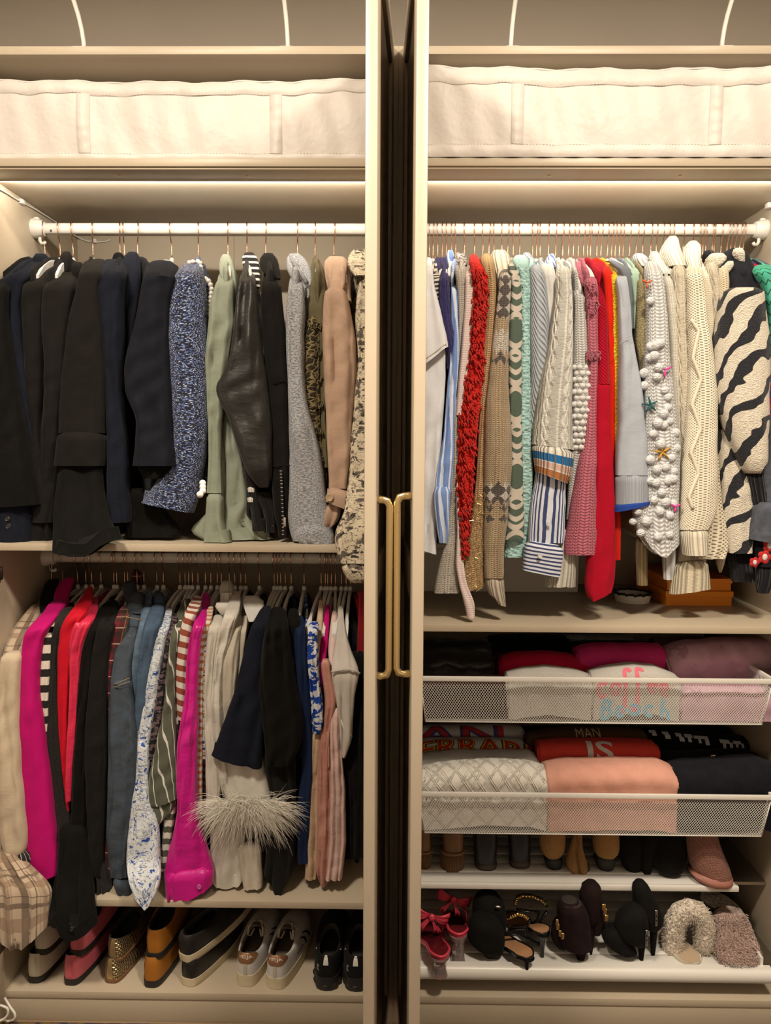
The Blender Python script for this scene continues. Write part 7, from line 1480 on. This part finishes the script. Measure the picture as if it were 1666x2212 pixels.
# white sneakers
WLE = m_plain('white_leather', lin(206, 198, 186), .5, .03, bump=.03); BRZ = m_plain('bronze_leather', lin(168, 122, 86), .35, .05, .55); GLIN = m_plain('sand_lining', lin(120, 106, 84), .85); LAC = m_plain('white_lace', lin(190, 176, 152), .85)
for px, py, yaw, lab, a0 in ((530, 2131, .10, 'white sneaker with bronze heel tab, left of its pair', -.42), (594, 2137, .16, 'white sneaker with bronze heel tab and dark side stripes, right of its pair', .36)):
    s = Shoe('sneaker', lab, heelpos(px, py), yaw, L=27, W=9.0, st=3.0, hz=8.6, zt=9.6, toe=5.6, op=(.6, 6.0, 2.7), dip=1.6, upper=WLE, sole=CSOLE, lining=GLIN, group=LG, hw=.86)
    tb = s.patch('heel_tab', BRZ, -.72, .72, .55, 1.0, .12, 18, 8, lambda q: (.42+.2*abs(2*q-1)**2, 1.0)); tag(tb, 'bronze heel tab with brand lettering')
    s.text('VEJA', -.36, .36, .60, .80, m_plain('white_foil', (.75, .72, .68), .4), off=.2); s.text('VEJA', a0+.75 if a0 > 0 else -1.35, (a0+1.1) if a0 > 0 else -1.0, .16, .34, INK, off=.16)
    s.patch('heel_seam', LAC, -.02, .02, .05, .5, .1)
    for sd in (1, -1):
        for k in range(2): s.patch('side_stripe', INK, sd*(1.55+k*.22), sd*(1.63+k*.22), .12, .7, .1)
    for k in range(5):
        z0 = 9.4-.75*k; l = 12.4+1.9*k; pts = [s.w(l-.3, -2.5-.1*k, z0-.9), s.w(l, -1, z0+.25), s.w(l+.1, 1, z0+.25), s.w(l-.3, 2.5+.1*k, z0-.9)]; MB().tube([tuple(p) for p in pts], .3, 8, True, .6).build('lace', LAC, s.t, True)
    for sd in (-1, 1):
        pts = [s.w(12.2, 0, 9.9), s.w(11.2, sd*1.2, 10.2), s.w(9.8, sd*1.9, 9.2), s.w(9.2, sd*2.0, 7.6), s.w(9.8, sd*1.5, 6.9), s.w(11, sd*.8, 8.2)]; MB().tube([tuple(p) for p in pts], .26, 8).build('lace', LAC, s.t, True)
    tg = []; F = []
    for j in range(9):
        for i in range(7): w = (i-3)/3*2.2; l = 13.5-j*.55; tg.append(s.w(l, w, 7.6+j*.38-.12*w*w))
    for j in range(8):
        for i in range(6): q = j*7+i; F.append((q, q+1, q+8, q+7))
    add_mesh('tongue', tg, F, WLE, s.t)
RUNB = knit('black_running_mesh', (.014, .013, .013), .3, .3, .05); REFL = m_plain('reflective_strip', (.7, .68, .64), .4)
for px, py, lab in ((704, 2140, 'black running shoe with a grey heel stripe, beside the white sneakers'), (768, 2142, 'black running shoe half hidden by the left door')):
    s = Shoe('running_shoe', lab, heelpos(px, py), .05, L=27, W=9.2, st=3.4, hz=9.0, zt=9.8, toe=5.8, op=(.6, 6.0, 2.6), dip=1.4, upper=fab('black_mesh', (.010, .0095, .0095), .8), sole=BSOLE, group=LG, hw=.86)
    s.patch('heel_stripe', REFL, -.05, .05, .45, .85, .14); s.patch('heel_stripe', REFL, -.05, .05, .88, 1.0, .14); s.text('OC', -.42, -.26, .22, .42, REFL, off=.12)
    for a in (-1.0, 1.0): s.patch('side_mark', REFL, a, a+.05*(1 if a > 0 else -1), .62, .78, .12)
    for k in range(7): a = -.9+k*.3; cl, cw = s.C(a, -.55); p = s.w(cl, cw, 1.0); MB().sphere(p, 1.15, 10, 6, (1, 1, .85)).build('sole_pod', BSOLE, s.t, True)
# ------------------------------------------------------------------ shoe racks in the right wardrobe
CI = (880, 1780, 2.1196)
ZR1 = 33.0
t = thing('shoe_shelf', 'white ribbed shoe shelf under the lower mesh basket', 'shoe rack', (47, 30, ZR1-1.6))
autosmooth(MB().box(4.0, 89.3, 8.0, 9.2, ZR1-1.5, ZR1, .3).build('front_edge', WHITEMETAL, t))
y = 9.3
for k in range(9): autosmooth(MB().box(4.2, 89.0, y, y+4.3, ZR1-1.2+.15*(k % 2), ZR1-.25+.12*(k % 2), .12).build('slat', WHITEMETAL, t)); y += 4.6
for xx in (5.0, 88.0): MB().box(xx, xx+.9, 9, 51, ZR1-1.9, ZR1-1.2).build('bearer', WHITEMETAL, t)
for a, b in ((ra+.02, 4.2), (88.9, rb-.02)): MB().box(a, b, 12, 48, ZR1-1.8, ZR1-1.0).build('runner', STEEL, t)
ZR2 = 15.2
t = thing('pull_out_shoe_rack', 'white pull-out shoe rack with rounded front rail at the bottom right', 'shoe rack', (49, 25, ZR2-2.5))
mb = MB(); pr = []
for k in range(17): a = math.radians(90+180*k/16); pr.append((1.0+1.5*math.cos(a)*.9, ZR2-1.2+1.8*math.sin(a)))
pr += [(2.4, ZR2-3.0), (2.4, ZR2+.6)]
V = [(xx, p[0], p[1]) for xx in (3.2, 95.0) for p in pr]; n = len(pr); F = [(i, (i+1) % n, n+(i+1) % n, n+i) for i in range(n)]+[tuple(range(n-1, -1, -1)), tuple(range(n, 2*n))]
autosmooth(add_mesh('front_rail', V, F, WHITEMETAL, t))
y = 2.6
for k in range(10): autosmooth(MB().box(4.0, 92.6, y, y+4.2, ZR2-1.4, ZR2-.3+.14*(k % 2), .14).build('slat', WHITEMETAL, t)); y += 4.65
for a, b in ((3.4, 4.0), (92.7, 93.4)): MB().box(a, b, 2.4, 50, ZR2-2, ZR2+2.6).build('side_rail', WHITEMETAL, t)
for a, b in ((ra+.02, 3.3), (93.5, rb-.02)): MB().box(a, b, 4, 48, ZR2-1.2, ZR2).build('runner', STEEL, t)
q = at(1652, 2082, 6); autosmooth(MB().lathe((92.7, 6, ZR2+1.2), [(.4, 0), (.35, .2)], 12, (-1, 0, 0)).build('screw', STEEL, t))
# boots on the upper rack, heels towards the viewer
G1 = 'boots on the ribbed shoe shelf'
def onI(a, b, z=ZR1): return zat(CI[0]+a/CI[2], CI[1]+b/CI[2], z)
def boot(name, label, parts, base, cat='boot', group=G1, zr=ZR1):
    """parts: (name, rows in crop CI, material, kwargs); base: pixel of the heel's lowest point, which fixes its depth"""
    p = onI(*base, zr); t = thing(name, label, cat, (p[0], p[1]+3, zr), group)
    for (n, rows, m, kw) in parts:
        k = dict(Y=p[1]+3, t=3.4, fold=.08, lam=5, p=.9, smooth=1, hollow=0, jit=0); k.update(kw); piece(t, n, CI, rows, m, **k)
    return t, p
BRB = m_plain('brown_boot_leather', lin(128, 92, 56), .42, .06); BRH = rib('brown_lug_rubber', lin(120, 84, 48), .35, .2)
boot('boot', 'brown leather boot with moulded heel, half hidden by the right door', [('shaft', [(-90, 30, 112), (20, 42, 106), (112, 44, 108)], BRB, {}), ('heel', [(108, 38, 112), (160, 40, 112), (214, 44, 106)], BRH, dict(t=3.7)), ('rand', [(110, 36, 114), (120, 36, 114)], BRB, dict(t=3.9))], (72, 216))
boot('boot', 'brown leather boot with moulded heel, fully in view', [('shaft', [(-90, 150, 270), (20, 160, 258), (108, 162, 256)], BRB, {}), ('heel', [(104, 150, 262), (160, 150, 262), (216, 156, 254)], BRH, dict(t=3.9)), ('rand', [(106, 150, 264), (118, 150, 264)], BRB, dict(t=4.1))], (205, 218))
GRH = m_plain('grey_brown_heel', lin(62, 50, 42), .6, .05)
boot('boot', 'black leather boot with grey-brown heel, next to the brown boots', [('shaft', [(-90, 290, 420), (20, 300, 412), (160, 308, 408)], BLL, {}), ('heel', [(158, 306, 411), (190, 310, 410), (214, 318, 402)], GRH, dict(t=3.5))], (358, 216))
boot('boot', 'black leather boot with grey-brown heel, next to the tan boots', [('shaft', [(-90, 450, 575), (20, 460, 564), (148, 466, 562)], BLL, {}), ('heel', [(146, 464, 564), (180, 466, 563), (206, 472, 556)], GRH, dict(t=3.5))], (512, 208))
TSU = fab('tan_suede', lin(166, 122, 72), .95, .08, .2); TSU2 = fab('tan_suede_light', lin(150, 110, 66), .95, .08, .2)
boot('ankle_boot', 'tan suede ankle boot with black block heel, left of its pair', [('upper', [(-90, 615, 725), (20, 612, 722), (80, 604, 724), (125, 612, 718), (152, 632, 700), (160, 650, 684)], TSU, {}), ('heel', [(140, 622, 712), (180, 632, 710), (216, 644, 704)], BSOLE, dict(t=3.0))], (672, 219))
boot('folded_boot_shaft', 'slouched tan suede boot lying folded between the tan ankle boots', [('shaft', [(-60, 756, 800), (40, 765, 800), (110, 742, 802), (170, 726, 822), (205, 728, 835), (236, 770, 815)], TSU2, dict(t=2.4, fold=.5, lam=2)), ('fold', [(20, 776, 800), (120, 772, 800), (190, 770, 792)], TSU, dict(t=3.0)), ('opening', [(180, 800, 838), (210, 805, 836), (230, 812, 826)], LIN, dict(t=2.7))], (790, 238))
boot('ankle_boot', 'tan suede ankle boot with black block heel, right of its pair', [('upper', [(-90, 850, 965), (20, 850, 966), (90, 848, 972), (130, 854, 966), (160, 880, 940), (167, 895, 925)], TSU, {}), ('heel', [(130, 846, 962), (180, 862, 948), (222, 884, 936)], BSOLE, dict(t=3.0))], (908, 224))
SUB = fab('black_suede', (.008, .0075, .0075), .95, .2, .2)
boot('boot', 'black suede boot right of the tan ankle boots', [('shaft', [(-90, 975, 1085), (60, 968, 1082), (150, 972, 1080), (200, 990, 1078), (226, 1012, 1060)], SUB, {})], (1030, 227))
boot('boot', 'black suede boot with a narrow block heel, second black one from the tan boots', [('shaft', [(-90, 1060, 1175), (60, 1066, 1170), (160, 1070, 1130), (220, 1074, 1118), (246, 1082, 1106)], SUB, {}), ('heel', [(180, 1078, 1116), (246, 1084, 1106)], BSOLE, dict(t=1.8))], (1092, 247))
boot('boot', 'black suede boot with angled heel beside the pink knit boot', [('shaft', [(-90, 1120, 1280), (60, 1118, 1282), (150, 1120, 1278), (200, 1135, 1262), (222, 1160, 1240)], SUB, {}), ('heel', [(180, 1130, 1215), (225, 1150, 1208), (252, 1170, 1204)], BSOLE, dict(t=1.8))], (1185, 253))
PKB = knit('dusty_pink_knit', lin(178, 122, 102), .55, .45, .25); PKS = m_plain('pink_rubber', lin(166, 108, 90), .6, .04)
boot('knit_boot', 'dusty pink knitted boot with rubber sole at the right end of the shelf', [('shaft', [(-90, 1268, 1400), (60, 1274, 1418), (120, 1282, 1440), (170, 1292, 1462), (215, 1310, 1480), (245, 1350, 1480)], PKB, dict(t=4.4)), ('sole', [(195, 1284, 1482, 20), (235, 1300, 1484, 15), (262, 1345, 1480, 8), (278, 1390, 1455)], PKS, dict(t=5.0))], (1420, 280))
# ------------------------------------------------------------------ shoes on the pull-out rack
G2 = 'shoes on the pull-out rack'
def footbed(t, heel, yaw, L, W, hh, mat, insole, th=.8, rim=0.0, th2=.55, name='sole'):
    """a high-heeled footbed: returns F(l, w, z) -> world"""
    cy, sy = math.cos(yaw), math.sin(yaw); fl = np.array([sy, cy, 0]); fw = np.array([cy, -sy, 0]); o = np.array(heel, float)
    def zl(l): k = l/L; return hh*(1-min(1, max(0, (k-.12)/.55))**1.3 if k > .12 else 1)*1.0+.5 if k < .67 else .5+.6*max(0, k-.85)
    def hw(l): k = l/L; return W/2*(.72+.0*k+.28*math.exp(-((k-.68)/.2)**2)-.06*math.exp(-((k-.38)/.15)**2))*min(1, math.sqrt(max(0, k)*9+.02))*min(1, math.sqrt(max(0, 1-k)*7+.02))
    def F_(l, w, z=0.0): return o+fl*l+fw*w*hw(l)+np.array([0, 0, zl(l)+z])
    n, m = 30, 9; V = []; Fc = []
    for lev in (0, -th):
        for i in range(n+1):
            for j in range(m): V.append(F_(L*i/n, -1+2*j/(m-1), lev))
    off = (n+1)*m
    for i in range(n):
        for j in range(m-1): a = i*m+j; Fc.append((a, a+1, a+m+1, a+m)); Fc.append((off+a, off+a+m, off+a+m+1, off+a+1))
        for j in (0, m-1): a = i*m+j; Fc.append((a, a+m, off+a+m, off+a) if j == 0 else (a, off+a, off+a+m, a+m))
    Fc.append(tuple(range(m-1, -1, -1))+tuple(off+j for j in range(m)))
    autosmooth(add_mesh(name, V, Fc, mat, t), 40)
    V = []; Fc = []
    for i in range(n+1):
        for j in range(m): V.append(F_(.5+(L-1)*i/n, (-1+2*j/(m-1))*.86, .06))
    for i in range(n):
        for j in range(m-1): a = i*m+j; Fc.append((a, a+1, a+m+1, a+m))
    add_mesh('insole', V, Fc, insole, t)
    if rim: MB().tube([tuple(F_(L*k/40, sg*.97, .1)) for sg, ks in ((1, range(40, -1, -1)), (-1, range(0, 41))) for k in ks], rim, 6).build('rim', mat, t, True)
    return F_
PKP = m_plain('pink_satin_leather', lin(206, 62, 78), .35, .05); PKD = m_plain('clear_pink_insole', lin(96, 24, 30), .25, .1)
def glass_mat():
    t = NT('clear_acrylic'); t.put('Base Color', (.95, .8, .8)).put('Roughness', .08).put('Transmission Weight', .85).put('IOR', 1.45); return t.m
ACR = glass_mat()
def bow(t, c, s, ang, m):
    cx, cy, cz = c; ca, sa = math.cos(ang), math.sin(ang)
    def T(x, y, z): return (cx+(x*ca-z*sa)*s, cy+y*s, cz+(x*sa+z*ca)*s)
    for sg in (-1, 1):
        V = []; F = []; n, k_ = 10, 7
        for i in range(n):
            q = i/(n-1)
            for j in range(k_):
                v = (j/(k_-1)-.5)*2; wid = .35+1.5*math.sin(q*1.45); V.append(T(sg*(.3+4.0*q), -.9*math.sin(q*3.14)-.35*math.cos(v*7+q*2)*q, v*wid*.75+.25*q))
        for lay in (0,):
            for i in range(n-1):
                for j in range(k_-1): a = i*k_+j; F.append((a, a+1, a+k_+1, a+k_))
        o = add_mesh('bow_loop', V, F, m, t); sd = o.modifiers.new('thickness', 'SOLIDIFY'); sd.thickness = .25*S
        V = []; F = []
        for i in range(6):
            q = i/5
            for j in range(4): v = (j/3-.5)*2; V.append(T(sg*(.2+1.9*q)+v*.55*(.4+q), -.7-.4*q+.2*math.cos(v*3), -.4-2.7*q-(.6*abs(v) if i == 5 else 0)))
        for i in range(5):
            for j in range(3): a = i*4+j; F.append((a, a+1, a+5, a+4))
        o = add_mesh('bow_tail', V, F, m, t); sd = o.modifiers.new('thickness', 'SOLIDIFY'); sd.thickness = .2*S
    MB().sphere(T(0, -.9, 0), .85*s, 10, 8, (1.0, .8, 1.15)).build('bow_knot', m, t, True)
ZT = ZR2-.2
def mule(heel_px, bow_px, lab, yaw, hh=6.5, bs=1.0, bang=0.0, Lm=17):
    p0 = zat(CI[0]+heel_px[0]/CI[2], CI[1]+heel_px[1]/CI[2], ZT+hh); t = thing('mule', lab, 'shoe', (p0[0], p0[1]+8, ZT), G2)
    F_ = footbed(t, (p0[0], p0[1], ZT), yaw, Lm+6, 7.4, hh, PKP, PKD, .9, .35)
    b = F_(Lm*.9, 0, 0); bp = at(CI[0]+bow_px[0]/CI[2], CI[1]+bow_px[1]/CI[2], b[1]-2.0)
    bow(t, tuple(bp), bs, bang, PKP)
    for sg in (-1, 1):
        e = F_(Lm*.85, sg*.98, 0); MB().tube([tuple(e), tuple((e+bp)/2+np.array([sg*1.4, -.3, .6])), tuple(bp)], [.9, .8, .5], 8, True, .3).build('strap', PKP, t, True)
    h = F_(1.6, 0, -.9); autosmooth(MB().lathe((h[0], h[1], ZT), [(1.9, 0), (1.5, hh*.3), (1.6, hh*.7), (2.3, h[2]-ZT)], 20).build('heel', ACR, t))
mule((158, 618), (112, 418), 'pink mule with bow and clear heel, nearest the right door', -.16, 5.2, 1.05, -.25)
mule((236, 515), (212, 338), 'pink mule with bow and clear heel, behind its twin', .0, 7.4, 1.05, -.30, 15)
# black rounded shoes
def yI(a, b, z=ZT): return zat(CI[0]+a/CI[2], CI[1]+b/CI[2], z)[1]
def lump(name, label, parts, base):
    p = zat(CI[0]+base[0]/CI[2], CI[1]+base[1]/CI[2], ZT); t = thing(name, label, 'shoe', (p[0], p[1]+4, ZT), G2)
    for (n, rows, m, kw) in parts:
        k = dict(Y=p[1]+3, t=3.2, fold=.12, lam=4, p=.85, smooth=1, hollow=0, jit=0); k.update(kw); piece(t, n, CI, rows, m, **k)
    return t, p
PAT = m_plain('black_patent', (.010, .0095, .0095), .22, .1); VEL = fab('black_velvet_shoe', (.007, .0065, .0065), .9, .2, .2)
lump('court_shoe', 'black patent court shoe with small flared heel, right of the pink mules', [('upper', [(420, 290, 400), (470, 272, 440), (520, 272, 448), (550, 288, 446), (562, 335, 442), (575, 345, 438)], VEL, dict(t=3.4)), ('collar', [(515, 340, 440), (530, 335, 445), (555, 345, 442)], PAT, dict(t=4.9)), ('heel', [(585, 342, 436), (605, 352, 430), (618, 375, 408), (636, 384, 400)], PAT, dict(t=1.0))], (392, 642))
t, p = lump('court_shoe', 'black velvet court shoe standing behind its patent twin', [('upper', [(305, 340, 395), (330, 312, 425), (370, 298, 446), (420, 300, 455), (470, 320, 455), (500, 345, 440)], VEL, dict(t=4.2)), ('heel', [(480, 380, 440), (540, 395, 425)], PAT, dict(t=2.0))], (400, 575))
q = at(CI[0]+415/CI[2], CI[1]+380/CI[2], p[1]-1.2); MB().sphere(tuple(q), .6, 10, 6, (1.4, .4, .6)).build('ornament', STEEL, t, True)
# chain sandals
NUD = m_plain('nude_insole', lin(190, 138, 96), .45, .03); GCH = m_plain('gold_chain', (.86, .62, .24), .18, .05, 1.0)
def sandal(heel_px, lab, yaw, hh, arc_px, strap_px, L=22):
    p0 = zat(CI[0]+heel_px[0]/CI[2], CI[1]+heel_px[1]/CI[2], ZT+hh); t = thing('chain_sandal', lab, 'shoe', (p0[0], p0[1]+8, ZT), G2)
    F_ = footbed(t, (p0[0], p0[1], ZT), yaw, L, 7.4, hh, PAT, NUD, .7, .22)
    h = F_(1.4, 0, -.7); autosmooth(MB().lathe((h[0], h[1], ZT), [(.55, 0), (.5, hh*.3), (.8, hh*.75), (1.9, h[2]-ZT)], 16).build('heel', PAT, t))
    yb = F_(L*.7, 0, 0)[1]
    P = [at(CI[0]+a/CI[2], CI[1]+b/CI[2], yb-1.5*math.sin(math.pi*i/(len(arc_px)-1))) for i, (a, b) in enumerate(arc_px)]
    MB().tube([tuple(p+np.array([0, .5, -.2])) for p in P], .75, 8, True, .5).build('strap', PAT, t, True)
    for i in range(len(P)-1):
        for k in range(3):
            q = P[i]*(1-k/3)+P[i+1]*(k/3); MB().sphere(tuple(q), .62, 10, 6, (1.15, .8, .75)).build('chain_link', GCH, t, True)
    P = [at(CI[0]+a/CI[2], CI[1]+b/CI[2], F_(L*.45, 0, 0)[1]) for (a, b) in strap_px]
    MB().tube([tuple(p) for p in P], .62, 8, True, .5).build('ankle_strap', PAT, t, True)
sandal((565, 622), 'black sandal with gold chain strap, front one with the nude footbed showing', -.50, 3.6, [(452, 430), (475, 425), (505, 412), (535, 420), (560, 440)], [(560, 440), (548, 480), (545, 500), (570, 535), (610, 552), (600, 545), (500, 505), (445, 505)])
sandal((632, 512), 'black sandal with gold chain strap, behind its twin', -.30, 6.5, [(495, 365), (505, 340), (530, 330), (575, 332), (615, 350), (640, 372)], [(500, 390), (560, 400), (605, 405), (595, 440), (570, 460), (600, 460), (640, 400)], 20)
# heeled boots
BUR = fab('burgundy_suede', (.017, .009, .009), .9, .25, .25); SILV = m_plain('silver_zip', (.6, .58, .54), .25, .05, 1.0)
t, p = lump('heeled_boot', 'burgundy-brown stiletto ankle boot, front one of its pair', [('upper', [(345, 690, 790), (380, 684, 818), (440, 690, 836), (500, 694, 838), (540, 700, 842), (556, 716, 842)], BUR, dict(t=3.4)), ('toe', [(430, 672, 720), (490, 655, 715), (540, 662, 735), (565, 690, 735)], BUR, dict(t=2.4, Y=p[1]-1)), ('opening', [(340, 706, 770), (352, 690, 800), (385, 705, 806), (400, 740, 800)], LIN, dict(t=3.55)), ('heel', [(540, 742, 838), (572, 764, 830), (608, 776, 812), (645, 784, 803)], BUR, dict(t=.9))], (792, 652))
for (a, b) in ((686, 450), (690, 470), (700, 500), (712, 512)): q = at(CI[0]+a/CI[2], CI[1]+b/CI[2], p[1]-1.6); MB().box(q[0]-.35, q[0]+.35, q[1]-.2, q[1]+.2, q[2]-.8, q[2]+.8, .15).build('buckle', GCH, t, True)
t, p = lump('heeled_boot', 'burgundy-brown stiletto ankle boot, tall one behind its twin', [('upper', [(262, 815, 870), (285, 795, 888), (330, 788, 892), (400, 795, 895), (440, 812, 890), (456, 822, 872)], BUR, dict(t=3.0)), ('foot', [(400, 850, 905), (450, 845, 915), (500, 842, 885)], BUR, dict(t=3)), ('opening', [(266, 818, 872), (300, 830, 888), (335, 850, 886)], LIN, dict(t=3.5)), ('heel', [(440, 828, 862), (510, 832, 858), (610, 829, 845)], BUR, dict(t=.9))], (840, 622))
for (a, b) in ((900, 380), (906, 400), (912, 430)): q = at(CI[0]+a/CI[2], CI[1]+b/CI[2], p[1]-.5); MB().box(q[0]-.5, q[0]+.5, q[1]-.2, q[1]+.2, q[2]-.8, q[2]+.8, .15).build('buckle', GCH, t, True)
t, p = lump('heeled_boot', 'black suede stiletto bootie with silver zip, front one of its pair', [('upper', [(368, 1020, 1075), (390, 985, 1090), (430, 955, 1100), (490, 948, 1102), (535, 1000, 1095), (552, 1040, 1085)], SUB, dict(t=3.4)), ('toe', [(470, 905, 990), (512, 885, 1000), (552, 905, 1040), (582, 960, 1050)], SUB, dict(t=2.6, Y=p[1]+1)), ('heel', [(530, 1050, 1092), (585, 1060, 1086), (645, 1064, 1077)], SUB, dict(t=.8))], (1070, 656))
for b in (500, 520, 540): q = at(CI[0]+1096/CI[2], CI[1]+b/CI[2], p[1]-.6); MB().box(q[0]-.3, q[0]+.3, q[1]-.2, q[1]+.2, q[2]-.9, q[2]+.9, .12).build('zip_pull', SILV, t, True)
t, p = lump('heeled_boot', 'black suede stiletto bootie with silver zip, behind its twin', [('upper', [(258, 1040, 1090), (290, 1028, 1110), (350, 1040, 1140), (420, 1060, 1172), (462, 1085, 1168), (482, 1100, 1150)], SUB, dict(t=3.4)), ('strap', [(265, 1045, 1062), (310, 1028, 1044), (360, 1030, 1046)], SUB, dict(t=1.5)), ('heel', [(465, 1108, 1148), (545, 1114, 1140), (620, 1117, 1131)], SUB, dict(t=.8))], (1124, 632))
for b in (410, 430, 450): q = at(CI[0]+1140/CI[2], CI[1]+b/CI[2], p[1]-.6); MB().box(q[0]-.3, q[0]+.3, q[1]-.2, q[1]+.2, q[2]-.9, q[2]+.9, .12).build('zip_pull', SILV, t, True)
# fluffy slippers
FUR = boucle('cream_fur', lin(206, 186, 158), lin(232, 216, 192), 1.4, .5); FURP = boucle('rose_fur', lin(192, 158, 140), lin(216, 188, 170), 1.0, .5)
def furry(t, name, surf_pts, n, ln, mat, seed):
    rg = random.Random(seed); mb = MB()
    for i in range(n):
        p, d = surf_pts(rg); p = np.array(p); d = np.array(d)+np.array([rg.gauss(0, .5), rg.gauss(0, .4), rg.gauss(-.25, .5)]); d /= np.linalg.norm(d); l = ln*rg.uniform(.5, 1.2)
        mb.tube([tuple(p-d*.2), tuple(p+d*l*.6), tuple(p+d*l+np.array([0, 0, -.25*l]))], [.11, .09, .02], 3, False)
    tag(mb.build(name, mat, t, True), kind='stuff')
p = zat(CI[0]+1300/CI[2], CI[1]+655/CI[2], ZT)
t = thing('fur_slipper', 'fluffy cream fur slide slipper with its opening facing the viewer', 'slipper', (p[0], p[1]+10, ZT), G2)
hp = (p[0]+1.5, 2.8, ZT-.4); FS = footbed(t, hp, -.26, 25, 9.4, .6, CRL, fab('cream_plush_insole', lin(190, 164, 132), .95, .08, .3), 1.4)
arcp = [at(CI[0]+a/CI[2], CI[1]+b/CI[2], 9.0) for a, b in ((1228, 612), (1214, 560), (1214, 500), (1226, 445), (1252, 405), (1290, 388), (1328, 400), (1352, 440), (1360, 495), (1358, 545), (1348, 590))]
MB().tube([tuple(q) for q in arcp], [2.0]+[2.7]*9+[2.0], 14).build('fur_band', FUR, t, True)
def sp(rg):
    k = rg.uniform(0, 10); i = min(9, int(k)); c = arcp[i]*(1-(k-i))+arcp[i+1]*(k-i); d = np.array([rg.gauss(0, 1), -abs(rg.gauss(0, 1)), rg.gauss(0, 1)]); d /= np.linalg.norm(d); return c+d*2.5, d
furry(t, 'fur', sp, 2200, 1.0, FUR, 5)
p = zat(CI[0]+1500/CI[2], CI[1]+655/CI[2], ZT)
t = thing('fur_slipper', 'rosy fur slipper lying sole up at the right end of the rack', 'slipper', (p[0], p[1]+10, ZT), G2)
piece(t, 'fur_upper', CI, [(398, 1430, 1540), (430, 1404, 1560), (480, 1398, 1578), (540, 1396, 1604), (590, 1404, 1620), (630, 1430, 1620), (655, 1470, 1600)], FURP, Y=[(398, 14), (655, 4)], t=4.2, fold=.12, lam=4, p=.9, hollow=0)
piece(t, 'fur_strap', CI, [(318, 1322, 1440), (350, 1335, 1500), (390, 1420, 1535), (430, 1490, 1552)], FUR, Y=[(318, 24), (430, 14)], t=2.2, fold=.1, p=.9, hollow=0)
rows = [(430, 1404, 1560), (480, 1398, 1578), (540, 1396, 1604), (590, 1404, 1620), (630, 1430, 1620)]
def sp2(rg):
    yy = rg.uniform(415, 645); f = rg.uniform(0, 1); xl = np.interp(yy, [r[0] for r in rows], [r[1] for r in rows]); xr = np.interp(yy, [r[0] for r in rows], [r[2] for r in rows]); Yc = np.interp(yy, [398, 655], [14, 4])
    return at(CI[0]+(xl+(xr-xl)*f)/CI[2], CI[1]+yy/CI[2], Yc-4.0*math.sqrt(max(.02, 1-(2*f-1)**2))), (2*f-1, -.7, .1)
furry(t, 'fur', sp2, 1300, .6, FURP, 6)
# remove the stray helper mesh of the printed mark if any is left at top level
for o in list(bpy.data.objects):
    if o.name.startswith('lettering_tmp'): bpy.data.objects.remove(o)
